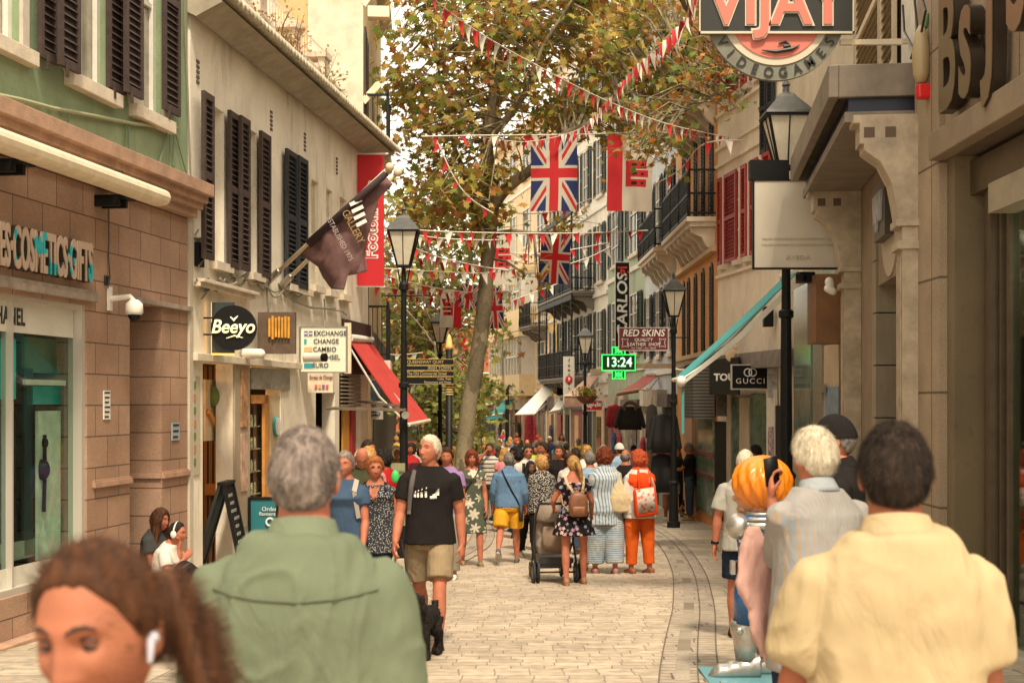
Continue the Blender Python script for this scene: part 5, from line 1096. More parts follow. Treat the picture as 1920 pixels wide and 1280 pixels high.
b = MB(); b.box(P(396, 665, d + .05), P(440, 662.5, d + .1)); b.box(P(396, 665, d + .05), P(397.5, 567, d + .1)); b.build('lit_edge', mat('lit_edge', (.9, .5, .1), .5, emit=(1, .55, .12), estr=1.0), t)
# wooden sign with orange planks
t = board(483, 585, 554, 663, 19.0, mat('walnut_board', (.10, .062, .035), .6, .3, 8), 'square dark wood sign with ragged orange plank letters')
rr = random.Random(2)
for i in range(7):
    x0 = 503 + i * 6; b = MB(); b.box(P(x0, 636 - rr.uniform(0, 5), 18.95), P(x0 + 5, 592 + rr.uniform(0, 5), 18.99)); b.build('plank', mat('orange_plank', (.55, .25, .02), .6, .3, 9), t)
# exchange sign
d = 21.3; t = board(563, 612, 650, 698, d, mat('sign_cream', (.66, .62, .45), .5, .06, 3, emit=(.9, .85, .6), estr=.12), 'cream exchange sign listing currencies in five languages beside small flags', frame=M_metal, fw=.012)
for i, s in enumerate(('EXCHANGE', 'CHANGE', 'CAMBIO', 'WECHSEL', 'EURO')):
    y = 625 + i * 15; lab_t(s, 588 - i * .6, y, d, 9, M_blk, t, .93, .012, 'LEFT')
    cols_ = [(.1, .1, .3), (.02, .35, .40), (.7, .42, .2), (.02, .02, .02), (.02, .30, .36)][i]; b = MB(); b.box(P(570, y + 4.5, d - .012), P(586 if i != 1 else 575, y - 4.5, d - .004)); b.build('flag_mark', mat('mark%d' % i, cols_, .5), t)
    if i == 0: b = MB(); b.box(P(577, y + 4.5, d - .016), P(579, y - 4.5, d - .012)); b.box(P(570, y + 1, d - .016), P(586, y - 1, d - .012)); b.bar(P(570, y + 4, d - .014), P(586, y - 4, d - .014), .008, .002); b.bar(P(570, y - 4, d - .014), P(586, y + 4, d - .014), .008, .002); b.build('flag_cross', M_wht, t)
    if i == 3: b = MB(); b.box(P(578, y + 4.5, d - .016), P(586, y, d - .012)); b.build('flag_stripe', mat('yellow_mark', (.7, .5, .05), .5), t)
board(646, 605, 658, 700, 22.2, M_cream, 'second cream sign box peeping out behind the exchange sign')
t = board(577, 699, 624, 736, 20.8, M_cream, 'small pale bureau de change sign beneath the exchange sign'); lab_t('Bureau de Change', 602, 707, 20.8, 7, mat('maroon_letter', (.2, .03, .04), .5), t, .6, .005); 
for i in range(4):
    b = MB(); b.box(P(590 + i * 7, 728, 20.78), P(595 + i * 7, 721, 20.795)); b.build('currency_mark', mat('cmark%d' % (i % 3), ((.6, .1, .1), (.6, .35, .1), (.2, .1, .3))[i % 3], .5), t)
# red vertical banner
d = 25.2; t = board(670, 290, 720, 535, d, mat('banner_red', (.50, .008, .014), .7), 'tall red vertical banner with outlined white lettering', 'banner', .02, cat='banner')
lab_t('FootonMars', 697, 412, d, 23, M_wht, t, .92, .075, rot=R(90), dz=.006); lab_t('FootonMars', 697, 412, d, 23, mat('banner_red2', (.50, .008, .014), .7), t, .92, -.005, rot=R(90), dz=.014)
b = MB(); b.bar(P(660, 290, d + .03), P(728, 288, d + .03), .03); b.bar(P(660, 536, d + .03), P(722, 537, d + .03), .03); b.build('bracket', M_white, t)
# samsung type small board
t = board(680, 752, 718, 786, 31, mat('grey_sign', (.40, .38, .31), .5), 'small grey sign with a dark oval beneath the red sloping awning'); lab_t('MARQUEZ', 699, 759, 31, 7, M_blk, t, .9)
b = MB(); c = P(697, 775, 30.98); b.ell(c, (.19, .012, .055)); b.build('oval', mat('navy_oval', (.01, .012, .06), .4), t); lab_t('SAMSUNG', 697, 775, 30.96, 4.5, M_wht, t, 1, dz=.01)
t = board(683, 690, 712, 750, 30.5, mat('blue_poster2', (.03, .05, .07), .4, .8, 6), 'dark blue poster board hanging above the small grey sign')
# flags on poles (furled brown shop flag)
M_pole = mat('pole_cream', (.60, .48, .32), .5)
for (a, e, lab) in (((503, 527, 19.7), (726, 318, 18.6), 'upper cream flagpole leaning out from the white wall'), ((526, 537, 20.2), (741, 328, 19.2), 'lower cream flagpole leaning out from the white wall')):
    t = empty('flagpole', P(*a), 0, lab, 'flagpole'); A, E = P(*a), P(*e); b = MB(); b.tube([A, E], .03, 10); b.build('pole', M_pole, t, smooth=True)
    b = MB(); b.ell(E + (E - A).normalized() * .05, (.06, .06, .06)); b.build('finial', M_pole, t, smooth=True)
    b = MB(); b.cap(A - (E - A).normalized() * .06, A + (E - A).normalized() * .22, .05, .05); b.box(A - Vector((.1, .06, .08)), A + Vector((-.03, .06, .08))); b.build('socket', M_steel, t)
def poly_cloth(pts, dfun, m, lab, name, amp=.05, cat='flag', nsub=3, kx=9.):
    bm = bmesh.new(); vs = [bm.verts.new(P(x, y, dfun(x, y))) for x, y in pts]; bm.faces.new(vs); bmesh.ops.triangulate(bm, faces=bm.faces[:]); 
    for _ in range(nsub): bmesh.ops.subdivide_edges(bm, edges=bm.edges[:], cuts=1, use_grid_fill=True); bmesh.ops.triangulate(bm, faces=bm.faces[:])
    for v in bm.verts: w = v.co.x * kx + v.co.z * 2.0; v.co.y += amp * math.sin(w) + amp * .5 * math.sin(w * 2.3 + 1); 
    me = bpy.data.meshes.new(name); bm.to_mesh(me); bm.free(); o = link(name, me, m, smooth=True); md = o.modifiers.new('cloth', 'SOLIDIFY'); md.thickness = .006; return tag(o, lab, cat)
M_plum = mat('plum_cloth', (.15, .075, .068), .85, .25, 6)
fo = poly_cloth([(580, 456), (650, 392), (722, 330), (736, 344), (712, 372), (694, 400), (690, 440), (684, 480), (688, 507), (668, 514), (652, 517), (646, 544), (622, 542), (604, 518), (596, 500), (562, 476)], lambda x, y: 19.4 - (x - 560) * .004, M_plum, 'plum brown shop flag hanging from the leaning poles', 'shop_flag', .05)
for s, px, py, h, m_ in (('ESTABLISHED 1975', 637, 448, 10, mat('grey_letter', (.35, .28, .26), .7)), ('GALLERY', 662, 425, 15, mat('ochre_letter', (.30, .19, .06), .7))):
    o = lab_t(s, px, py, 18.82, h, m_, fo, .8, .0, rot=R(-62), dz=.1)
for i in range(4): 
    b = MB(); c = P(656 + i * 4, 384 + i * 13, 18.8); c2 = P(678 + i * 3, 374 + i * 13, 18.8); b.bar(c, c2, .05, .004, (0, -1, 0)); b.build('emblem', M_wht, fo)
b = MB(); b.tube([P(580, 456, 19.3), P(655, 388, 18.9), P(724, 325, 18.6)], [.06, .055, .045], 10); b.build('flag_sleeve', mat('plum_dark', (.04, .022, .025), .8), fo, smooth=True)
# video game sign, top right
d = 14.0; t = empty('projecting_sign', P(1455, 150, d), 0, 'black hanging sign with salmon letters over a grey-green disc', 'shop sign')
M_sal, M_cr, M_gg, M_bb = mat('salmon', (.62, .17, .12), .5), mat('letter_cream', (.58, .50, .38), .5), mat('grey_green', (.17, .165, .125), .6, .2, 8), mat('sign_black', (.018, .018, .014), .5)
b = MB(); a, c = P(1311, 63, d), P(1601, -95, d); b.box((a.x, d - .05, a.z), (c.x, d + .06, c.z)); b.build('panel', M_bb, t)
b = MB()
for q in ((1311, 63, 1601, 60), (1311, -92, 1601, -95), (1311, 63, 1313, -95), (1599, 63, 1601, -95)): b.box(P(q[0], q[1], d - .07), P(q[2], q[3], d - .045))
b.build('frame', M_cr, t)
c = P(1455, 20, d)
def disc(r, y, m, nm, th=.02): b = MB(); b.tube([c + Vector((0, y, 0)), c + Vector((0, y + th, 0))], r / F * d, 64); return b.build(nm, m, t)
disc(131, .0, M_gg, 'disc', .06); disc(103, -.012, M_cr, 'ring'); disc(90, -.024, M_sal, 'disc')
lab_t('VIJAY', 1457, 8, d, 84, M_cr, t, .92, .05, dz=.06, ext=.006, name='lettering'); lab_t('VIJAY', 1457, 8, d, 84, M_sal, t, .92, .02, dz=.075, ext=.006)
s = 'VIDEOGAMES'
for i, ch in enumerate(s):
    a = R(-150 + 120 * i / (len(s) - 1) ); rad = 117; p = (1455 + rad * math.cos(a), 20 - rad * math.sin(a)); lab_t(ch, p[0], p[1], d, 19, M_bb, t, .9, .012, rot=a + R(90), dz=.012)
b = MB(); b.tube([P(1428, 94, d - .04), P(1455, 97, d - .04), P(1485, 92, d - .04), P(1500, 84, d - .04)], [.005, .018, .02, .004], 8); b.tube([P(1460, 82, d - .04), P(1472, 78, d - .04), P(1480, 86, d - .04)], [.008, .014, .018], 6); b.tube([P(1470, 88, d - .04), P(1482, 86, d - .04)], [.02, .02], 6); b.build('lamp_picture', M_bb, t)
b = MB(); b.bar(P(1575, 80, d + .03), P(1690, 80, d + .05), .05); b.build('bracket', M_cr, t)
# blank cream sign
d = 19.6; t = board(1412, 337, 1578, 504, d, mat('sign_putty', (.60, .53, .42), .45, .05, 2, spec=.6), 'large blank cream square sign with thin black frame', frame=M_black, fw=.018)
lab_t('AVEDA', 1497, 483, d, 8, mat('faint_letter', (.42, .36, .27), .5), t, 1.3, 0, dz=.006)
for y in (448, 459): lab_t('THE ART AND SCIENCE OF PURE FLOWER AND PLANT', 1497, y, d, 4, mat('fainter_letter', (.50, .44, .34), .5), t, 1, 0, dz=.006)
b = MB(); b.box(P(1407, 336, d + .02), P(1475, 304, d + .2)); b.build('top_box', M_black, t)
# vertical black banner
d = 47; t = board(1153, 491, 1181, 668, d, M_black, 'tall black vertical banner with white and red lettering on the green building', 'banner', .05, M_white, .02, cat='banner')
lab_t('CARLOS', 1167.5, 572, d, 19, M_wht, t, 1.22, .02, rot=R(90), shear=.1); lab_t('.gi', 1167.5, 510, d, 19, mat('red_letter', (.6, .03, .01), .5), t, 1.0, .02, rot=R(90))
# leather shop sign
d = 30; t = board(1160, 614, 1253, 657, d, mat('maroon_sign', (.13, .012, .014), .5), 'maroon leather shop sign with white italic lettering fixed to the lamp post', frame=M_wht, fw=.008)
lab_t('RED SKINS', 1206.5, 624.5, d, 13, M_wht, t, .92, .02, shear=.18); lab_t('QUALITY', 1206.5, 637, d, 6, M_wht, t, 1, .005, shear=.18); lab_t('LEATHER  SHOP', 1206.5, 645.5, d, 6, M_wht, t, 1, .005, shear=.18); lab_t('Tel: 71607 - Fax: 75633', 1206.5, 652.5, d, 3.2, M_wht, t, 1.1, .0, shear=.18)
for cx in (1172, 1242):
    b = MB(); pts = [(cx + dx, y) for dx, y in ((-6, 634), (-2, 636), (2, 636), (6, 634), (4, 642), (6, 651), (2, 649), (-2, 649), (-6, 651), (-4, 642), (-6, 634))]; b.tube([P(x, y, d - .01) for x, y in pts], .006, 4); b.build('hide_outline', M_wht, t)
# pharmacy cross
d = 36; t = empty('pharmacy_cross', P(1160, 710, d), 0, 'illuminated green pharmacy cross showing the time', 'pharmacy sign'); b = MB(); b.box(P(1147.5, 710, d + .02), P(1172.5, 650, d + .14)); b.box(P(1128, 695, d), P(1192, 664, d + .16)); b.build('case', mat('cross_case', (.005, .05, .01), .4), t)
M_led = mat('green_led', (.02, .5, .08), .5, emit=(.04, 1, .14), estr=1.0); M_led2 = mat('white_led', (.6, 1, .7), .5, emit=(.55, 1, .62), estr=.9)
b = MB()
for x0, x1, y0, y1 in ((1128, 1192, 693.4, 695), (1128, 1192, 664, 665.6), (1128, 1129.6, 664, 695), (1190.4, 1192, 664, 695), (1147.5, 1172.5, 708.6, 710), (1147.5, 1172.5, 650, 651.4), (1147.5, 1149, 650, 664), (1171, 1172.5, 650, 664), (1147.5, 1149, 695, 710), (1171, 1172.5, 695, 710)): b.box(P(x0, y1, d - .02), P(x1, y0, d + .0))
b.build('green_tube', M_led, t); lab_t('13:24', 1160, 679.5, d, 18, M_led2, t, .92, .012, dz=.03, ext=.006)
for cy in (657, 702):
    b = MB()
    for s_ in (-1, 1): b.bar(P(1160 - 7, cy - s_ * 5, d - .02), P(1160 + 7, cy + s_ * 5, d - .02), .03); 
    b.box(P(1158.5, cy + 5, d - .03), P(1161.5, cy - 5, d - .01)); b.box(P(1153, cy + 1.2, d - .03), P(1167, cy - 1.2, d - .01)); b.build('led_cross', M_led, t)
b = MB(); b.box(P(1108, 700, d + .1), P(1128, 692, d + .5)); b.box(P(1192, 690, d + .05), P(1262, 682, d + .2)); b.build('bracket', M_cream, t)
# ray red sign, foot store sign, double ring sign
t = board(1096, 750, 1130, 770, 46, mat('sign_red', (.55, .012, .02), .5), 'small red sign with white script near the lamp basket', frame=M_wht, fw=.02); lab_t('Ray-Ban', 1113, 758.5, 46, 9, M_wht, t, .8, .03, shear=.4, rot=.1)
t = board(1056, 668, 1077, 757, 50, mat('sign_offwhite', (.52, .48, .40), .5), 'narrow white vertical sign with stacked lower-case letters'); 
for i, ch in enumerate('foot store'):
    if ch != ' ': lab_t(ch, 1067, 676 + i * 8.6, 50, 6, M_blk, t, 1, .02)
b = MB(); c = P(1067, 711, 49.96); b.tube([c, c + Vector((0, .03, 0))], .13, 20); b.build('red_spot', mat('spot_red', (.5, .01, .02), .5), t); lab_t('9', 1067, 711, 49.94, 7, M_wht, t, 1, .02)
d = 26.5; t = board(1371, 683, 1444, 730, d, M_black, 'black sign with silver frame and two interlocked rings over white capitals', frame=mat('silver_frame', (.5, .48, .42), .35, metal=.3), fw=.02)
lab_t('GUCCI', 1407, 714.5, d, 10, M_wht, t, 1.1, .0, space=1.25)
for cx in (1402.5, 1411.5): b = MB(); b.tube([P(cx + 7 * math.cos(a), 698 - 7 * math.sin(a), d - .012) for a in [R(x) for x in range(0, 361, 20)]], .012, 5, False); b.build('ring_mark', M_wht, t)
b = MB(); b.bar(P(1444, 690, d + .04), P(1470, 690, d + .1), .04); b.build('bracket', M_metal, t)
t = board(1345, 735, 1372, 780, 29, mat('brown_sign', (.06, .045, .03), .5, .6, 8), 'small worn brown sign under the black fascia beside the orange building')
t = board(1440, 675, 1458, 745, 26, mat('light_sign', (.42, .42, .40), .4, .5, 6), 'narrow pale lit poster box right of the two-ring sign')
# bullet cameras
for i, (px, py, d, lab) in enumerate(((478, 663, 18.3, 'white bullet camera under the round black sign'), (592, 670, 20.4, 'white bullet camera with black lens overlapping the exchange sign'))):
    t = empty('security_camera', P(px, py, d), 0, lab, 'camera'); b = MB(); b.cap(P(px - 16, py, d + .05), P(px + 10, py, d - .05), .07, .065, 14); b.build('housing', M_white, t, smooth=True); b = MB(); b.box(P(px - 24, py + 9, d + .05), P(px - 15, py - 9, d + .15)); b.build('mount', M_white, t)
    if i: b = MB(); c = P(px + 12, py, d - .08); b.tube([c, c + Vector((.06, -.02, 0))], .06, 12); b.build('lens', M_black, t)
b = MB(); b.box(P(1433, 612, 26), P(1447, 576, 26.2)); tag(b.build('loudspeaker', M_black, None, False, bevel=.01), 'black loudspeaker on the cracked wall under the teal awning', 'loudspeaker')
b = MB(); b.box(P(1500, 528, 19.8), P(1520, 513, 20.1)); b.tube([P(1500, 520, 19.7), P(1516, 524, 20)], .05, 10); tag(b.build('security_camera', M_black, None, False), 'black camera right under the blank cream sign', 'camera')
t = empty('security_camera', P(1557, 545, 18.6), 0, 'white twin-lens camera on the greenish panel right of the cream sign', 'camera'); b = MB(); b.cap(P(1555, 528, 18.6), P(1558, 545, 18.6), .06, .05); b.cap(P(1552, 541, 18.5), P(1562, 546, 18.5), .05, .05); b.build('housing', M_white, t, smooth=True)
# ------------------------------------------------------------------ awnings
M_aw = mat('awning_white', (.78, .74, .64), .8, .1, 4)
def awning(A, B_, C_, D_, m, lab, val=0, roll=.07, arm=True, m2=None):
    A, B_, C_, D_ = map(Vector, (A, B_, C_, D_)); t = empty('awning', A, 0, lab, 'awning'); b = MB(); n = (B_ - A).cross(D_ - A).normalized() * .01
    k_ = 8; vs = []; fs = []
    for i in range(k_ + 1):
        s_ = i / k_; sag = -.03 * math.sin(s_ * math.pi)
        for q, (p0, p1) in enumerate(((A, D_), (B_, C_))): p = p0 + (p1 - p0) * s_ + Vector((0, 0, sag)); vs += [p + n, p - n]
    for i in range(k_): o = i * 4; fs += [(o, o + 2, o + 6, o + 4), (o + 1, o + 5, o + 7, o + 3), (o, o + 4, o + 5, o + 1), (o + 2, o + 3, o + 7, o + 6)]
    b.add(vs, fs); b.build('fabric', m, t)
    if val: b = MB(); b.add([D_, C_, C_ - Vector((0, 0, val)), D_ - Vector((0, 0, val)), D_ + Vector((0, .01, 0)), C_ + Vector((0, .01, 0)), C_ + Vector((0, .01, -val)), D_ + Vector((0, .01, -val))], [(0, 1, 2, 3), (4, 5, 6, 7)]); b.build('valance', m2 or m, t)
    b = MB(); b.tube([D_, C_], .035, 8); b.build('front_bar', M_cream, t); b = MB(); b.tube([A + Vector((0, 0, .03)), B_ + Vector((0, 0, .03))], roll, 10); b.build('roller', M_white, t)
    if arm: b = MB(); e = Vector((0, 0, -.12)); m0 = (A + D_) / 2 + e * 2; b.tube([A + e, m0, D_], .018, 6); m1 = (B_ + C_) / 2 + e * 2; b.tube([B_ + e, m1, C_], .018, 6); b.build('folding_arm', M_white, t)
    return t
M_ra = mat('awning_red', (.50, .045, .035), .8, .12, 3)
t = awning(P(655, 637, 24.4), P(695, 640, 26.4), P(805, 788, 26.8), P(766, 796, 24.8), M_ra, 'steep red awning over the left shops beside the tall lamp')
b = MB(); b.bar(P(705, 701, 25.3), P(728, 730, 25.3), .02, .006, (0, -1, .5)); b.bar(P(736, 738, 25.3), P(752, 756, 25.3), .07, .006, (0, -1, .5)); b.build('printing', mat('pale_pink', (.55, .30, .22), .7), t)
t = empty('scaffold_bar', P(690, 765, 22), 0, 'pair of grey steel tubes running from the shops to the tall lamp post', 'bar'); b = MB(); b.tube([P(612, 765, 22.3), P(762, 768, 21.8)], .025, 8); b.build('tube', M_steel, t); b = MB(); b.tube([P(672, 752, 24), P(756, 762, 22)], .022, 8); b.build('tube', M_steel, t); b = MB(); c = P(760, 778, 21.7); b.tube([c, c + Vector((0, .04, 0))], .06, 14); b.build('round_cap', M_metal, t)
Y0, Y1 = 22.6, 23.9; X0 = 4.55; X1 = XY(1280, Y0)
M_tl = mat('awning_teal', (.05, .30, .30), .8, .1, 4); M_pl = mat('awning_pale', (.58, .55, .46), .8, .1, 4)
t = awning((X0, Y0, 3.72), (X0, Y1, 3.72), (X1, Y1, 2.02), (X1, Y0, 2.02), M_tl, 'teal and white awning seen edge-on, sloping down over the right shops', 0)
b = MB(); A_, D_ = Vector((X0, Y0 - .02, 3.62)), Vector((X1, Y0 - .02, 1.98)); b.add([A_, A_ - Vector((0, 0, .12)), (A_ + D_) / 2 - Vector((0, 0, .17)), D_ - Vector((0, 0, .06)), D_, (A_ + D_) / 2 - Vector((0, 0, .04))], [(0, 1, 2, 3, 4, 5)]); b.build('side_panel', M_pl, t)
b = MB(); b.box((X1 - .01, Y0 + .05, 1.15), (X1 + .03, Y0 + .08, 2.0)); b.build('hanging_strap', M_tl, t); b = MB(); b.ell((X1 - .02, Y0, 1.98), (.08, .08, .09)); b.build('end_cap', M_white, t, smooth=True)
awning(P(1020, 722, 63), P(1047, 717, 63.5), P(1002, 776, 58.5), P(966, 777, 58), M_aw, 'white awning over the far shops by the hooked post')
awning(P(946, 750, 74), P(963, 750, 74.5), P(942, 775, 70), P(912, 780, 69.5), M_tl, 'small teal awning at the far end of the right-hand shops', .2)
awning(P(1048, 750, 60), P(1062, 748, 60.5), P(1050, 768, 57), P(1030, 772, 56.5), M_aw, 'small cream awning beside the pink one', .1)
awning(P(1104, 704, 50), P(1124, 702, 50.5), P(1092, 742, 46), P(1058, 742, 45.5), mat('awning_pink', (.45, .27, .20), .8, .2, 5), 'faded pink awning over the shop beside the lamp basket', .35)
awning(P(1208, 705, 41), P(1232, 704, 41.5), P(1198, 730, 38), P(1156, 737, 37.5), mat('awning_rose', (.48, .12, .10), .8, .2, 5), 'small rose red awning above the hanging coats', .08)
awning(P(905, 760, 80), P(935, 755, 84), P(920, 776, 84), P(890, 785, 80), mat('awning_magenta', (.15, .02, .05), .8), 'dark magenta canopy far down the street')
awning(P(1340, 655, 30.0), P(1334, 656, 34), P(1276, 688, 34), P(1266, 692, 30.2), mat('awning_brown', (.22, .16, .12), .8, .2, 4), 'folded brown awning behind the leather sign lamp post')
# ------------------------------------------------------------------ flower basket
d = 43.7; c = P(1100, 742, d); t = empty('hanging_basket', c, 0, 'hanging basket of orange flowers under a street lamp', 'flower basket')
b = MB(); b.zloft([(c.x, c.y, c.z - .26, .05, .05), (c.x, c.y, c.z - .22, .16, .16), (c.x, c.y, c.z - .1, .29, .29), (c.x, c.y, c.z, .34, .34)], 20); b.build('basket', mat('wicker', (.18, .07, .03), .8, .4, 30), t)
pp = [tuple(np.array(c) + rng.normal(size=3) * np.array([.16, .16, .09]) + np.array([0, 0, .1])) for _ in range(420)]; leaves(pp, .05, [(.10, .16, .02, 4), (.2, .24, .03, 2), (.55, .16, .02, 1.2), (.55, .3, .04, .8)], rng, t, 'foliage')
# ------------------------------------------------------------------ hanging clothes
def garment(c, w, h, m, lab, sleeves=True, fur=None, cat='coat', name='hanging_coat', d_=.09):
    t = empty(name, c, 0, lab, cat); x, y, z = c; b = MB()
    b.zloft([(x, y, z - h, w * .52, d_), (x, y, z - h * .6, w * .46, d_), (x, y, z - h * .25, w * .45, d_), (x, y, z - .06, w * .40, d_ * .8), (x, y, z, w * .14, d_ * .6)], 20, 2.4); o = b.build('coat_body', m, t, smooth=True)
    if sleeves:
        for s in (-1, 1): b = MB(); b.cap((x + s * w * .40, y, z - .1), (x + s * w * .60, y - .03, z - h * .85), .075, .06); b.build('sleeve', m, t, smooth=True)
    if fur: b = MB(); b.tube([(x + .16 * math.cos(a), y - .06 - .05 * math.sin(a), z - .02 + .13 * math.sin(a)) for a in [R(q) for q in range(0, 361, 24)]], .045, 8, False); b.build('fur_collar', fur, t, smooth=True)
    b = MB(); b.tube([(x, y, z), (x, y, z + .12), (x + .03, y, z + .15)], .008, 4); b.build('hanger', M_steel, t); return t
M_bc = mat('black_coat', (.012, .011, .010), .8); M_fur = mat('fur', (.16, .09, .04), .9, .5, 30, bump=1)
garment(P(1181, 762, 38), .62, .62, M_bc, 'black jacket with brown fur collar hanging outside a right-hand shop', True, M_fur)
garment(P(1153, 758, 38.4), .35, .62, mat('red_track', (.30, .015, .02), .8, .3, 9), 'dark red jacket hanging beside the fur-collared one')
garment(P(1245, 776, 31), .55, .85, M_bc, 'upper black coat hanging left of the leather sign lamp'); garment(P(1240, 850, 31.2), .5, .85, M_bc, 'lower black coat hanging below another beside the lamp post', False)
garment(P(992, 778, 60), .42, 1.2, mat('pink_knit', (.5, .05, .09), .8, .6, 14), 'pink patterned dress hanging outside a far shop', False, cat='dress', name='hanging_dress')
garment(P(1222, 758, 34), .3, .8, mat('grey_garment', (.10, .09, .08), .8), 'grey garment hanging in the doorway behind the coats', False)
# ------------------------------------------------------------------ A-boards
t = empty('chalkboard', (XY(412, 17.6), 17.4, gz(17.5)), 0, 'tall black A-frame chalkboard leaning open outside the juice bar', 'A-board')
z0 = gz(17.4); xa = XY(428, 17.5); zt_ = P(0, 905, 17.4).z; M_fr = mat('board_frame', (.018, .016, .012), .5)
b = MB(); 
for (x0, x1, yo) in ((xa, xa - .38, 0), ):
    b.bar((x0 - .04, 17.2, zt_), (x1 - .04, 17.2, z0), .05, .04); b.bar((x0 - .04, 17.75, zt_), (x1 - .04, 17.75, z0), .05, .04)
    b.add([(x0 - .04, 17.2, zt_), (x0 - .04, 17.75, zt_), (x1 - .04, 17.75, z0), (x1 - .04, 17.2, z0)], [(0, 1, 2, 3)])
b.build('rear_board', M_fr, t)
b = MB(); b.bar((xa, 17.2, zt_), (xa + .26, 17.2, z0), .05, .04); b.bar((xa, 17.75, zt_), (xa + .26, 17.75, z0), .05, .04); b.add([(xa, 17.2, zt_), (xa, 17.75, zt_), (xa + .26, 17.75, z0), (xa + .26, 17.2, z0)], [(0, 1, 2, 3)]); b.box((xa - .07, 17.16, zt_ - .02), (xa + .03, 17.8, zt_ + .02)); b.build('front_board', M_black, t)
b = MB(); rr = random.Random(4)
for i in range(9):
    s_ = .12 + i * .075; x_ = xa + .26 * s_ + .012; z_ = zt_ + (z0 - zt_) * s_; b.bar((x_, 17.3 + rr.uniform(0, .1), z_), (x_, 17.5 + rr.uniform(0, .18), z_), .012, .035)
b.build('chalk_lettering', mat('chalk', (.25, .25, .22), .9), t)
t = board(466, 932, 522, 1085, 18.6, mat('teal_board', (.015, .15, .17), .5), 'teal pavement sign with rounded black frame behind the man in green', 'pavement_sign', .04, M_black, .03, 'A-board')
lab_t('Order', 505, 954, 18.6, 8, M_wht, t, 1, .0); lab_t('flavours', 501, 963, 18.6, 7, M_wht, t, 1, .0); b = MB(); b.tube([P(506 + 7 * math.cos(a), 978 - 7 * math.sin(a), 18.58) for a in [R(x) for x in range(0, 361, 30)]], .014, 5, False); b.build('ring_mark', M_wht, t)

for i, (u_, n_, lab) in enumerate(((3.3, 260, 'dry brown weeds sprouting from the eaves at top left'), (4.1, 150, 'reddish weeds on the eaves tiles next to the drier clump'), (6.1, 120, 'green weeds growing from the eaves nearest the red banner'))):
    c = L2.pt(u_, .1, 6.5); t = empty('eaves_plant', c, 0, lab, 'plant'); b = MB(); rr = random.Random(i)
    tips = []
    for k_ in range(26): e = c + Vector((rr.uniform(-.25, .3), rr.uniform(-.7, .7), rr.uniform(.15, .65))); b.tube([c + Vector((rr.uniform(-.05, .05), rr.uniform(-.3, .3), 0)), (c + e) / 2 + Vector((0, 0, .1)), e], [.006, .005, .003], 4); tips += [(c + e) / 2, e]
    b.build('stem', mat('weed_stem', (.2, .12, .05), .8), t); leaves([tuple(np.array(rr.choice(tips)) + rng.normal(size=3) * .05) for _ in range(n_)], .035, [((.35, .20, .08, 2), (.42, .14, .06, 2), (.16, .2, .05, 2))[i], (.3, .25, .1, 1)], rng, t, 'foliage')
# ------------------------------------------------------------------ people
def apply_remesh(b, vox, smooth=2, name='body'):
    me = b.mesh(name); o = bpy.data.objects.new('tmp', me); COL.objects.link(o)
    m = o.modifiers.new('r', 'REMESH'); m.mode = 'VOXEL'; m.voxel_size = vox; m.use_smooth_shade = True
    if smooth: s = o.modifiers.new('s', 'SMOOTH'); s.iterations = smooth; s.factor = .6
    dg = bpy.context.evaluated_depsgraph_get(); me2 = bpy.data.meshes.new_from_object(o.evaluated_get(dg)); bpy.data.objects.remove(o); bpy.data.meshes.remove(me); me2.materials.clear(); me2.name = name; return me2
def fold(me, amp, sc=9, zs=.35, seed=0, axis=None):
    n = len(me.vertices); co = np.empty(n * 3); me.vertices.foreach_get('co', co); co = co.reshape(-1, 3); no = np.empty(n * 3); me.vertices.foreach_get('normal', no); no = no.reshape(-1, 3)
    f = noise.noise
    for i in range(n):
        x, y, z = co[i]; w = f(Vector((x * 4 + seed, y * 4, z * 4))) * 1.2; w2 = f(Vector((x * 2.5, y * 2.5 + seed, z * 2.5 + 7)))
        h = 1 - abs(f(Vector((x * sc * 1.3 + w + seed, y * sc * 1.3 + w, z * sc * zs * .7 + w)))) * 3.2; h2 = f(Vector((x * sc * .6, y * sc * .6 + seed, z * sc * .3))); h3 = f(Vector((x * sc * 2.2 + w * 2, y * sc * 2.2, z * sc * 1.4 + seed)))
        co[i] += no[i] * amp * ((h * h * .55 * max(0, w2 + .25) if h > 0 else 0) + .9 * h2 + .28 * h3) + no[i] * (axis or 0)
    me.vertices.foreach_set('co', co.reshape(-1)); me.update()
def lerp_tab(t, x):
    for (a, va), (b, vb) in zip(t, t[1:]):
        if x <= b: return va + (vb - va) * (x - a) / (b - a)
    return t[-1][1]
def g2(a, b): return math.exp(-(a * a + b * b))
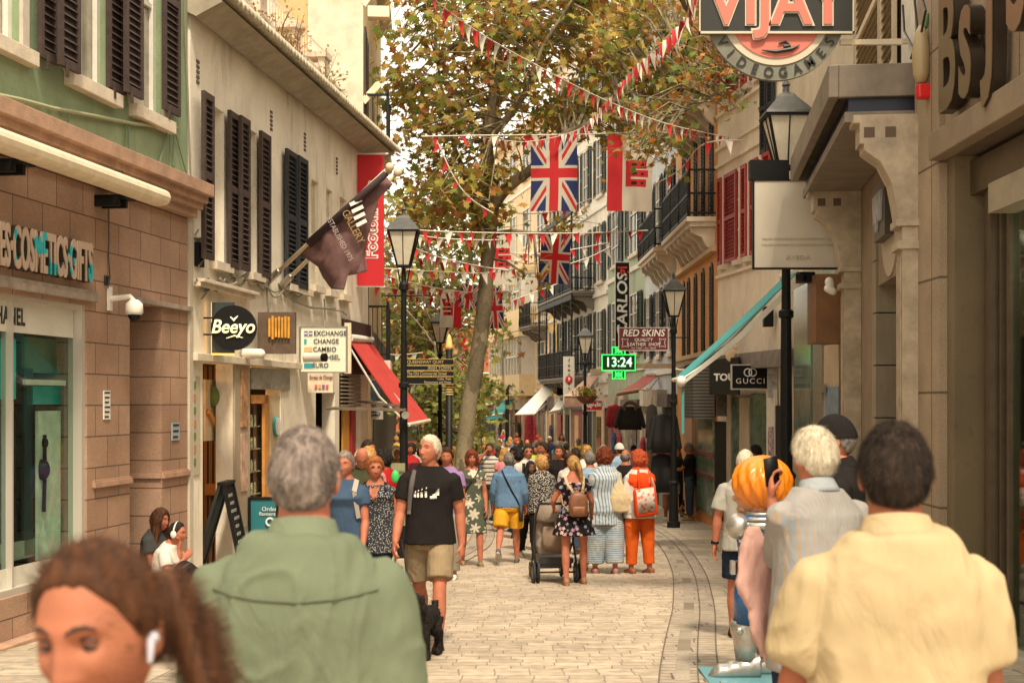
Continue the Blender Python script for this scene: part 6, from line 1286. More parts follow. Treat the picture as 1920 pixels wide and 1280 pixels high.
def head_pt(dx, dy, dz, fem=0, k=1.0):
    hx, hy, hz = .0745, .096, .117
    x, y, z = hx * dx, hy * dy, hz * dz; s = max(0, -dz)
    if dz < 0: x *= 1 - (.26 + .06 * fem) * s ** 1.6 * (1 if dy > -.2 else .4)
    if dy < 0 and dz < 0: y *= 1 - .42 * s
    if dy < 0: y *= 1.04
    if dy > 0:
        y = y * .93 + .012 * s ** 2 * dy; fr = min(1, dy * 1.6); ax = abs(x)
        y += fr * k * (.021 * math.exp(-(x / .0105) ** 2) * lerp_tab([(-9, 0), (-.052, 0), (-.040, .75), (-.032, 1), (-.02, .75), (.012, .28), (.03, .1), (.05, 0), (9, 0)], z)
             + .007 * g2((ax - .014) / .008, (z + .036) / .009) - .012 * g2((ax - .031) / .017, (z - .010) / .012) + .005 * g2((ax - .028) / .022, (z - .030) / .009)
             + .005 * g2((ax - .042) / .016, (z + .022) / .018) + .0075 * g2(x / .021, (z + .060) / .007) + .0065 * g2(x / .018, (z + .072) / .006) - .004 * g2(x / .024, (z + .0662) / .003) - .004 * g2(x / .03, (z + .083) / .006) + .008 * g2(x / .022, (z + .103) / .014))
    return Vector((x, y, z))
def grid_sphere(fn, nu=48, nv=36):
    vs = []; fs = []
    for j in range(1, nv):
        t = math.pi * j / nv
        for i in range(nu):
            a = 2 * math.pi * i / nu; vs.append(fn(math.sin(t) * math.sin(a), math.sin(t) * math.cos(a), math.cos(t)))
    vs += [fn(0, 0, 1), fn(0, 0, -1)]
    for j in range(nv - 2):
        for i in range(nu): fs.append((j * nu + i, (j + 1) * nu + i, (j + 1) * nu + (i + 1) % nu, j * nu + (i + 1) % nu))
    top, bot = len(vs) - 2, len(vs) - 1
    for i in range(nu): fs.append((top, i, (i + 1) % nu)); fs.append((bot, (nv - 2) * nu + (i + 1) % nu, (nv - 2) * nu + i))
    return vs, fs
HL = {'short': [(0, .60), (35, .60), (60, .40), (75, .05), (85, -.12), (105, -.15), (125, -.50), (181, -.62)],
      'thin': [(0, .80), (35, .72), (60, .45), (75, .05), (85, -.10), (105, -.12), (125, -.48), (181, -.60)],
      'bald': [(0, 2), (74, 2), (80, -.1), (105, -.12), (125, -.45), (181, -.55)],
      'long': [(0, .62), (30, .55), (48, .15), (60, -.5), (75, -.85), (181, -.98)],
      'curly': [(0, .55), (40, .45), (60, .05), (75, -.3), (100, -.5), (181, -.75)],
      'pulled': [(0, .72), (35, .68), (60, .40), (75, .1), (88, -.08), (105, -.2), (130, -.55), (181, -.68)],
      'bob': [(0, .50), (35, .42), (50, 0), (62, -.6), (75, -.82), (181, -.92)]}
HT = {'short': (.012, .006, 60), 'thin': (.008, .004, 60), 'bald': (.006, .003, 60), 'long': (.022, .008, 28), 'curly': (.040, .026, 34), 'pulled': (.010, .004, 30), 'bob': (.026, .009, 26)}
def hair_mesh(b, style, T, fem, seed=0, thick=1.0, nu=56, nv=44):
    th, am, fr = HT[style]; tab = HL[style]
    def fn(dx, dy, dz):
        a = math.degrees(math.atan2(abs(dx), dy)); lim = lerp_tab(tab, a); p = head_pt(dx, min(dy, .98), dz, fem, .3); n = Vector((dx, dy, dz)).normalized(); lim += .05 * noise.noise(Vector((dx * 7, dy * 7, seed)))
        e = (dz - lim) / .16; e = max(-1, min(1, e)); t_ = th * thick * (.35 + .65 * max(0, e)) + am * noise.noise(Vector((dx * fr * .12, dy * fr * .12, dz * fr * .08 + seed)) * 1.6) * max(0, e) if e > 0 else -.012
        if style == 'bald' and dz > .45 - .1 * (a > 150): t_ = -.012
        if style in ('long', 'bob'): t_ *= 1 + .5 * max(0, -dz + .2)
        return T @ (p + n * t_)
    vs, fs = grid_sphere(fn, nu, nv); b.add(vs, fs)
def strands(me, n, L, m, parent, name, seed=0, w=.0012, down=.8, lift=.25, comb=None, zmin=-9, curl=0.0):
    rg = np.random.default_rng(seed); vc = len(me.vertices); co = np.empty(vc * 3); me.vertices.foreach_get('co', co); co = co.reshape(-1, 3); no = np.empty(vc * 3); me.vertices.foreach_get('normal', no); no = no.reshape(-1, 3)
    lt = np.array([p.vertices[:3] for p in me.polygons if p.area > 0]); ar = np.array([p.area for p in me.polygons if p.area > 0]); f = rg.choice(len(lt), n, p=ar / ar.sum()); r = rg.dirichlet((1, 1, 1), n)
    p = (co[lt[f]] * r[:, :, None]).sum(1); nn = (no[lt[f]] * r[:, :, None]).sum(1); nn /= np.linalg.norm(nn, axis=1)[:, None] + 1e-9
    d = np.array(comb if comb is not None else (0, -.15, -1.))[None] + rg.normal(size=(n, 3)) * (1 - down); d = d - (d * nn).sum(1)[:, None] * nn; d /= np.linalg.norm(d, axis=1)[:, None] + 1e-9; d = d + nn * lift * rg.uniform(.3, 1.4, n)[:, None]
    s = np.cross(d, nn); s /= np.linalg.norm(s, axis=1)[:, None] + 1e-9; Ls = L * rg.uniform(.5, 1.2, n); K = 4; V = np.zeros((n, K * 2, 3)); cr = rg.normal(size=(n, 3)) * curl
    for k in range(K):
        t = k / (K - 1); c = p - nn * .003 + d * (Ls * t)[:, None] + (cr - nn * lift * .8) * (t * t * L)
        ww = w * (1 - t * .8); V[:, 2 * k] = c - s * ww; V[:, 2 * k + 1] = c + s * ww
    F_ = np.array([[2 * k, 2 * k + 1, 2 * k + 3, 2 * k + 2] for k in range(K - 1)]); idx = (np.arange(n)[:, None, None] * K * 2 + F_[None]).reshape(-1).astype(np.int32); nf = n * (K - 1)
    me2 = bpy.data.meshes.new(name); me2.vertices.add(n * K * 2); me2.vertices.foreach_set('co', V.reshape(-1)); me2.loops.add(nf * 4); me2.loops.foreach_set('vertex_index', idx); me2.polygons.add(nf)
    me2.polygons.foreach_set('loop_start', np.arange(0, nf * 4, 4, dtype=np.int32)); me2.polygons.foreach_set('loop_total', np.full(nf, 4, dtype=np.int32)); me2.update(); return link(name, me2, m, parent)
def skin(name, c):
    k = N(name, .6); k.b.inputs['Specular IOR Level'].default_value = .3; g = k.n('NewGeometry').outputs['Position']; k.col(k.ramp(k.noise(g, 16, 6), (.3, [x * .82 for x in c]), (.7, [min(1, c[0] * 1.12), c[1] * 1.05, c[2] * 1.02]))); k.bump(k.noise(g, 220, 4), .12, .004)
    k.b.inputs['Subsurface Weight'].default_value = .12; k.b.inputs['Subsurface Radius'].default_value = (.02, .008, .004); k.b.inputs['Subsurface Scale'].default_value = .3; return k.m
S_tan, S_red, S_pale, S_dark = skin('tanned_skin', (.36, .125, .062)), skin('ruddy_skin', (.42, .148, .082)), skin('fair_skin', (.46, .205, .125)), skin('dark_skin', (.20, .09, .045))
def hairm(name, c, c2, sc=60):
    k = N(name, .7); k.b.inputs['Specular IOR Level'].default_value = .22; g = k.n('TexCoord').outputs['Object']; mp = k.n('Mapping'); mp.inputs['Scale'].default_value = (1, 1, .18); k.l(g, mp.inputs[0]); a = k.ramp(k.noise(mp.outputs[0], sc, 6), (.35, c), (.65, c2)); a = k.mix(.22, a, k.ramp(k.noise(g, 22, 4), (.35, c), (.65, c2))); k.col(a); k.bump(k.noise(mp.outputs[0], sc * 2, 4), .6, .01); return k.m
H_grey, H_white, H_dark, H_brown, H_blond, H_red, H_aub, H_salt, H_blk, H_gold = [hairm('hair_' + n, a, b_) for n, a, b_ in (('grey', (.11, .085, .07), (.40, .32, .27)), ('white', (.48, .40, .27), (.80, .72, .55)), ('dark', (.012, .008, .006), (.06, .038, .026)), ('brown', (.028, .011, .005), (.10, .037, .013)), ('blond', (.22, .11, .035), (.52, .32, .12)), ('red', (.30, .035, .012), (.50, .10, .03)), ('auburn', (.09, .015, .006), (.22, .045, .015)), ('salt', (.08, .07, .06), (.30, .26, .21)), ('black', (.008, .006, .005), (.03, .022, .018)), ('gold', (.32, .15, .04), (.62, .36, .12)))]
def clothm(name, c, c2=None, pat=None, sc=1.0, rough=.9, var=.18):
    """woven cloth; pat: None | vstripe | hstripe | dots | floral | leopard | dark_floral, in object space"""
    k = N(name, rough); g = k.n('TexCoord').outputs['Object']; sp = k.n('SeparateXYZ'); k.l(g, sp.inputs[0])
    base = k.ramp(k.noise(g, 5, 6), (.3, [x * (1 - var) for x in c]), (.7, [min(1, x * (1 + var * .5)) for x in c])); out = base
    if pat in ('vstripe', 'hstripe'):
        src = sp.outputs[2] if pat == 'hstripe' else k.math('ADD', sp.outputs[0], k.math('MULTIPLY', sp.outputs[1], .6)); fr = k.math('FRACT', k.math('ADD', k.math('MULTIPLY', src, sc), 100)); out = k.mix(k.ramp(fr, (0, 0), (.66, 0), (.70, 1), const=False), base, c2)
    elif pat in ('dots', 'leopard'):
        v = k.n('TexVoronoi'); v.inputs['Scale'].default_value = sc; k.l(g, v.inputs['Vector']); out = k.mix(k.ramp(v.outputs['Distance'], (.28 if pat == 'dots' else .34, 1), (.36 if pat == 'dots' else .42, 0)), base, c2)
    elif pat in ('floral', 'dark_floral'):
        v = k.n('TexVoronoi'); v.inputs['Scale'].default_value = sc; k.l(g, v.inputs['Vector']); wv = k.n('VectorMath', operation='SUBTRACT'); k.l(g, wv.inputs[0]); k.l(v.outputs['Position'], wv.inputs[1]); s2 = k.n('SeparateXYZ'); k.l(wv.outputs[0], s2.inputs[0])
        a = k.math('ARCTAN2', s2.outputs[2], s2.outputs[0]); pet = k.math('MULTIPLY', k.math('SINE', k.math('MULTIPLY', a, 6)), .10); dd = k.math('ADD', v.outputs['Distance'], pet)
        f = k.ramp(dd, (.36, 1), (.42, 0)); cc = c2 if pat == 'floral' else k.ramp(v.outputs['Color'], (0, (.5, .2, .2)), (.4, (.6, .5, .4)), (.6, (.25, .28, .4)), (1, (.55, .12, .15)))
        out = k.mix(f, base, cc); out = k.mix(k.ramp(v.outputs['Distance'], (.08, 1), (.12, 0)), out, (.45, .30, .08))
    k.col(out); w = k.n('TexWave'); w.inputs['Scale'].default_value = 160; k.l(g, w.inputs['Vector']); m2_ = k.n('Mapping'); m2_.inputs['Scale'].default_value = (1, 1, .45); k.l(g, m2_.inputs[0]); n2_ = k.n('TexNoise'); n2_.inputs['Scale'].default_value = 7; n2_.inputs['Detail'].default_value = 3; n2_.inputs['Distortion'].default_value = 1.6; k.l(m2_.outputs[0], n2_.inputs[0]); k.bump(k.math('ADD', k.math('MULTIPLY', k.math('ADD', k.noise(g, 260, 3), k.math('MULTIPLY', w.outputs['Fac'], .4)), .05), k.math('MULTIPLY', n2_.outputs['Fac'], 1.1)), .5, .035); k.b.inputs['Specular IOR Level'].default_value = .12; return k.m
M_eye, M_iris, M_brow, M_lip = mat('eye_white', (.38, .30, .25), .3), mat('iris', (.03, .02, .012), .2), mat('brow', (.07, .04, .025), .9), mat('lips', (.38, .10, .075), .5)
M_sole = mat('sole', (.40, .36, .30), .8); M_shoeb = mat('shoe_black', (.02, .018, .016), .6); M_shoew = mat('shoe_white', (.6, .57, .5), .6); M_sandal = mat('sandal', (.045, .028, .018), .7); M_shoet = mat('shoe_tan', (.30, .14, .06), .7); M_shoeg = mat('shoe_grey', (.09, .09, .085), .8)
def ik(S, T, l1, l2, hint):
    S, T = Vector(S), Vector(T); d = T - S; L = min(d.length, (l1 + l2) * .995); d.normalize(); T = S + d * L; a = (l1 * l1 - l2 * l2 + L * L) / (2 * L); h = math.sqrt(max(0, l1 * l1 - a * a)); hv = Vector(hint); hv = (hv - d * hv.dot(d)).normalized(); return S + d * a + hv * h, T
def rotx(v, a): c, s = math.cos(a), math.sin(a); return Vector((v[0], v[1] * c - v[2] * s, v[1] * s + v[2] * c))
def hand(b, W_, d, palm, side, curl=25, s=1.0, grip=False, spread=1.0):
    """W_ wrist, d forearm direction, palm = palm normal; side +1 right -1 left"""
    d = Vector(d).normalized(); palm = Vector(palm); palm = (palm - d * palm.dot(d)).normalized(); x = d.cross(palm).normalized()   # across
    th = x * (1 if True else -1)
    thumb = x * side; Wc = Vector(W_); b.loft([(Wc, x * .026 * s, palm * .019 * s), (Wc + d * .03 * s, x * .036 * s, palm * .018 * s), (Wc + d * .07 * s, x * .042 * s, palm * .016 * s), (Wc + d * .095 * s, x * .040 * s, palm * .013 * s)], 12, 2.4)
    for i, (off, L, r) in enumerate(((.030, .072, .0092), (.010, .080, .0095), (-.010, .074, .0090), (-.030, .058, .0080))):
        p = Wc + d * .088 * s + thumb * off * s; a = R(curl * (1 + .12 * i)); dd = d + thumb * (off * 2.2 * spread)
        dd.normalize(); 
        for sl, k_ in ((.48, .7), (.30, 1.8), (.22, 2.9)):
            v = dd * math.cos(a * k_) + palm * math.sin(a * k_); q = p + v * L * sl * s; b.cap(p, q, r * s, r * .9 * s, 8); p = q
    p = Wc + d * .028 * s + thumb * .030 * s; v1 = (d * .75 + thumb * .75 + palm * .3).normalized(); q = p + v1 * .040 * s; b.cap(p, q, .0125 * s, .0105 * s, 8); v2 = (d * .95 + thumb * .25 + palm * (.25 + curl / 60)).normalized(); b.cap(q, q + v2 * .032 * s, .0105 * s, .009 * s, 8)
def person(lab, px, d, H, rot, skinm=S_tan, hair=('short', H_dark), top=None, bottom=None, dress=None, shoes=('shoe', M_shoeb), legs=((0, 0), (0, 0)), arms=((5, 8, 12), (5, 8, 12)), lean=0, headr=(0, 0, 0), fat=1.0, belly=1.0, fem=0, vox=.011, face=0, glasses=None, brow=None, seat=None, seed=0, group='people walking in the street', sw=1.0, z=None, y_off=0, headscale=1.0, feet=True, stance=1.0, hand_curl=25, folds=.008, hstr=0, loc=None, nk=1.0, lids=0):
    s = H / 1.735; x0 = XY(px, d) if loc is None else loc[0]; y0 = d if loc is None else loc[1]; g0 = gz(y0) if z is None else z
    J = {}; hipz = .93; Hc = Vector((0, 0, hipz)); la = R(-lean); up = rotx((0, 0, 1), la); fw = rotx((0, 1, 0), la); X = Vector((1, 0, 0))
    hw = .09 * (1 + .10 * fem) * fat ** .5; shw = (.195 - .025 * fem) * sw * fat ** .3
    L = {}
    for i, sd_ in ((0, -1), (1, 1)):
        sw_, kn = legs[i][:2]; ou = legs[i][2] if len(legs[i]) > 2 else 1.5; hp = Hc + X * hw * sd_; td = Vector((math.sin(R(ou)) * sd_, math.sin(R(sw_)) * math.cos(R(ou)), -math.cos(R(sw_)) * math.cos(R(ou)))); kp = hp + td * .43; a2 = R(sw_ - kn); sdv = Vector((math.sin(R(ou * .3)) * sd_, math.sin(a2), -math.cos(a2))); ap = kp + sdv * .42; L[sd_] = (hp, kp, ap, a2)
    low = min(L[k][2].z for k in L); dz = .085 - low if seat is None else seat - hipz + .0
    Hc = Hc + Vector((0, 0, dz)); L = {k: (a + Vector((0, 0, dz)), b_ + Vector((0, 0, dz)), c + Vector((0, 0, dz)), e) for k, (a, b_, c, e) in L.items()}
    NB = Hc + up * .560; HCn = NB + up * .108 + fw * .028
    Rh = Matrix.Rotation(R(headr[0]), 3, 'Z') @ Matrix.Rotation(R(headr[1]) + la * .3, 3, 'X') @ Matrix.Rotation(R(headr[2]), 3, 'Y')
    Th = Matrix.Translation(HCn) @ Rh.to_4x4() @ Matrix.Scale(headscale, 4)
    A = {}
    for i, sd_ in ((0, -1), (1, 1)):
        S = Hc + up * .446 + X * (shw - .028) * sd_; ar = arms[i]
        if ar[0] == 'T': E, Wp = ik(S, ar[1], .285, .255, ar[2] if len(ar) > 2 else (sd_ * .6, -.4, -.8))
        else:
            f_, o_, e_ = ar[:3]; ud = rotx(Vector((math.sin(R(o_)) * sd_, math.sin(R(f_)), -math.cos(R(f_)) * math.cos(R(o_)))), la * .5).normalized(); E = S + ud * .285; fd = rotx(Vector((math.sin(R(o_ * .35)) * sd_, math.sin(R(f_ + e_)), -math.cos(R(f_ + e_)))), la * .5).normalized(); Wp = E + fd * .255
        A[sd_] = (S, E, Wp)
    J = dict(Hc=Hc, NB=NB, head=HCn, up=up, fw=fw, arms=A, legs=L, s=s, Th=Th, shw=shw)
    root = empty('person', (x0, y0, g0), R(rot), lab, 'person', group); J['root'] = root
    # y_off keeps centre; scale everything by s
    SS = Matrix.Scale(s, 4)
    def fin(me, name, m, smooth=True): me.transform(SS); return link(name, me, m, root, False, smooth)
    fr = lambda t, rx, ry, oy=0: (Hc + up * t + fw * oy, X * rx, fw * ry)
    F_, B_ = fat, fat * belly
    waist = .138 - .012 * fem
    hipw = .160 + .010 * fem
    TR = [(-.13, .10 * F_, .085 * F_, -.01), (-.06, hipw * F_, .118 * F_, -.012), (.02, (hipw + .004) * F_, .115 * B_, -.005), (.12, (waist + .008) * F_, .108 * B_, .006 * belly), (.20, waist * F_ * (.5 + .5 * belly), .104 * B_, .008 * belly), (.30, .150 * F_, .112 * F_, .005), (.38, .160 * F_, (.116 + .018 * fem) * F_, .008 + .012 * fem), (.435, .162 * F_ ** .5 * sw, .104 * F_, 0), (.47, .142 * sw, .092, -.004), (.505, .112 * sw, .078, -.008), (.53, .088, .068, -.008), (.555, .070, .062, -.002), (.585, .058, .056, .004)]
    b = MB()
    b.loft([fr(*t) for t in TR], 24, 2.3); b.cap(NB - up * .05, HCn - up * .05, .064 - .008 * fem, .056 - .008 * fem, 14)
    bare = dress is None and bottom is None
    for sd_ in (-1, 1):
        S, E, Wp = A[sd_]; k = 1 - .12 * fem; fk = F_ ** .4; b.tube([S - (E - S).normalized() * .035, S, S + (E - S) * .35, S + (E - S) * .75, E, E + (Wp - E) * .25, E + (Wp - E) * .65, Wp], [.03, .058 * k * fk, .054 * k * fk, .046 * k * fk, .040 * k, .043 * k * fk, .036 * k, .027 * k], 14)
        dd = (Wp - E).normalized(); pn = -X * sd_ if abs(dd.x) < .6 else -fw; palm = (-X * sd_ * .8 + fw * -.3); hand(b, Wp - dd * .01, dd, palm, sd_ * (1 if True else 1), hand_curl)
        hp, kp, ap, a2 = L[sd_]; b.tube([hp + Vector((0, 0, .03)), hp, hp + (kp - hp) * .3, hp + (kp - hp) * .8, kp, kp + (ap - kp) * .22, kp + (ap - kp) * .45, kp + (ap - kp) * .8, ap], [.06, .088 * fk, .084 * fk, .060 * fk, .054, .055, .057 * (1 - .05 * fem), .040, .036], 16)
        fdv = Vector((0, math.cos(a2 * .6 if seat is None else 0), math.sin(a2 * .6 if seat is None else 0))); hl = ap + fdv * -.045 - Vector((0, 0, .045)); b.cap(ap, hl + fdv * .02, .036, .032, 10); b.cap(hl + fdv * .02, hl + fdv * .19 + Vector((0, 0, -.012)), .032, .024, 12)
    me = apply_remesh(b, vox, 2)
    hb = MB(); nu, nv = (64, 52) if face >= 2 else (40, 32); vs, fs = grid_sphere(lambda a, c, e: Th @ head_pt(a, c, e, fem, nk), nu, nv); hb.add(vs, fs)
    for sd_ in (-1, 1):
        er = Rh @ Matrix.Rotation(R(20) * sd_, 3, 'Z'); hb.ell(Th @ Vector((sd_ * .077, -.008, -.004)), (.010, .019, .031), 12, 10, er); hb.ell(Th @ Vector((sd_ * .082, -.012, .006)), (.006, .013, .018), 10, 8, er)
    k0 = len(me.vertices); bm = bmesh.new(); bm.from_mesh(me); hm = hb.mesh('h'); bm.from_mesh(hm); bpy.data.meshes.remove(hm); bm.to_mesh(me); bm.free()
    body = fin(me, 'body', skinm)
    # ---- hair
    if hair and hair[0]:
        st = hair[0]; b = MB(); hair_mesh(b, st, Th, fem, seed, hair[2] if len(hair) > 2 else 1.0)
        if st == 'long':
            L_ = hair[3] if len(hair) > 3 else .22
            for q in range(9):
                a = R(-105 + 210 * q / 8); c0 = Th @ Vector((math.sin(a) * .075, -math.cos(a) * .078 + .005, -.02)); b.tube([c0, c0 + Vector((math.sin(a) * .02, -.02, -L_ * .5)), c0 + Vector((math.sin(a) * .012, -.012, -L_))], [.030, .034, .016], 8)
        if st == 'pulled' and len(hair) > 3:
            c0 = Th @ Vector((0, -.10, .035)); cv = hair[3]; b.tube([c0, c0 + Vector((cv[0] * .15, -.045, .0)), c0 + Vector((cv[0] * .45, -.06, -.07)), c0 + Vector((cv[0] * .75, -.05, -.16)), c0 + Vector((cv[0], -.035, -cv[1]))], [.018, .028, .034, .028, .010], 12)
        me = apply_remesh(b, .006 if face >= 1 or hstr else .009, 1, 'hair') if st in ('long', 'pulled', 'curly', 'bob') else b.mesh('hair')
        if st == 'curly': fold(me, .020, 38, 1, seed)
        ho = fin(me, 'hair', hair[1]); J['hair'] = ho
        if not hstr and vox <= .011 and d < 30: hstr = (2600, {'curly': .035, 'long': .07, 'bob': .05, 'pulled': .03}.get(st, .020), hair[1], .0013, .35 if st == 'curly' else .75, .55 if st == 'curly' else .3, (0, -1, -.15) if st == 'pulled' else None, -9, .5 if st == 'curly' else .1)
        if hstr: strands(me, hstr[0], hstr[1] * s, hstr[2] if len(hstr) > 2 else hair[1], ho, 'strands', seed, *(hstr[3:] if len(hstr) > 3 else ()))
    # ---- clothes
    def torso_loft(b, t0, t1, off, hem_r=None):
        rings = []; ts = sorted({t0, t1, *[t[0] for t in TR if t0 < t[0] < t1]})
        for t in ts: rx = lerp_tab([(q[0], q[1]) for q in TR], t); ry = lerp_tab([(q[0], q[2]) for q in TR], t); oy = lerp_tab([(q[0], q[3]) for q in TR], t); rings.append([t, max(rx, .13 * F_ if t < 0.02 else rx) + off, max(ry, .10 * F_ if t < .02 else ry) + off, oy])
        b.loft([fr(*r) for r in rings], 28, 2.35)
    def sleeve(b, sd_, frac, r0, r1):
        S, E, Wp = A[sd_]; pts = [S - (E - S).normalized() * .04, S]; rs = [.028, .056 * F_ ** .4 + r0 * .5]; e1 = S + (E - S) * min(frac, 1)
        pts += [S + (E - S) * min(frac, 1) * .5, e1]; rs += [.057 * F_ ** .4 + r0 * .8, (.050 if frac >= 1 else .054) * F_ ** .4 + (r1 if frac <= 1 else r0)]
        if frac > 1: pts += [E + (Wp - E) * (frac - 1) * .5, E + (Wp - E) * (frac - 1)]; rs += [.043 + r0, .034 + r1]
        b.tube(pts, rs, 18)
    def cloth(b, name, m, amp, sc=9, zs=.4, sm=2 if hstr is None or hstr == 0 or vox > .0081 or d > 5 else 14): me = apply_remesh(b, vox, sm, name); fold(me, amp, sc, zs, seed + 3, .011 if sm > 5 else 0); return fin(me, name, m)
    if top:
        b = MB(); lo = top.get('loose', .018); torso_loft(b, top.get('hem', -.09), top.get('neck', .545), lo)
        if top.get('hang'):   # straight hanging shirt body
            b.loft([fr(top.get('hem', -.09), hipw * F_ + .046, .125 * B_ + .038, 0), fr(.15, (hipw) * F_ + .02, .115 * B_ + .022, 0.0), fr(.35, .160 * F_ + .02, .115 * F_ + .018, 0), fr(.42, .15 * F_, .10 * F_, 0)], 26, 2.4)
        for sd_ in (-1, 1):
            if top.get('sleeve', .55) > 0: sleeve(b, sd_, top.get('sleeve', .55), lo * .8, top.get('cuff', .016))
        o = cloth(b, top.get('name', 'shirt'), top['m'], folds, 9, .4); J['top'] = o
        if top.get('collar'):
            b = MB(); b.loft([(NB + up * zz + fw * (oy + zz * .3), X * rx + up * 0, fw * (rx * .93) + up * (-.22 * rx)) for zz, rx, oy in ((-.040, .090, -.006), (-.02, .083, -.003), (.008, .074, .0), (.018, .070, .002), (.020, .062, .002))], 26); cm = b.mesh('collar'); fin(cm, 'collar', top.get('cm', top['m']))
    if bottom:
        b = MB(); lo = bottom.get('loose', .02); k_ = bottom['kind']
        if k_ in ('shorts', 'trousers'):
            torso_loft(b, -.12, bottom.get('waist', .07), lo * .6 + .004); ln = bottom.get('len', .75 if k_ == 'shorts' else 1.92); wd = bottom.get('wide', 1)
            for sd_ in (-1, 1):
                hp, kp, ap, a2 = L[sd_]; fk = F_ ** .4; pts = [hp + Vector((0, 0, .07)), hp, hp + (kp - hp) * min(1, ln) * .5, hp + (kp - hp) * min(1, ln)]; rs = [.055, .084 * fk + lo * .35, (.084 * fk + lo) * wd ** .5, (.064 + lo + .012 * (k_ == 'shorts')) * wd]
                if ln > 1: e = ln - 1; pts += [kp + (ap - kp) * e * .5, kp + (ap - kp) * e]; rs += [(.056 + lo) * wd, (.048 + lo) * wd]
                b.tube(pts, rs, 18)
        else:
            fl = bottom.get('flare', .22); ln = bottom.get('len', .45); b.loft([(Hc + Vector((0, 0, t)), X * (.150 + (.02 + fl * -t if t < 0 else 0)) * F_, Vector((0, (.115 + (.02 + fl * .8 * -t if t < 0 else 0)) * F_, 0))) for t in (-ln, -ln * .6, -ln * .3, 0, .10)], 28, 2.2)
        cloth(b, bottom.get('name', k_ if k_ != 'skirt' else 'skirt'), bottom['m'], folds * 1.1, 8, .3)
    if dress:
        b = MB(); lo = dress.get('loose', .016); ln = dress.get('len', .42); fl = dress.get('flare', .12); torso_loft(b, -.05, dress.get('neck', .50), lo)
        b.loft([(Hc + Vector((0, 0, t)), X * ((hipw + lo) * F_ + fl * max(0, -t) ** .8 * .6), Vector((0, (.120 + lo) * F_ + fl * max(0, -t) ** .8 * .5, 0))) for t in (-ln, -ln * .66, -ln * .33, 0)], 28, 2.2)
        for sd_ in (-1, 1):
            if dress.get('sleeve', .35) > 0: sleeve(b, sd_, dress.get('sleeve', .35), lo, .02)
        J['top'] = cloth(b, 'dress', dress['m'], folds * 1.2, 8, .3)
    # ---- shoes
    if feet and shoes:
        for sd_ in (-1, 1):
            hp, kp, ap, a2 = L[sd_]; aa = a2 * .6 if seat is None else 0; f = Vector((0, math.cos(aa), math.sin(aa))); u = Vector((0, -math.sin(aa), math.cos(aa))); hl = ap + f * -.045 - Vector((0, 0, .05)); b = MB()
            if shoes[0] == 'sandal':
                b.loft([(hl + f * y_ - u * .036, X * rx, u * .012) if False else (hl + f * y_ - u * .032, X * rx, u * .012) for y_, rx in ((-.045, .02), (-.02, .034), (.06, .036), (.14, .046), (.20, .040), (.235, .015))], 14)
                for y_ in (.02, .08, .13): b.tube([hl + f * y_ + X * .038 - u * .025, hl + f * y_ + X * .024 + u * (.045 if y_ < .1 else .02), hl + f * y_ - X * .024 + u * (.045 if y_ < .1 else .02), hl + f * y_ - X * .038 - u * .025], .009, 6)
            else: b.loft([(hl + f * y_ + u * z_, X * rx, u * rz) for y_, z_, rx, rz in ((-.055, .0, .015, .02), (-.04, .002, .034, .04), (.0, .006, .040, .048), (.06, .004, .040, .044), (.12, -.008, .046, .032), (.18, -.012, .042, .024), (.215, -.016, .018, .014))], 16, 2.4)
            so = fin(b.mesh('shoe'), 'sandal' if shoes[0] == 'sandal' else 'shoe', shoes[1])
            if shoes[0] == 'shoe': b = MB(); b.loft([(hl + f * y_ - u * .036, X * rx, u * .013) for y_, rx in ((-.06, .018), (-.035, .038), (.04, .042), (.12, .049), (.19, .042), (.222, .016))], 14, 2.6); me = b.mesh('sole'); me.transform(SS); link('sole', me, shoes[2] if len(shoes) > 2 else M_sole, so)
    # ---- face
    if face:
        for sd_ in (-1, 1):
            e = MB(); p = head_pt(.031 / .0745 * sd_, math.sqrt(1 - .173 - .0073), .010 / .117, fem); c = Vector((.031 * sd_, p.y - .0062, .009)); e.ell(Th @ c, (.0108 * headscale,) * 3, 12, 8); eo = fin(e.mesh('eye'), 'eye', M_eye); e = MB(); e.ell(Th @ (c + Vector((.0, .0070, -.001))), (.0058 * headscale,) * 3, 10, 8); me = e.mesh('iris'); me.transform(SS); link('iris', me, M_iris, eo)
            if face >= 2: e = MB(); e.tube([Th @ (c + Vector((sd_ * dx_, yy, zz))) for dx_, yy, zz in ((-.013, .009, .003), (-.004, .0125, .0075), (.006, .011, .007), (.014, .005, .003))], [.0012, .0026, .0026, .0012], 6); fin(e.mesh('eyelid'), 'eyelid', skinm if not fem else M_iris)
            if lids: e = MB(); e.ell(Th @ (c + Vector((0, .0012, .0028))), (.0118, .0112, .0100), 14, 10, Rh); fin(e.mesh('eyelid'), 'eyelid', skinm); e = MB(); e.tube([Th @ (c + Vector((dx_, .0118 - abs(dx_) * .35, -.0052 + abs(dx_) * .15))) for dx_ in (-.013, -.007, 0, .007, .013)], [.0012, .0026, .003, .0026, .0012], 6); fin(e.mesh('lashes'), 'lashes', M_iris)
            e = MB(); e.tube([Th @ Vector((sd_ * x_, head_pt(x_ / .0745, math.sqrt(max(.01, 1 - (x_ / .0745) ** 2 - (z_ / .117) ** 2)), z_ / .117, fem).y + .001, z_)) for x_, z_ in ((.012, .028), (.024, .034), (.036, .034), (.046, .028))], [.002, .0036 + .0006 * lids, .003 + .0006 * lids, .0015], 6); fin(e.mesh('eyebrow'), 'eyebrow', brow or M_brow)
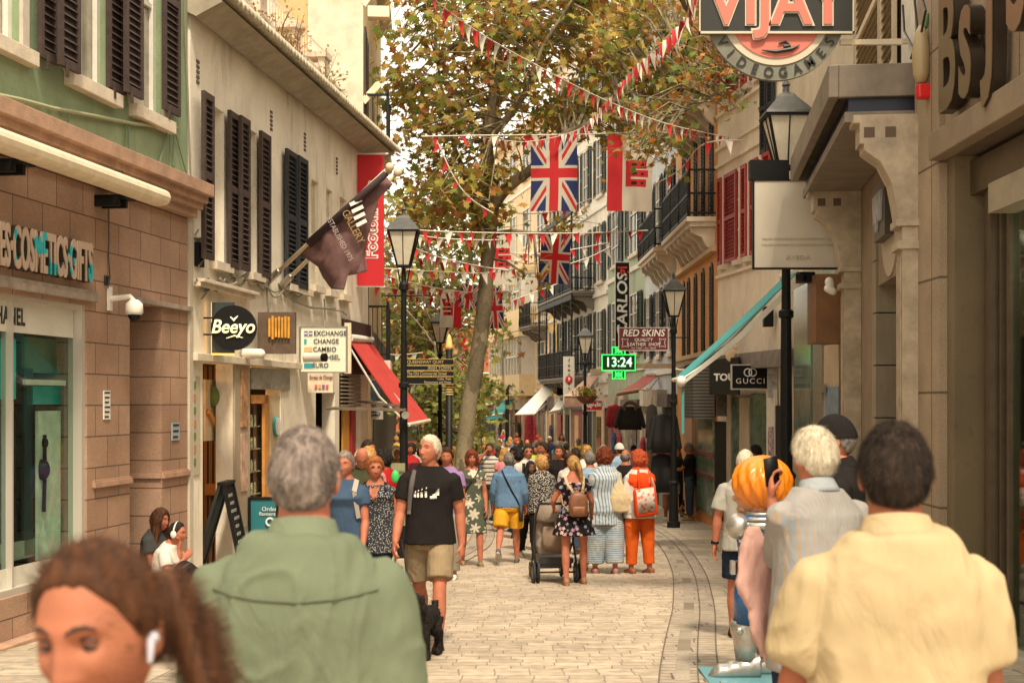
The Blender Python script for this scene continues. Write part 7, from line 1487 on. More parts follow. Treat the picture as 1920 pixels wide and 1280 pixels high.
        if face >= 2:
            for sd_ in (-1, 1): e = MB(); e.ell(Th @ Vector((sd_ * .0085, head_pt(.1, .95, -.4, fem, nk).y + .004, -.0425)), (.0042, .005, .0022), 8, 6); fin(e.mesh('nostril'), 'nostril', M_iris)
        e = MB(); ym = head_pt(0, math.sqrt(1 - .3), -.0662 / .117, fem).y
        for zz, r_ in ((-.0625, .0040), (-.0705, .0048)): e.tube([Th @ Vector((x_, ym - .0015 - (abs(x_) / .024) ** 2 * .008 + .0025, zz - (0 if abs(x_) < .01 else (zz + .0665) * .9))) for x_ in (-.024, -.012, 0, .012, .024)], [.001, r_ * .8, r_, r_ * .8, .001], 8)
        fin(e.mesh('mouth'), 'mouth', M_lip)
    if glasses:
        e = MB(); yy = head_pt(.3, .9, .1, fem).y + .006
        for sd_ in (-1, 1):
            c = Vector((.032 * sd_, yy, .008)); ring = [Th @ (c + Vector((.022 * math.cos(a), -abs(math.cos(a)) * .002, .016 * math.sin(a)))) for a in [R(q) for q in range(0, 361, 30)]]; e.tube(ring, .0016, 5, False); e.tube([Th @ (c + Vector((.021 * sd_, 0, .006))), Th @ Vector((.080 * sd_, .02, .012)), Th @ Vector((.080 * sd_, -.015, .008))], .0017, 5)
        e.tube([Th @ Vector((-.012, yy + .003, .012)), Th @ Vector((.012, yy + .003, .012))], .0016, 5); go = fin(e.mesh('glasses'), 'glasses', M_black)
        if glasses == 'sun':
            e = MB(); 
            for sd_ in (-1, 1): e.ell(Th @ Vector((.032 * sd_, yy, .008)), (.021 * s, .003, .015 * s), 14, 8, Rh)
            me = e.mesh('lens'); me.transform(SS); link('lens', me, mat('dark_lens', (.01, .008, .006), .1, spec=.9), go)
    J['fin'] = fin; J['Rh'] = Rh; J['L'] = L; J['SS'] = SS
    return J
from mathutils.bvhtree import BVHTree
def proj(J, x, z, back=True, o=None, off=.003):
    o = o or J['top']
    if o.name not in J: me = o.data; J[o.name] = BVHTree.FromPolygons([v.co[:] for v in me.vertices], [p.vertices[:] for p in me.polygons])
    s = J['s']; h = J[o.name].ray_cast(Vector((x * s, -1.2 if back else 1.2, z * s)), Vector((0, 1 if back else -1, 0)))
    return None if h[0] is None else (h[0] + Vector((0, -off if back else off, 0))) / s
def seam(J, pts, r, m, name='seam', back=True, sub=6, flat=0, par=None):
    q = []
    for (a, b_) in zip(pts, pts[1:]):
        for k in range(sub):
            t = k / sub; h = proj(J, a[0] + (b_[0] - a[0]) * t, a[1] + (b_[1] - a[1]) * t, back)
            if h is not None: q.append(h)
    if len(q) < 2: return
    b = MB()
    if flat:
        vs = []; fs = []
        for i, p in enumerate(q):
            d = (q[min(i + 1, len(q) - 1)] - q[max(i - 1, 0)]).normalized(); n_ = Vector((0, -1 if back else 1, 0)); sd_ = d.cross(n_).normalized() * flat / 2; vs += [p - sd_ + n_ * .001, p + sd_ + n_ * .001, p + sd_ + n_ * .007, p - sd_ + n_ * .007]
        for i in range(len(q) - 1): o = i * 4; fs += [(o + k, o + (k + 1) % 4, o + 4 + (k + 1) % 4, o + 4 + k) for k in range(4)]
        b.add(vs, fs + [(0, 1, 2, 3), (len(vs) - 1, len(vs) - 2, len(vs) - 3, len(vs) - 4)])
    else: b.tube(q, r, 5)
    me = b.mesh(name); me.transform(J['SS']); return link(name, me, m, par or J['top'], False, True)
def strap(J, pts, m, w=.03, name='bag_strap', par=None):
    b = MB(); P_ = [Vector(p) for p in pts]
    for a, c in zip(P_, P_[1:]): b.bar(a, c, w, .006, up=(a + c) / 2 - (J['Hc'] + J['up'] * .3) if (a - c).length > 0 else (0, 0, 1))
    me = b.mesh(name); me.transform(J['SS']); return link(name, me, m, par or J['root'])
def thing_at(J, name, lab, cat, grp=None):
    r = J['root']; return empty(name, r.location, r.rotation_euler.z, lab, cat, grp)
def add_local(J, t, b, name, m, smooth=True, amp=0, vox=0):
    me = apply_remesh(b, vox, 2, name) if vox else b.mesh(name)
    if amp: fold(me, amp, 10, .5)
    me.transform(J['SS']); return link(name, me, m, t, False, smooth)
# ------------------------------------------------------------------ the cast, nearest first
C_green = clothm('sage_cotton', (.135, .157, .098), var=.10); C_greenc = clothm('sage_collar', (.150, .174, .110), var=.08); C_cream = clothm('cream_pique', (.43, .325, .18), var=.06)
C_black = clothm('black_cotton', (.016, .013, .012)); C_khaki = clothm('khaki', (.26, .19, .11)); C_denim = clothm('denim', (.05, .085, .14)); C_blue = clothm('blue_cotton', (.115, .20, .31)); C_yel = clothm('mustard', (.68, .33, .025))
C_white = clothm('white_cotton', (.60, .55, .47)); C_lgrey = clothm('light_grey', (.36, .34, .29)); C_dgrey = clothm('charcoal_cotton', (.05, .05, .047)); C_navy = clothm('navy_cotton', (.018, .025, .045)); C_olive = clothm('olive', (.06, .06, .03)); C_red = clothm('red_cotton', (.42, .02, .02)); C_oran = clothm('orange_trouser', (.62, .10, .012)); C_orsc = clothm('orange_scarf', (.75, .07, .012)); C_pink = clothm('pink_cotton', (.60, .22, .22)); C_lblue = clothm('light_blue', (.25, .36, .46)); C_teal = clothm('teal_cotton', (.03, .2, .2)); C_lil = clothm('lilac', (.30, .18, .36))
J = person('brown-haired woman in the extreme foreground, head turned left, white earbud in her ear', 208, 1.78, 1.572, 164, skin('deep_tan_skin', (.33, .118, .060)), ('pulled', H_brown, 1.35, (-.13, .24)), top=dict(m=C_navy, sleeve=.5), bottom=dict(kind='trousers', m=C_navy), fem=1, vox=.008, face=2, headr=(0, -10, 4), nk=1.45, lids=1, brow=mat('brow_brown', (.045, .02, .01), .9), hstr=(18000, .05, H_brown, .0005, .95, .012, (0, -1, -.05)), seed=2, group='people close to the camera')
e = MB(); e.cap(J['Th'] @ Vector((-.084, .006, -.008)), J['Th'] @ Vector((-.082, .014, -.035)), .006, .004, 10); e.ell(J['Th'] @ Vector((-.086, .002, -.006)), (.008, .008, .008)); add_local(J, J['root'], e, 'earbud', mat('earbud', (.42, .42, .47), .4))
J['root'].location.x = XY(205, 1.78)
J = person('grey-haired man in a sage green shirt seen from behind in the foreground', 569, 3.16, 1.742, 3, S_red, ('short', H_grey, .85), top=dict(m=C_green, sleeve=1.9, hem=-.16, loose=.036, collar=1, cm=C_greenc, hang=1), bottom=dict(kind='trousers', m=C_khaki), arms=((-6, 8, 14), (-4, 8, 12)), vox=.008, face=0, fat=1.02, belly=1.08, sw=.90, headr=(-6, 0, 0), hstr=(42000, .014, H_grey, .0006, .45, .6), seed=4, folds=.021, group='people close to the camera', headscale=.92)
z_ = J['Hc'].z; MS = clothm('sage_seam', (.105, .122, .076))
seam(J, [(-.185, z_ + .44), (-.09, z_ + .425), (0, z_ + .42), (.09, z_ + .425), (.185, z_ + .44)], .0022, MS)
J = person('dark-haired man in a cream polo shirt seen from behind at lower right', 1682, 3.14, 1.752, -3, S_tan, ('short', H_dark, .95), top=dict(m=C_cream, sleeve=.66, hem=-.16, loose=.036, collar=1, cuff=.026, hang=1), bottom=dict(kind='trousers', m=C_navy), arms=((8, 15, 22), (2, 10, 14)), vox=.008, fat=.98, belly=1.12, sw=.90, hstr=(42000, .024, H_dark, .0006, .55, .55), seed=9, folds=.020, group='people close to the camera', headr=(-4, 0, 0), headscale=.90)
J = person('white-haired man in a striped shirt raising a black phone to the side of his face', 1532, 6.0, 1.775, 22, S_red, ('short', H_white, 1.9), top=dict(m=clothm('stripe_shirt', (.26, .27, .27), (.33, .25, .18), 'vstripe', 62), sleeve=1.0, hem=-.2, loose=.024, collar=1, cm=clothm('shirt_collar', (.30, .32, .33)), cuff=.03, hang=1), bottom=dict(kind='trousers', m=C_navy), arms=(('T', (-.075, .22, 1.42), (.1, -.1, -1)), ('T', (.20, .20, 1.05))), vox=.009, face=1, glasses='clear', fat=1.05, headr=(8, 0, 0), hstr=(16000, .035, H_white, .0007, .75, .35), seed=12, hand_curl=38, headscale=.94)
S, E, Wp = J['arms'][-1]; t = thing_at(J, 'mobile_phone', 'black mobile phone held up by the white-haired man', 'phone'); b = MB(); c = Wp + Vector((-.01, -.01, .12)); b.T = Matrix.Translation(c) @ Matrix.Rotation(R(-14), 4, 'Y') @ Matrix.Rotation(R(12), 4, 'X'); b.box((-.033, -.005, -.062), (.033, .005, .062)); add_local(J, t, b, 'phone_body', M_black)
t = thing_at(J, 'cardigan', 'pale pink cardigan draped over the white-haired man’s arm beside the statue', 'cardigan'); b = MB(); S, E, Wp = J['arms'][-1]; m0 = (E + Wp) / 2
b.loft([(E + Vector((-.11, .05, .14)), (.03, 0, 0), (0, .02, 0)), (E + Vector((-.10, .05, .06)), (.07, 0, 0), (0, .03, 0)), (E + Vector((-.11, .06, -.10)), (.08, 0, 0), (0, .025, 0)), (E + Vector((-.10, .05, -.2)), (.04, 0, 0), (0, .02, 0))], 14, 3); b.loft([(E + Vector((-.02, .03, .03)), (.06, 0, 0), (0, .05, 0)), (E + Vector((-.03, .05, -.12)), (.10, 0, 0), (0, .04, 0)), (E + Vector((-.02, .05, -.30)), (.11, 0, 0), (0, .035, 0)), (E + Vector((.02, .03, -.44)), (.07, 0, 0), (0, .03, 0))], 16); add_local(J, t, b, 'folded_cloth', clothm('pink_knit2', (.50, .29, .24)), amp=.022, vox=.01)
J = person('man in a black cap and black polo, glasses, looking left by the right shops', 1577, 8.0, 1.86, 75, S_red, ('short', H_salt), top=dict(m=C_black, sleeve=.7, collar=1), bottom=dict(kind='trousers', m=C_navy), vox=.0115, face=1, glasses='clear', headr=(0, -4, 0), seed=5)
def cap_hat(J, m, peak=1):
    b = MB(); T = J['Th']; vs, fs = grid_sphere(lambda x, y, z: T @ (Vector((x * .094, y * .118, max(z, .10) * .146 + (0 if z > .12 else .0)))), 28, 20); b.add(vs, fs)
    if peak: b.loft([(T @ Vector((0, .085, .030)), J['Rh'] @ Vector((.070, 0, 0)), J['Rh'] @ Vector((0, 0, .010))), (T @ Vector((0, .13, .030)), J['Rh'] @ Vector((.066, 0, 0)), J['Rh'] @ Vector((0, 0, .006))), (T @ Vector((0, .168, .016)), J['Rh'] @ Vector((.040, 0, 0)), J['Rh'] @ Vector((0, 0, .004)))], 16)
    add_local(J, J['root'], b, 'cap', m)
cap_hat(J, C_black)
# ---- T-shirt man
J = person('tall white-haired man in black T-shirt and khaki shorts striding toward the camera', 806, 12.1, 1.85, 176, S_red, ('short', H_white, 1.0), top=dict(m=C_black, sleeve=.62, hem=-.07, loose=.022, hang=1), bottom=dict(kind='shorts', m=C_khaki, len=.86, loose=.028), shoes=('sandal', M_sandal), legs=((24, 12, 1), (-12, 38, 1)), arms=((-6, 12, 12), (10, 11, 22)), vox=.008, face=2, headr=(-32, 10, 0), seed=7, sw=1.05, hstr=(4000, .018, H_white, .0012, .4, .5), folds=.010, fat=1.03)
Hc, up, fw = J['Hc'], J['up'], J['fw']; z_ = Hc.z + .33
for i, (x, h) in enumerate(((.10, .035), (.075, .046), (.046, .056), (.012, .066))):
    seam(J, [(x, z_ - .018), (x + .002, z_ - .02 + h)], 0, M_wht, 'shirt_print', False, 3, .017); seam(J, [(x - .006, z_ - .02 + h), (x + .006, z_ - .014 + h)], 0, M_wht, 'shirt_print', False, 2, .016); seam(J, [(x, z_ + .006), (x - .018, z_ + .012)], 0, M_wht, 'shirt_print', False, 2, .007)
    seam(J, [(x, z_ - .014), (x - .010, z_ - .034)], 0, M_wht, 'shirt_print', False, 2, .008); seam(J, [(x, z_ - .014), (x + .011, z_ - .034)], 0, M_wht, 'shirt_print', False, 2, .008)
seam(J, [(-.02, z_ - .026), (-.10, z_ - .022)], 0, M_wht, 'shirt_print', False, 3, .022)
for q in range(6): seam(J, [(-.085 + q * .009, z_ - .008), (-.088 + q * .003, z_ + .07 - q * .014)], 0, M_wht, 'shirt_print', False, 3, .011)
seam(J, [(.150, z_ - .16), (.140, z_ - .02), (.125, z_ + .10), (.112, z_ + .17), (.105, z_ + .195)], 0, mat('strap_grey', (.09, .075, .065), .8), 'bag_strap', False, 4, .04, J['root'])
t = thing_at(J, 'backpack', 'maroon rucksack on the black-shirted man', 'backpack'); b = MB(); b.zloft([(.10, -.19, 1.0, .10, .07), (.10, -.20, 1.1, .13, .09), (.10, -.20, 1.35, .13, .085), (.10, -.18, 1.45, .08, .05)], 16, 2.6); add_local(J, t, b, 'pack_body', clothm('maroon_nylon', (.05, .012, .016)))
t = thing_at(J, 'paper_bag', 'brown paper carrier bag hanging beside the black-shirted man', 'bag'); S, E, Wp = J['arms'][1]; b = MB(); c = Wp + Vector((0, 0, -.16)); b.loft([(c + Vector((0, 0, -.42)), (.05, 0, 0), (0, .13, 0)), (c + Vector((0, 0, -.2)), (.06, 0, 0), (0, .13, 0)), (c + Vector((0, 0, -.04)), (.05, 0, 0), (0, .13, 0))], 16, 6); add_local(J, t, b, 'bag_body', mat('kraft_paper', (.33, .18, .075), .8, .15, 9), False); b = MB()
for s_ in (-1, 1): b.tube([c + Vector((s_ * .03, -.05, -.05)), c + Vector((0, -.03, .10)), c + Vector((0, .03, .10)), c + Vector((s_ * .03, .05, -.05))], .004, 5)
add_local(J, t, b, 'handle', M_cream)
# ---- dog
def dog(px, d, rot):
    x, y, z = XY(px, d), d, gz(d); t = empty('dog', (x, y, z), R(rot), 'black curly-coated dog trotting beside the black-shirted man', 'dog'); b = MB()
    b.loft([((0, yy, zz), (rx, 0, 0), (0, 0, rz)) for yy, zz, rx, rz in ((-.26, .38, .03, .04), (-.22, .38, .085, .09), (-.1, .37, .085, .095), (.05, .36, .095, .115), (.17, .37, .09, .11), (.23, .40, .06, .07))], 18)
    b.cap((0, .18, .42), (0, .27, .54), .07, .055); b.ell((0, .31, .585), (.062, .075, .065)); b.cap((0, .35, .575), (0, .44, .555), .034, .026); 
    for s_ in (-1, 1):
        b.cap((s_ * .062, .29, .60), (s_ * .085, .28, .51), .024, .030)
        b.tube([(s_ * .05, .17, .34), (s_ * .055, .17, .22), (s_ * .055, .165 + s_ * .04, .12), (s_ * .055, .17 + s_ * .05, .03)], [.05, .042, .04, .034], 12); b.cap((s_ * .055, .17 + s_ * .05, .03), (s_ * .055, .21 + s_ * .05, .025), .032, .028)
        b.tube([(s_ * .05, -.19, .36), (s_ * .055, -.15, .25), (s_ * .055, -.22 + s_ * .03, .15), (s_ * .055, -.20 + s_ * .04, .03)], [.07, .055, .042, .034], 12); b.cap((s_ * .055, -.20 + s_ * .04, .03), (s_ * .055, -.16 + s_ * .04, .025), .032, .028)
    b.tube([(0, -.24, .42), (0, -.29, .45), (0, -.30, .50)], [.025, .03, .03], 10)
    me = apply_remesh(b, .010, 1, 'body'); fold(me, .020, 34, 1, 3); o = link('body', me, hairm('dog_coat', (.006, .005, .004), (.022, .018, .015)), t, False, True)
    strands(me, 5000, .03, MATS['hair_black'], t, 'curls', 2, .0025, .1, .6, None, -9, .5)
    b = MB(); b.ell((0, .465, .565), (.014, .012, .011)); link('nose', b.mesh('nose'), M_black, t)
dog(797, 11.4, 165)
bpy.data.objects['dog'].scale = (.86, .86, .86)
b = MB(); b.tube([P(752, 1010, 12.0), P(765, 1080, 11.8), P(782, 1122, 11.5)], .006, 5); tag(b.build('dog_lead', M_blk, None, False), 'thin dark lead running down to the black dog', 'lead')
# ---- left cluster
C_dots = clothm('dotted_navy', (.035, .037, .045), (.42, .40, .36), 'dots', 60)
J = person('short red-haired woman with glasses in a dark speckled sleeveless top', 704, 14.0, 1.60, 178, S_red, ('short', hairm('hair_copper', (.25, .07, .02), (.48, .17, .05)), 2.2), top=dict(m=C_dots, sleeve=.12, hem=-.22, neck=.50, hang=1), bottom=dict(kind='trousers', m=C_navy), fem=1, face=2, glasses='clear', fat=1.12, vox=.010, headr=(14, 0, 0), arms=((-4, 12, 15), (4, 12, 15)), seed=21)
b = MB(); Hc, up, fw = J['Hc'], J['up'], J['fw']; z_ = Hc.z
for q in range(9): seam(J, [(-.055 + q * .006, z_ + .50), (-.012 + q * .003, z_ + .30 + abs(q - 4) * .01)], 0, S_red, 'neckline', False, 4, .014, J['root'])
for q in range(5): seam(J, [(.05 - q * .009, z_ + .50), (.012 - q * .002, z_ + .31)], 0, S_red, 'neckline', False, 4, .014, J['root'])
b.add([Hc + up * .52 + Vector((-.05, .088, 0)), Hc + up * .52 + Vector((.05, .088, 0)), Hc + up * .42 + Vector((.03, .158, 0)), Hc + up * .32 + Vector((0, .166, 0)), Hc + up * .42 + Vector((-.03, .158, 0))], [(0, 1, 2, 3, 4)]); 
for s_ in (-1, 1): strap(J, [Hc + up * .3 + Vector((s_ * .15, .08, 0)), Hc + up * .44 + Vector((s_ * .125, .12, 0)), Hc + up * .525 + Vector((s_ * .11, .0, 0))], M_black, .04)
J = person('balding man in a dark olive shirt bowing his head behind the red-haired woman', 679, 15.6, 1.72, 185, S_red, ('bald', H_white, 1), top=dict(m=C_olive, sleeve=.6, collar=1), bottom=dict(kind='trousers', m=C_navy), face=1, headr=(0, -38, 0), lean=8, seed=22)
J = person('woman in a blue denim top with pale shoulder strap beside the green shirt', 648, 12.3, 1.66, 170, S_red, ('short', H_grey, 1.4), top=dict(m=C_denim, sleeve=.5), bottom=dict(kind='trousers', m=C_navy), fem=1, fat=1.1, face=1, arms=((10, 10, 20), ('T', (.16, .25, 1.42))), seed=23)
Hc, up = J['Hc'], J['up']; strap(J, [Hc + up * .2 + Vector((-.15, .10, 0)), Hc + up * .44 + Vector((-.12, .14, 0)), Hc + up * .54 + Vector((-.11, .02, 0)), Hc + up * .45 + Vector((-.10, -.1, 0))], mat('strap_pale', (.35, .30, .24), .8), .045)
person('dark-haired man turned right just below the scaffold bar', 688, 19.2, 1.80, 240, S_tan, ('short', H_dark, 1.4), top=dict(m=C_dgrey), bottom=dict(kind='trousers', m=C_navy), face=1, seed=24)
person('ginger-blond woman seen from behind over the balding man', 692, 17.2, 1.70, 20, S_pale, ('bob', H_gold), top=dict(m=C_pink), bottom=dict(kind='trousers', m=C_denim), fem=1, seed=25)
person('dark-haired woman in a red top beyond the red-haired woman', 722, 18.5, 1.66, 40, S_tan, ('curly', H_blk, .8), top=dict(m=C_red, sleeve=1.2), bottom=dict(kind='trousers', m=C_navy), fem=1, seed=26)
b = MB(); c = P(741, 893, 18); b.ell(c, (.05, .03, .08)); tag(b.build('carrier_bag', mat('neon_green', (.05, .55, .12), .5), None, False, smooth=True), 'small bright green bag between the red-haired woman and the black-shirted man', 'bag')
b = MB(); b.box(P(733, 985, 19.5), P(760, 868, 19.6)); o = tag(b.build('sign_board', mat('olive_board', (.28, .27, .14), .6), None, False), 'olive coloured board standing against the tall lamp post', 'board'); lab_t('MARKET DEALS', 745, 885, 19.5, 5, M_blk, o, .8)
# ---- woman in floral dress and man with white trainer
J = person('auburn-haired woman with glasses in a grey-green dress of large pale flowers', 884, 20.4, 1.67, 188, S_red, ('bob', H_aub, 1), dress=dict(m=clothm('big_floral', (.085, .095, .065), (.55, .48, .36), 'floral', 5.5), len=.44, flare=.08, sleeve=.3, neck=.51), fem=1, fat=1.10, face=2, glasses='clear', legs=((10, 4), (-6, 12)), shoes=('sandal', clothm('sandal_floral', (.22, .24, .13))), arms=((2, 10, 14), (0, 8, 30)), seed=31)
Hc, up = J['Hc'], J['up']; strap(J, [Hc + up * .02 + Vector((.19, .05, 0)), Hc + up * .25 + Vector((.08, .15, 0)), Hc + up * .40 + Vector((-.04, .16, 0)), Hc + up * .525 + Vector((-.11, .05, 0))], M_black, .018)
J = person('person in grey trousers and white trainers hidden behind the black-shirted man', 838, 18.3, 1.70, 175, S_tan, ('short', H_brown, 1.5), top=dict(m=C_lil, sleeve=.6), bottom=dict(kind='trousers', m=clothm('grey_trouser', (.25, .22, .17)), wide=1.2), shoes=('shoe', M_shoew), legs=((8, 4), (-14, 20)), seed=32)
# ---- blue shirt yellow shorts
J = person('grey-haired man in a blue long-sleeved shirt and mustard shorts walking away', 954, 20.8, 1.63, -4, S_red, ('thin', H_salt, 1.5), top=dict(m=C_blue, sleeve=1.75, hem=-.05, loose=.03, hang=1, collar=1), bottom=dict(kind='shorts', m=C_yel, len=.88, loose=.04), shoes=('shoe', M_shoeg), legs=((-20, 30, 3), (8, 2, 2)), arms=((4, 12, 14), (6, 12, 18)), fat=1.16, vox=.009, seed=33, folds=.011, hstr=(2500, .02, H_salt, .0015, .5, .5))
Hc, up = J['Hc'], J['up']; z_ = Hc.z; seam(J, [(-.10, z_ + .52), (-.05, z_ + .42), (.05, z_ + .22), (.15, z_ + .04), (.18, z_ - .04)], 0, M_black, 'bag_strap', True, 4, .024, J['root'])
t = thing_at(J, 'shoulder_bag', 'black shoulder bag on the hip of the man in mustard shorts', 'bag'); b = MB(); c = Hc + Vector((.20, -.10, -.12)); b.loft([(c + Vector((0, 0, -.14)), (.03, 0, 0), (0, .10, 0)), (c + Vector((0, 0, .1)), (.03, 0, 0), (0, .10, 0))], 16, 5); add_local(J, t, b, 'bag_body', M_shoeb)
# sunglasses man etc
J = person('man in sunglasses and white shirt with a black strap in the middle of the crowd', 990, 23.5, 1.75, 188, S_red, ('short', H_dark, 1.4), top=dict(m=C_white, sleeve=1.7, collar=1), bottom=dict(kind='trousers', m=C_black), face=1, glasses='sun', seed=34); Hc, up = J['Hc'], J['up']; z_ = Hc.z; seam(J, [(.09, z_ + .1), (.09, z_ + .4), (.08, z_ + .52)], 0, M_black, 'bag_strap', False, 4, .05, J['root'])
person('dark-skinned young woman in white trainers by the curly blonde', 994, 22.0, 1.50, 200, S_dark, ('long', H_blk, .7), top=dict(m=C_black, sleeve=.1), bottom=dict(kind='trousers', m=C_black), shoes=('shoe', M_shoew), fem=1, face=1, seed=35, legs=((8, 0), (-8, 10)))
J = person('curly strawberry-blonde woman in a black and white leopard print blouse', 1016, 21.4, 1.57, 8, S_pale, ('curly', H_gold, .85), top=dict(m=clothm('leopard', (.035, .03, .026), (.58, .53, .45), 'leopard', 55), sleeve=1.0, hem=-.14, loose=.03, cuff=.02, hang=1), bottom=dict(kind='trousers', m=C_black), shoes=('shoe', M_shoet), fem=1, fat=1.18, seed=36, vox=.010, legs=((-6, 8), (6, 2)))
# ponytail woman with rucksack and pushchair
J = person('ponytailed woman in a dark floral minidress pushing a pushchair', 1076, 17.6, 1.60, 6, S_red, ('pulled', H_blond, 1.1, (.07, .34)), dress=dict(m=clothm('dark_flower', (.013, .010, .011), (.5, .3, .3), 'dark_floral', 17), len=.27, flare=.45, sleeve=.42, neck=.44), fem=1, fat=1.08, vox=.009, shoes=('shoe', M_shoet, M_shoet), legs=((-8, 5, 2.5), (4, 0, 4)), arms=(('T', (-.24, .26, 1.02)), (8, 20, 34)), headr=(16, 0, 0), seed=37, hstr=(3500, .05, H_gold, .0013, .75, .2))
Hc, up = J['Hc'], J['up']; SSx = J['SS']
t = thing_at(J, 'backpack', 'small tan leather rucksack with cream straps on the ponytailed woman’s back', 'backpack'); b = MB(); b.T = Matrix.Translation(Hc + Vector((.03, -.20, .17))); b.zloft([(0, 0, -.18, .09, .04), (0, 0, -.16, .125, .06), (0, 0, 0, .13, .065), (0, 0, .10, .11, .06), (0, 0, .15, .05, .03)], 20, 3); add_local(J, t, b, 'pack_body', mat('tan_leather', (.20, .075, .03), .5, .3, 12))
b = MB(); b.T = Matrix.Translation(Hc + Vector((.03, -.255, .10))); b.zloft([(0, 0, -.10, .08, .02), (0, 0, 0, .09, .03), (0, 0, .03, .08, .02)], 16, 3.5); add_local(J, t, b, 'pocket', mat('tan_leather2', (.24, .095, .038), .5, .3, 12))
b = MB(); b.tube([Hc + Vector((-.05, -.21, .33)), Hc + Vector((.03, -.22, .375)), Hc + Vector((.10, -.21, .33))], .008, 6); add_local(J, t, b, 'handle', mat('tan_leather2', (.24, .095, .038)))
for s_ in (-1, 1): strap(J, [Hc + up * .30 + Vector((s_ * .05 + .03, -.19, 0)), Hc + up * .42 + Vector((s_ * .11, -.145, 0)), Hc + up * .52 + Vector((s_ * .125, -.04, 0))], mat('strap_cream', (.50, .38, .24), .8, .4, 40), .035)
strap(J, [Hc + up * .02 + Vector((-.06, -.20, 0)), Hc + up * .15 + Vector((-.17, -.1, 0)), Hc + up * .3 + Vector((-.17, 0, 0))], MATS['strap_cream'], .03)
# pushchair, in its own frame: +Y = away from camera
t = empty('pushchair', (XY(1038, 18.0), 18.05, gz(18.05)), R(8), 'beige pushchair with black frame and storage bag, pushed along the setts', 'pushchair')
M_pc = clothm('pushchair_fabric', (.24, .185, .14)); M_pf = mat('pushchair_frame', (.02, .02, .02), .4)
b = MB(); b.loft([((.0, .0, .34), (.20, 0, 0), (0, .10, 0)), ((.0, .05, .45), (.23, 0, 0), (0, .16, 0)), ((.0, .12, .62), (.22, 0, 0), (0, .14, 0)), ((.0, .05, .78), (.20, 0, 0), (0, .08, 0))], 20, 3); me = apply_remesh(b, .012, 2, 'seat'); fold(me, .012); link('seat', me, M_pc, t, False, True)
b = MB(); b.T = Matrix.Translation((0, .10, .78)); vs, fs = grid_sphere(lambda x, y, z: Vector((x * .23, y * .26, max(z, -.1) * .24)), 24, 18); b.add(vs, fs); link('hood', b.mesh('hood'), M_pc, t, False, True)
b = MB(); b.zloft([(0, -.14, .40, .14, .03), (0, -.16, .48, .17, .06), (0, -.16, .62, .17, .06), (0, -.14, .70, .15, .03)], 18, 3.5); link('hanging_bag', b.mesh('hanging_bag'), clothm('bag_taupe', (.25, .17, .12)), t, False, True)
b = MB(); b.box((-.22, -.2, .24), (.22, .35, .30)); b.box((-.2, -.18, .18), (.2, .3, .24)); link('basket', b.mesh('basket'), M_pf, t)
b = MB()
for s_ in (-1, 1): b.tube([(s_ * .27, -.25, .12), (s_ * .25, .0, .5), (s_ * .25, -.12, .82), (s_ * .23, -.28, 1.0)], .014, 8); b.tube([(s_ * .25, .0, .5), (s_ * .22, .42, .12)], .013, 8)
b.tube([(-.23, -.28, 1.0), (.23, -.28, 1.0)], .018, 8); b.tube([(-.27, -.25, .14), (.27, -.25, .14)], .012, 8); link('frame', b.mesh('frame'), M_pf, t, False, True)
for x_, y_, r_ in ((-.27, -.25, .135), (.27, -.25, .135), (-.20, .42, .10), (.20, .42, .10)):
    for q in (-.028, .028):
        b = MB(); b.tube([(x_ + q - .012, y_, r_), (x_ + q + .012, y_, r_)], r_, 24); w = link('wheel', b.mesh('wheel'), mat('tyre', (.02, .02, .02), .8), t); b = MB(); b.tube([(x_ + q - .015, y_, r_), (x_ + q + .015, y_, r_)], r_ * .55, 16); link('rim', b.mesh('rim'), mat('rim_grey', (.10, .09, .08), .5), w)
J = person('child in a lilac outfit walking between the ponytailed woman and the striped woman', 1108, 19.6, 1.15, 5, S_pale, ('short', H_brown, 1.5), top=dict(m=clothm('lilac2', (.30, .15, .25)), sleeve=1.5, hang=1, hem=-.3), bottom=dict(kind='trousers', m=C_pink), shoes=('shoe', M_shoet), seed=39)
# striped woman with tote
J = person('auburn curly-haired woman in a blue striped shirt and wide striped culottes', 1134, 19.1, 1.68, 4, S_pale, ('curly', H_aub, .95), top=dict(m=clothm('blue_vstripe', (.48, .50, .48), (.13, .22, .33), 'vstripe', 26), sleeve=1.6, hem=-.25, loose=.05, collar=1, hang=1, cuff=.03), bottom=dict(kind='trousers', m=clothm('blue_hstripe', (.42, .44, .43), (.13, .20, .28), 'hstripe', 34), len=1.85, wide=1.55, loose=.035), shoes=('shoe', mat('shoe_rose', (.35, .13, .10), .7)), legs=((3, 0, 2.5), (-3, 4, 2.5)), fem=1, fat=1.22, vox=.010, seed=41, folds=.013)
Hc, up = J['Hc'], J['up']; t = thing_at(J, 'tote_bag', 'cream canvas tote bag slung on the striped woman’s shoulder', 'bag'); b = MB(); c = Hc + Vector((.20, -.16, .02)); b.loft([(c + Vector((.02, 0, -.10)), (.05, 0, 0), (0, .04, 0)), (c + Vector((.02, 0, -.08)), (.16, 0, 0), (0, .06, 0)), (c + Vector((0, 0, .10)), (.15, 0, 0), (0, .06, 0)), (c + Vector((-.04, .02, .30)), (.07, 0, 0), (0, .04, 0)), (c + Vector((-.06, .06, .46)), (.03, 0, 0), (0, .02, 0))], 20, 2.6); add_local(J, t, b, 'bag_body', clothm('canvas', (.55, .43, .25)), amp=.016, vox=.010); b = MB(); b.tube([c + Vector((-.06, .05, .44)), Hc + up * .54 + Vector((.12, -.03, 0))], .02, 8); add_local(J, t, b, 'handle', MATS['canvas'])
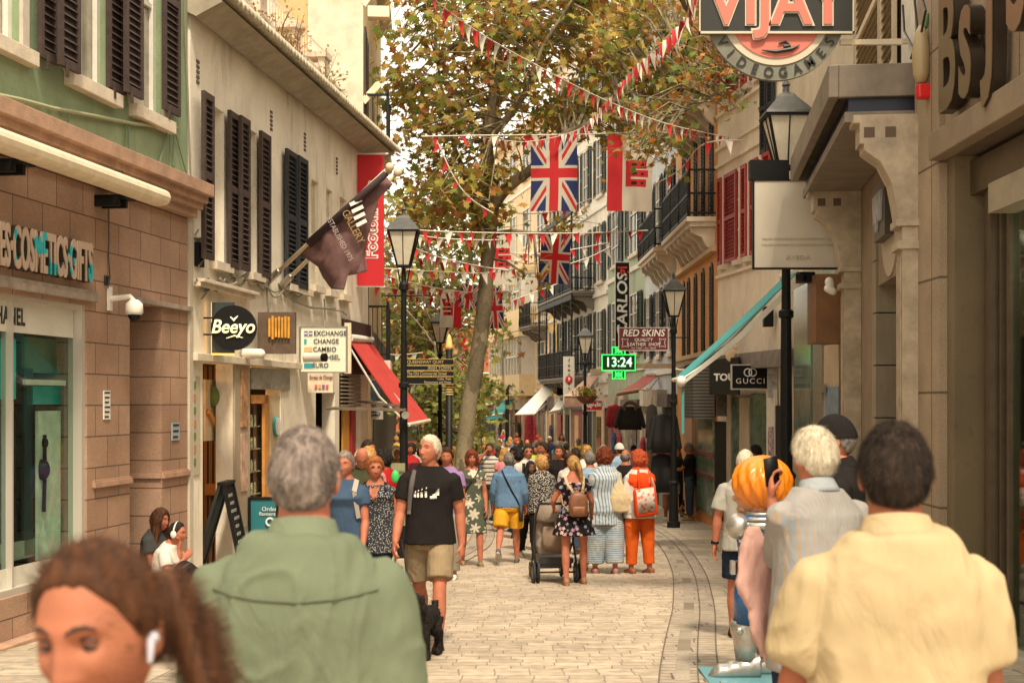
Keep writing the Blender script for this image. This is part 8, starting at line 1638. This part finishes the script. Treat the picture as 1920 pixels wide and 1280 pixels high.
# orange woman
J = person('curly red-haired woman in orange trousers and bright orange scarf, facing left', 1199, 19.1, 1.64, 28, S_red, ('curly', H_red, .95), top=dict(m=C_white, sleeve=1.3, hem=-.14, loose=.045, hang=1), bottom=dict(kind='trousers', m=C_oran, len=1.88, wide=1.15), shoes=('shoe', mat('shoe_rust', (.25, .07, .03), .6)), fem=1, fat=1.16, vox=.010, headr=(35, 0, 0), face=1, seed=42, legs=((2, 0), (-3, 4)), folds=.012)
Hc, up = J['Hc'], J['up']; b = MB(); b.loft([(Hc + up * t_ + Vector((0, oy, 0)), (rx, 0, 0), (0, ry, 0)) for t_, rx, ry, oy in ((.30, .20, .165, -.02), (.38, .235, .17, -.02), (.45, .215, .155, -.02), (.52, .14, .115, -.01), (.57, .10, .095, .0))], 22); add_local(J, J['root'], b, 'scarf', C_orsc, amp=.02, vox=.012)
t = thing_at(J, 'tote_bag', 'white floral tote bag with orange edges on the orange-trousered woman', 'bag'); b = MB(); b.T = Matrix.Translation(Hc + Vector((-.06, -.24, .12))) @ Matrix.Rotation(R(-6), 4, 'Y'); b.zloft([(0, 0, -.22, .17, .035), (0, 0, -.19, .185, .05), (0, 0, .14, .175, .045), (0, 0, .18, .165, .03)], 20, 6); add_local(J, t, b, 'bag_body', C_orsc); b = MB(); b.T = Matrix.Translation(Hc + Vector((-.075, -.265, .13))) @ Matrix.Rotation(R(-6), 4, 'Y'); b.zloft([(0, 0, -.17, .15, .035), (0, 0, .16, .145, .032)], 20, 7); add_local(J, t, b, 'front_panel', clothm('tote_floral', (.60, .54, .44), (.6, .12, .08), 'floral', 16)); b = MB(); b.tube([Hc + Vector((-.16, -.24, .29)), Hc + Vector((-.10, -.13, .50)), Hc + Vector((-.06, -.05, .57))], .018, 6); b.tube([Hc + Vector((.06, -.24, .29)), Hc + Vector((.08, -.13, .50)), Hc + Vector((.09, -.05, .57))], .018, 6); add_local(J, t, b, 'handle', C_orsc)
# ---- mid crowd behind
person('bearded dark-haired man in black beside the man in sunglasses', 1022, 27.5, 1.80, 120, S_tan, ('short', H_dark, 1.6), top=dict(m=C_black), bottom=dict(kind='trousers', m=C_navy), face=1, seed=51)
person('smiling man in a dark tee with sunglasses pushed up on his hair', 1047, 24.8, 1.74, 180, S_red, ('short', H_brown), top=dict(m=C_black), bottom=dict(kind='trousers', m=C_navy), face=1, glasses=None, seed=52)
person('girl with long brown hair and white T-shirt in front of the dark-tee man', 1070, 22.6, 1.62, 160, S_pale, ('long', H_brown, 1.2, .25), top=dict(m=C_white, sleeve=.6), bottom=dict(kind='trousers', m=C_denim), fem=1, headr=(0, -35, 0), face=1, seed=53)
person('grey-haired man in pale blue behind the striped woman', 1107, 20.9, 1.64, 20, S_red, ('short', H_salt, 1.5), top=dict(m=C_lblue, sleeve=.9), bottom=dict(kind='trousers', m=C_lgrey), seed=54)
person('blond person with sunglasses on the head beyond the striped woman', 1100, 26, 1.74, 200, S_red, ('bob', H_gold, .6), top=dict(m=C_white), bottom=dict(kind='trousers', m=C_denim), fem=1, face=1, seed=55)
person('bald man in black between the striped woman and the orange scarf', 1172, 22.0, 1.67, -20, S_tan, ('bald', H_salt, .6), top=dict(m=C_black, sleeve=.8), bottom=dict(kind='trousers', m=C_navy), fat=1.1, seed=56)
J = person('man in a white cap and light blue shirt far behind the bald man', 1163, 29, 1.78, 30, S_tan, ('short', H_dark), top=dict(m=C_lblue), bottom=dict(kind='trousers', m=C_navy), seed=57, vox=.014); cap_hat(J, C_white, 0)
J = person('small far man in a dark brimmed hat left of the hanging coats', 1188, 38, 1.75, 180, S_tan, ('short', H_dark), top=dict(m=C_pink), bottom=dict(kind='trousers', m=C_navy), seed=58, vox=.016); cap_hat(J, C_black)
person('short-haired woman in white behind the girl with long hair', 1080, 28.5, 1.68, 15, S_pale, ('curly', H_dark, .6), top=dict(m=C_white), bottom=dict(kind='trousers', m=C_khaki), fem=1, seed=59)
J = person('dark-haired man in a white striped T-shirt with dark trousers, hand to his mouth', 918, 31, 1.80, 172, S_tan, ('short', H_dark, 1.3), top=dict(m=clothm('breton', (.56, .51, .43), (.06, .06, .07), 'hstripe', 11), sleeve=.6), bottom=dict(kind='trousers', m=C_olive), arms=((4, 8, 10), ('T', (.05, .22, 1.55))), face=1, seed=60, fat=1.08)
person('blonde woman in a pink dress seen from behind', 946, 28.5, 1.70, 10, S_pale, ('long', H_gold, .8, .18), dress=dict(m=C_pink, len=.45), fem=1, seed=61)
person('dark curly-haired woman between the blue shirt and the sunglasses man', 973, 26.5, 1.66, 0, S_tan, ('curly', H_blk, .7), top=dict(m=C_dgrey), bottom=dict(kind='trousers', m=C_navy), fem=1, seed=62)
# ---- right group by the lamp
person('man in dark T-shirt and white shorts with his back to us behind the lamp post', 1257, 33, 1.82, 5, S_tan, ('short', H_dark), top=dict(m=C_dgrey, sleeve=.7, hang=1), bottom=dict(kind='shorts', m=clothm('pale_shorts', (.50, .47, .43)), loose=.03, len=.8), shoes=('shoe', M_shoew), arms=((25, 5, 60), (25, 5, 60)), seed=63)
person('bearded man in black T-shirt and jeans facing left at the jewellery window', 1293, 33, 1.82, 80, S_tan, ('short', H_salt), top=dict(m=C_black, sleeve=.7), bottom=dict(kind='trousers', m=clothm('dk_denim', (.05, .065, .085)), len=1.9), shoes=('shoe', M_shoet), arms=((35, 5, 50), (30, 5, 50)), face=1, glasses='clear', seed=64)
person('auburn woman in black mostly hidden behind the man in jeans', 1270, 35, 1.72, 170, S_pale, ('long', H_aub, .8), top=dict(m=C_black), bottom=dict(kind='trousers', m=C_black), fem=1, face=1, seed=65)
person('person in black stepping off to the right behind the man in jeans', 1312, 34.5, 1.70, -70, S_tan, ('short', H_blk), top=dict(m=C_black), bottom=dict(kind='trousers', m=C_black, len=1.7), legs=((-30, 10), (20, 4)), shoes=('shoe', M_shoet), seed=66)
person('dark-haired person looking into the shop window behind the statue', 1419, 24, 1.74, 60, S_tan, ('short', H_blk, 1.8), top=dict(m=C_dgrey), bottom=dict(kind='trousers', m=C_navy), seed=67)
# grey tee man
J = person('man in light grey T-shirt and navy shorts walking away behind the statue', 1398, 12.6, 1.68, -6, S_red, ('thin', H_white, 1.2), top=dict(m=C_lgrey, sleeve=.75, hem=-.12, loose=.03, hang=1, cuff=.026), bottom=dict(kind='shorts', m=C_navy, len=.9, loose=.03), shoes=('sandal', M_sandal), legs=((8, 4), (-10, 14)), arms=((-2, 16, 8), (6, 10, 20)), fat=1.12, vox=.008, seed=68, folds=.011, hand_curl=18)
S, E, Wp = J['arms'][-1]; b = MB(); d_ = (Wp - E).normalized(); b.tube([Wp - d_ * .035, Wp - d_ * .012], .034, 16); b.ell(Wp - d_ * .024 + Vector((-.030, 0, 0)), (.010, .022, .022)); add_local(J, J['root'], b, 'wristwatch', M_black)
# ---- seated girls
J = person('girl with long dark hair in a dark top sitting sideways on the doorstep', 278, 15.4, 1.66, 248, S_tan, ('long', H_brown, 1.3, .42), top=dict(m=C_dgrey), bottom=dict(kind='trousers', m=C_denim), legs=((85, 88), (80, 85)), seat=.30, arms=((20, 5, 60), (20, 5, 60)), fem=1, face=1, seed=71, group='girls sitting on the left doorstep', lean=12)
J = person('girl in a white T-shirt with white headphones eating on the doorstep', 296, 14.5, 1.60, 258, S_red, ('pulled', H_blk, 1.4), top=dict(m=C_white, sleeve=.6), bottom=dict(kind='trousers', m=clothm('pale_jeans', (.28, .32, .33))), legs=((88, 92), (84, 90)), seat=.26, arms=(('T', (.02, .26, 1.14 - .67 + .26)), ('T', (.10, .36, .62))), fem=1, face=1, seed=72, group='girls sitting on the left doorstep', fat=1.1, lean=18)
b = MB(); T = J['Th']; b.tube([T @ Vector((.088 * math.sin(a), -.01, .125 * math.cos(a) + .0)) for a in [R(q) for q in range(-85, 86, 17)]], .010, 8)
for s_ in (-1, 1): b.ell(T @ Vector((s_ * .092, -.005, -.005)), (.020, .036, .042))
t = thing_at(J, 'headphones', 'white over-ear headphones on the seated girl in white', 'headphones'); add_local(J, t, b, 'headphone_band', mat('white_plastic', (.7, .66, .6), .4))
t = empty('backpack', (XY(350, 14.2), 14.2, gz(14.2)), R(15), 'black rucksack standing on the paving beside the seated girls', 'backpack'); b = MB(); b.zloft([(0, 0, 0, .15, .12), (0, 0, .05, .20, .16), (0, 0, .3, .19, .15), (0, .03, .48, .12, .10), (0, .05, .55, .04, .03)], 18, 2.6); me = apply_remesh(b, .012, 2, 'pack_body'); fold(me, .03, 8, .8); link('pack_body', me, C_black, t, False, True)
b = MB(); b.tube([(-.1, -.1, .42), (-.05, -.16, .5), (.03, -.1, .55)], .014, 6); b.tube([(-.13, -.16, .1), (-.1, -.19, .3), (-.06, -.1, .5)], .016, 6); link('strap', b.mesh('strap'), M_shoeb, t)
# ------------------------------------------------------------------ painted knight statue
d = 10.4; t = empty('statue', (XY(1428, d), d, gz(d)), 0, 'painted fibreglass knight-boy statue with moulded orange hair, blue tunic and steel armour', 'statue')
x0, z0 = XY(1428, d), gz(d); k_ = d / F
def sp(px, py, dy=0): return Vector((XY(px, d), d + dy, CZ - (py - H0) * k_))
M_sh = mat('statue_hair', (.72, .205, .008), .32, .1, 4, spec=.6); M_sf = mat('statue_face', (.50, .24, .14), .4); M_sb = mat('statue_blue', (.012, .085, .24), .25, .2, 5, spec=.6); M_ss = mat('statue_steel', (.42, .40, .36), .32, .25, 6, metal=.75); M_sl = mat('statue_leather', (.10, .03, .015), .4, .3, 7)
c = sp(1429, 906); 
def hfn(x, y, z):
    a = math.atan2(y, x - .30); sw_ = z * 1.6 + x * 1.2; rdg = 1 + (.034 * math.sin(a * 15 + sw_ * 3) + .016 * math.sin(a * 31 - sw_ * 4)) * min(1, 1.25 - max(0, z)); fr = 1.0
    if z < -.55: fr = .9
    return c + Vector((x * .218 * rdg, y * .215 * rdg, z * .195 * rdg + .01 + (-.05 * max(0, x) * (z < 0))))
b = MB(); vs, fs = grid_sphere(hfn, 150, 60); b.add(vs, fs); b.build('moulded_hair', M_sh, t, False if False else True, smooth=True)
b = MB(); b.ell(c + Vector((-.075, .05, -.095)), (.115, .13, .13)); b.ell(c + Vector((-.190, .06, -.11)), (.020, .03, .025)); b.ell(c + Vector((-.13, .05, -.19)), (.05, .06, .04)); b.build('face', M_sf, t, smooth=True)
b = MB(); b.cap(c + Vector((-.02, 0, -.1)), c + Vector((-.01, 0, -.27)), .075, .08); b.build('neck', M_sf, t, smooth=True)
b = MB()
for r0, z_, h in ((.13, -.20, .03), (.16, -.235, .03), (.17, -.27, .05)): b.zloft([(c.x - .005, c.y, c.z + z_ - h, r0 * 1.1, r0), (c.x - .01, c.y, c.z + z_, r0, r0 * .9)], 28)
b.build('gorget', M_ss, t, smooth=True)
tz = lambda py: CZ - (py - H0) * k_
b = MB(); b.zloft([(x0 - .04, d, tz(1165), .17, .16), (x0 - .04, d, tz(1110), .165, .15), (x0 - .03, d, tz(1060), .14, .13), (x0 - .02, d, tz(1030), .15, .14), (x0 - .01, d, tz(990), .19, .15), (x0 - .01, d, tz(965), .17, .13)], 26, 2.2); b.build('tunic', M_sb, t, smooth=True)
b = MB(); b.zloft([(x0 - .045, d, tz(1074), .165, .155), (x0 - .04, d, tz(1052), .16, .15)], 26); o = b.build('belt', M_sl, t, smooth=True); b = MB(); b.box((x0 - .23, d - .06, tz(1075)), (x0 - .20, d + .02, tz(1050))); b.build('buckle', M_ss, o)
b = MB(); b.ell((x0 - .17, d - .02, tz(985)), (.10, .12, .10)); b.ell((x0 + .15, d - .02, tz(985)), (.10, .12, .10)); 
for q in range(7): b.ell((x0 - .19 + q * .028 * .9, d - .10 + abs(q - 3) * .01, tz(1000 - q * 6.5)), (.022, .025, .022))
b.build('pauldron', M_ss, t, smooth=True)
b = MB(); b.box((x0 - .175, d - .145, tz(1030)), (x0 - .13, d - .12, tz(1018))); b.build('yellow_badge', mat('statue_yellow', (.8, .5, .03), .4), t)
for q in range(4): b = MB(); b.box((x0 - .185, d - .13, tz(1052 - q * 13)), (x0 - .15, d - .10, tz(1047 - q * 13))); b.build('rivet_plate', M_ss, t)
b = MB(); b.tube([(x0 + .10, d - .10, tz(985)), (x0 + .09, d - .20, tz(1060))], [.065, .06], 16); b.build('upper_arm', M_sb, t, smooth=True)
b = MB(); b.tube([(x0 + .045, d - .20, tz(1058)), (x0 + .035, d - .22, tz(1064)), (x0 + .03, d - .22, tz(1105))], [.085, .075, .068], 20); b.ell((x0 - .0, d - .24, tz(1108)), (.075, .07, .055)); b.build('gauntlet', M_ss, t, smooth=True)
b = MB(); b.cap((x0 + .0, d - .24, tz(1112)), (x0 + .01, d - .24, tz(1122)), .06, .05)
for q in range(4): b.cap((x0 - .04 + q * .026, d - .27, tz(1122)), (x0 - .03 + q * .024, d - .25, tz(1136)), .017, .014)
b.cap((x0 + .05, d - .24, tz(1112)), (x0 + .06, d - .27, tz(1128)), .016, .014); b.build('hand', mat('statue_hand', (.50, .26, .16), .4), t, smooth=True)
for s_, dy in ((-1, .0), (1, .12)):
    xx = x0 - .02 + s_ * .095; b = MB(); b.tube([(xx, d + dy, tz(1162)), (xx, d + dy, tz(1172)), (xx, d + dy, tz(1205)), (xx + .01, d + dy, tz(1236))], [.105, .12, .09, .085], 20); o = b.build('greave', M_ss, t, smooth=True); b = MB(); b.ell((xx - .06, d + dy - .10, tz(1178)), (.03, .02, .03)); b.build('rivet', M_ss, o, smooth=True)
    b = MB(); zb = gz(d)
    rg_ = []
    for q in range(25): tq = q / 24; hh = .10 - .062 * tq ** .8 + .007 * ((q % 5) / 4.0); hh *= math.sin(min(1, (1 - tq) * 5 + .12) * 1.57) ; rg_.append(((xx + .10 - tq * .38, d + dy - .01, zb + hh), (0, (.088 - .022 * tq) * math.sin(min(1, (1 - tq) * 4 + .15) * 1.57) + .004 * ((q % 5) / 4.0), 0), (0, 0, hh)))
    b.loft(rg_, 20)
    b.build('sabaton', M_ss, t, smooth=True)
b = MB(); b.box((x0 - .42, d - .3, gz(d) - .02), (x0 + .35, d + .35, gz(d) + .02)); b.build('plinth', mat('plinth_teal', (.10, .25, .28), .5), t)
# ------------------------------------------------------------------ far crowd: prototypes and copies
CM = {n: clothm('crowd_' + n, c) for n, c in dict(white=(.6, .55, .47), black=(.02, .02, .02), grey=(.2, .19, .18), navy=(.02, .03, .07), red=(.5, .03, .03), coral=(.65, .14, .10), blue=(.12, .22, .36), green=(.10, .16, .08), beige=(.42, .33, .22), pink=(.6, .28, .28), yellow=(.65, .48, .08), teal=(.05, .25, .25), lime=(.45, .7, .05)).items()}
HM = dict(dark=H_dark, brown=H_brown, grey=H_salt, white=H_white, blond=H_gold, red=H_red)
protos = []
for i, kw in enumerate((dict(top=dict(m=CM['white'], sleeve=.6, hang=1), bottom=dict(kind='trousers', m=CM['navy']), hair=('short', H_dark, 1.4)), dict(top=dict(m=CM['white'], sleeve=.4), bottom=dict(kind='shorts', m=CM['beige']), hair=('bob', H_brown), fem=1), dict(dress=dict(m=CM['white'], len=.4), hair=('long', H_brown, .8), fem=1), dict(top=dict(m=CM['white'], sleeve=1.6, hang=1), bottom=dict(kind='trousers', m=CM['black']), hair=('thin', H_salt, 1.2), fat=1.15))):
    protos.append(person('p', 0, 30, 1.72, 0, vox=.024, folds=.006, shoes=('plain', M_shoeb), legs=((14, 4), (-14, 16)), arms=((-10, 8, 12), (14, 8, 25)), seed=90 + i, group='distant crowd down the street', **kw)['root'])
rr = random.Random(77); used = set(); spots = []
zones = [(28, 34, 760, 800, 3), (30, 40, 870, 1100, 9), (36, 46, 690, 760, 7), (38, 50, 860, 1140, 16), (44, 60, 665, 755, 12), (48, 62, 850, 1060, 14), (58, 80, 672, 750, 14), (60, 84, 850, 1000, 14), (24, 30, 726, 745, 2)]
adj = [q for q in CM if q != 'lime'] * 3 + ['lime']; hk = list(HM.keys()); places = {True: ['under the red sloping awning', 'left of the tall lamp', 'behind the left-hand shoppers', 'near the finger signpost', 'by the left shops'], False: ['beyond the plane trunk', 'in front of the cream bay building', 'near the hooked post', 'past the man in the blue shirt', 'by the far right shops']}
k = 0
for (d0, d1, p0, p1, n) in zones:
    for _ in range(n):
        for _try in range(30):
            dd = rr.uniform(d0, d1); px = rr.uniform(p0, p1)
            if all(abs(px - a) * dd / F > .45 or abs(dd - b_) > .8 for a, b_ in spots): break
        spots.append((px, dd)); src = protos[rr.randrange(4)]
        for _try in range(200):
            c1, h1, c2, pl = rr.choice(adj), rr.choice(hk), rr.choice(('black', 'navy', 'beige', 'grey', 'white', 'blue')), rr.choice(places[px < 800]); key = (c1, h1, pl)
            if key not in used: used.add(key); break
        o = clone(src); o.location = (XY(px, dd), dd, gz(dd)); sc_ = rr.uniform(.93, 1.07); o.scale = (sc_, sc_, sc_); o.rotation_euler.z = R(rr.choice((0, 180, 180)) + rr.uniform(-35, 35))
        o['label'] = 'distant %s-haired person in %s %s' % (h1, c1, pl)
        for ch in o.children:
            nm = ch.name.split('.')[0]; mm_ = None
            if nm in ('shirt', 'dress'): mm_ = CM[c1]
            elif nm in ('trousers', 'shorts'): mm_ = CM[c2]
            elif nm == 'hair': mm_ = HM[h1]
            elif nm == 'body': mm_ = rr.choice((S_tan, S_red, S_pale, S_dark))
            if mm_: ch.material_slots[0].link = 'OBJECT'; ch.material_slots[0].material = mm_
def kill(o):
    for c_ in list(o.children): kill(c_)
    bpy.data.objects.remove(o)
for p_ in protos: kill(p_)
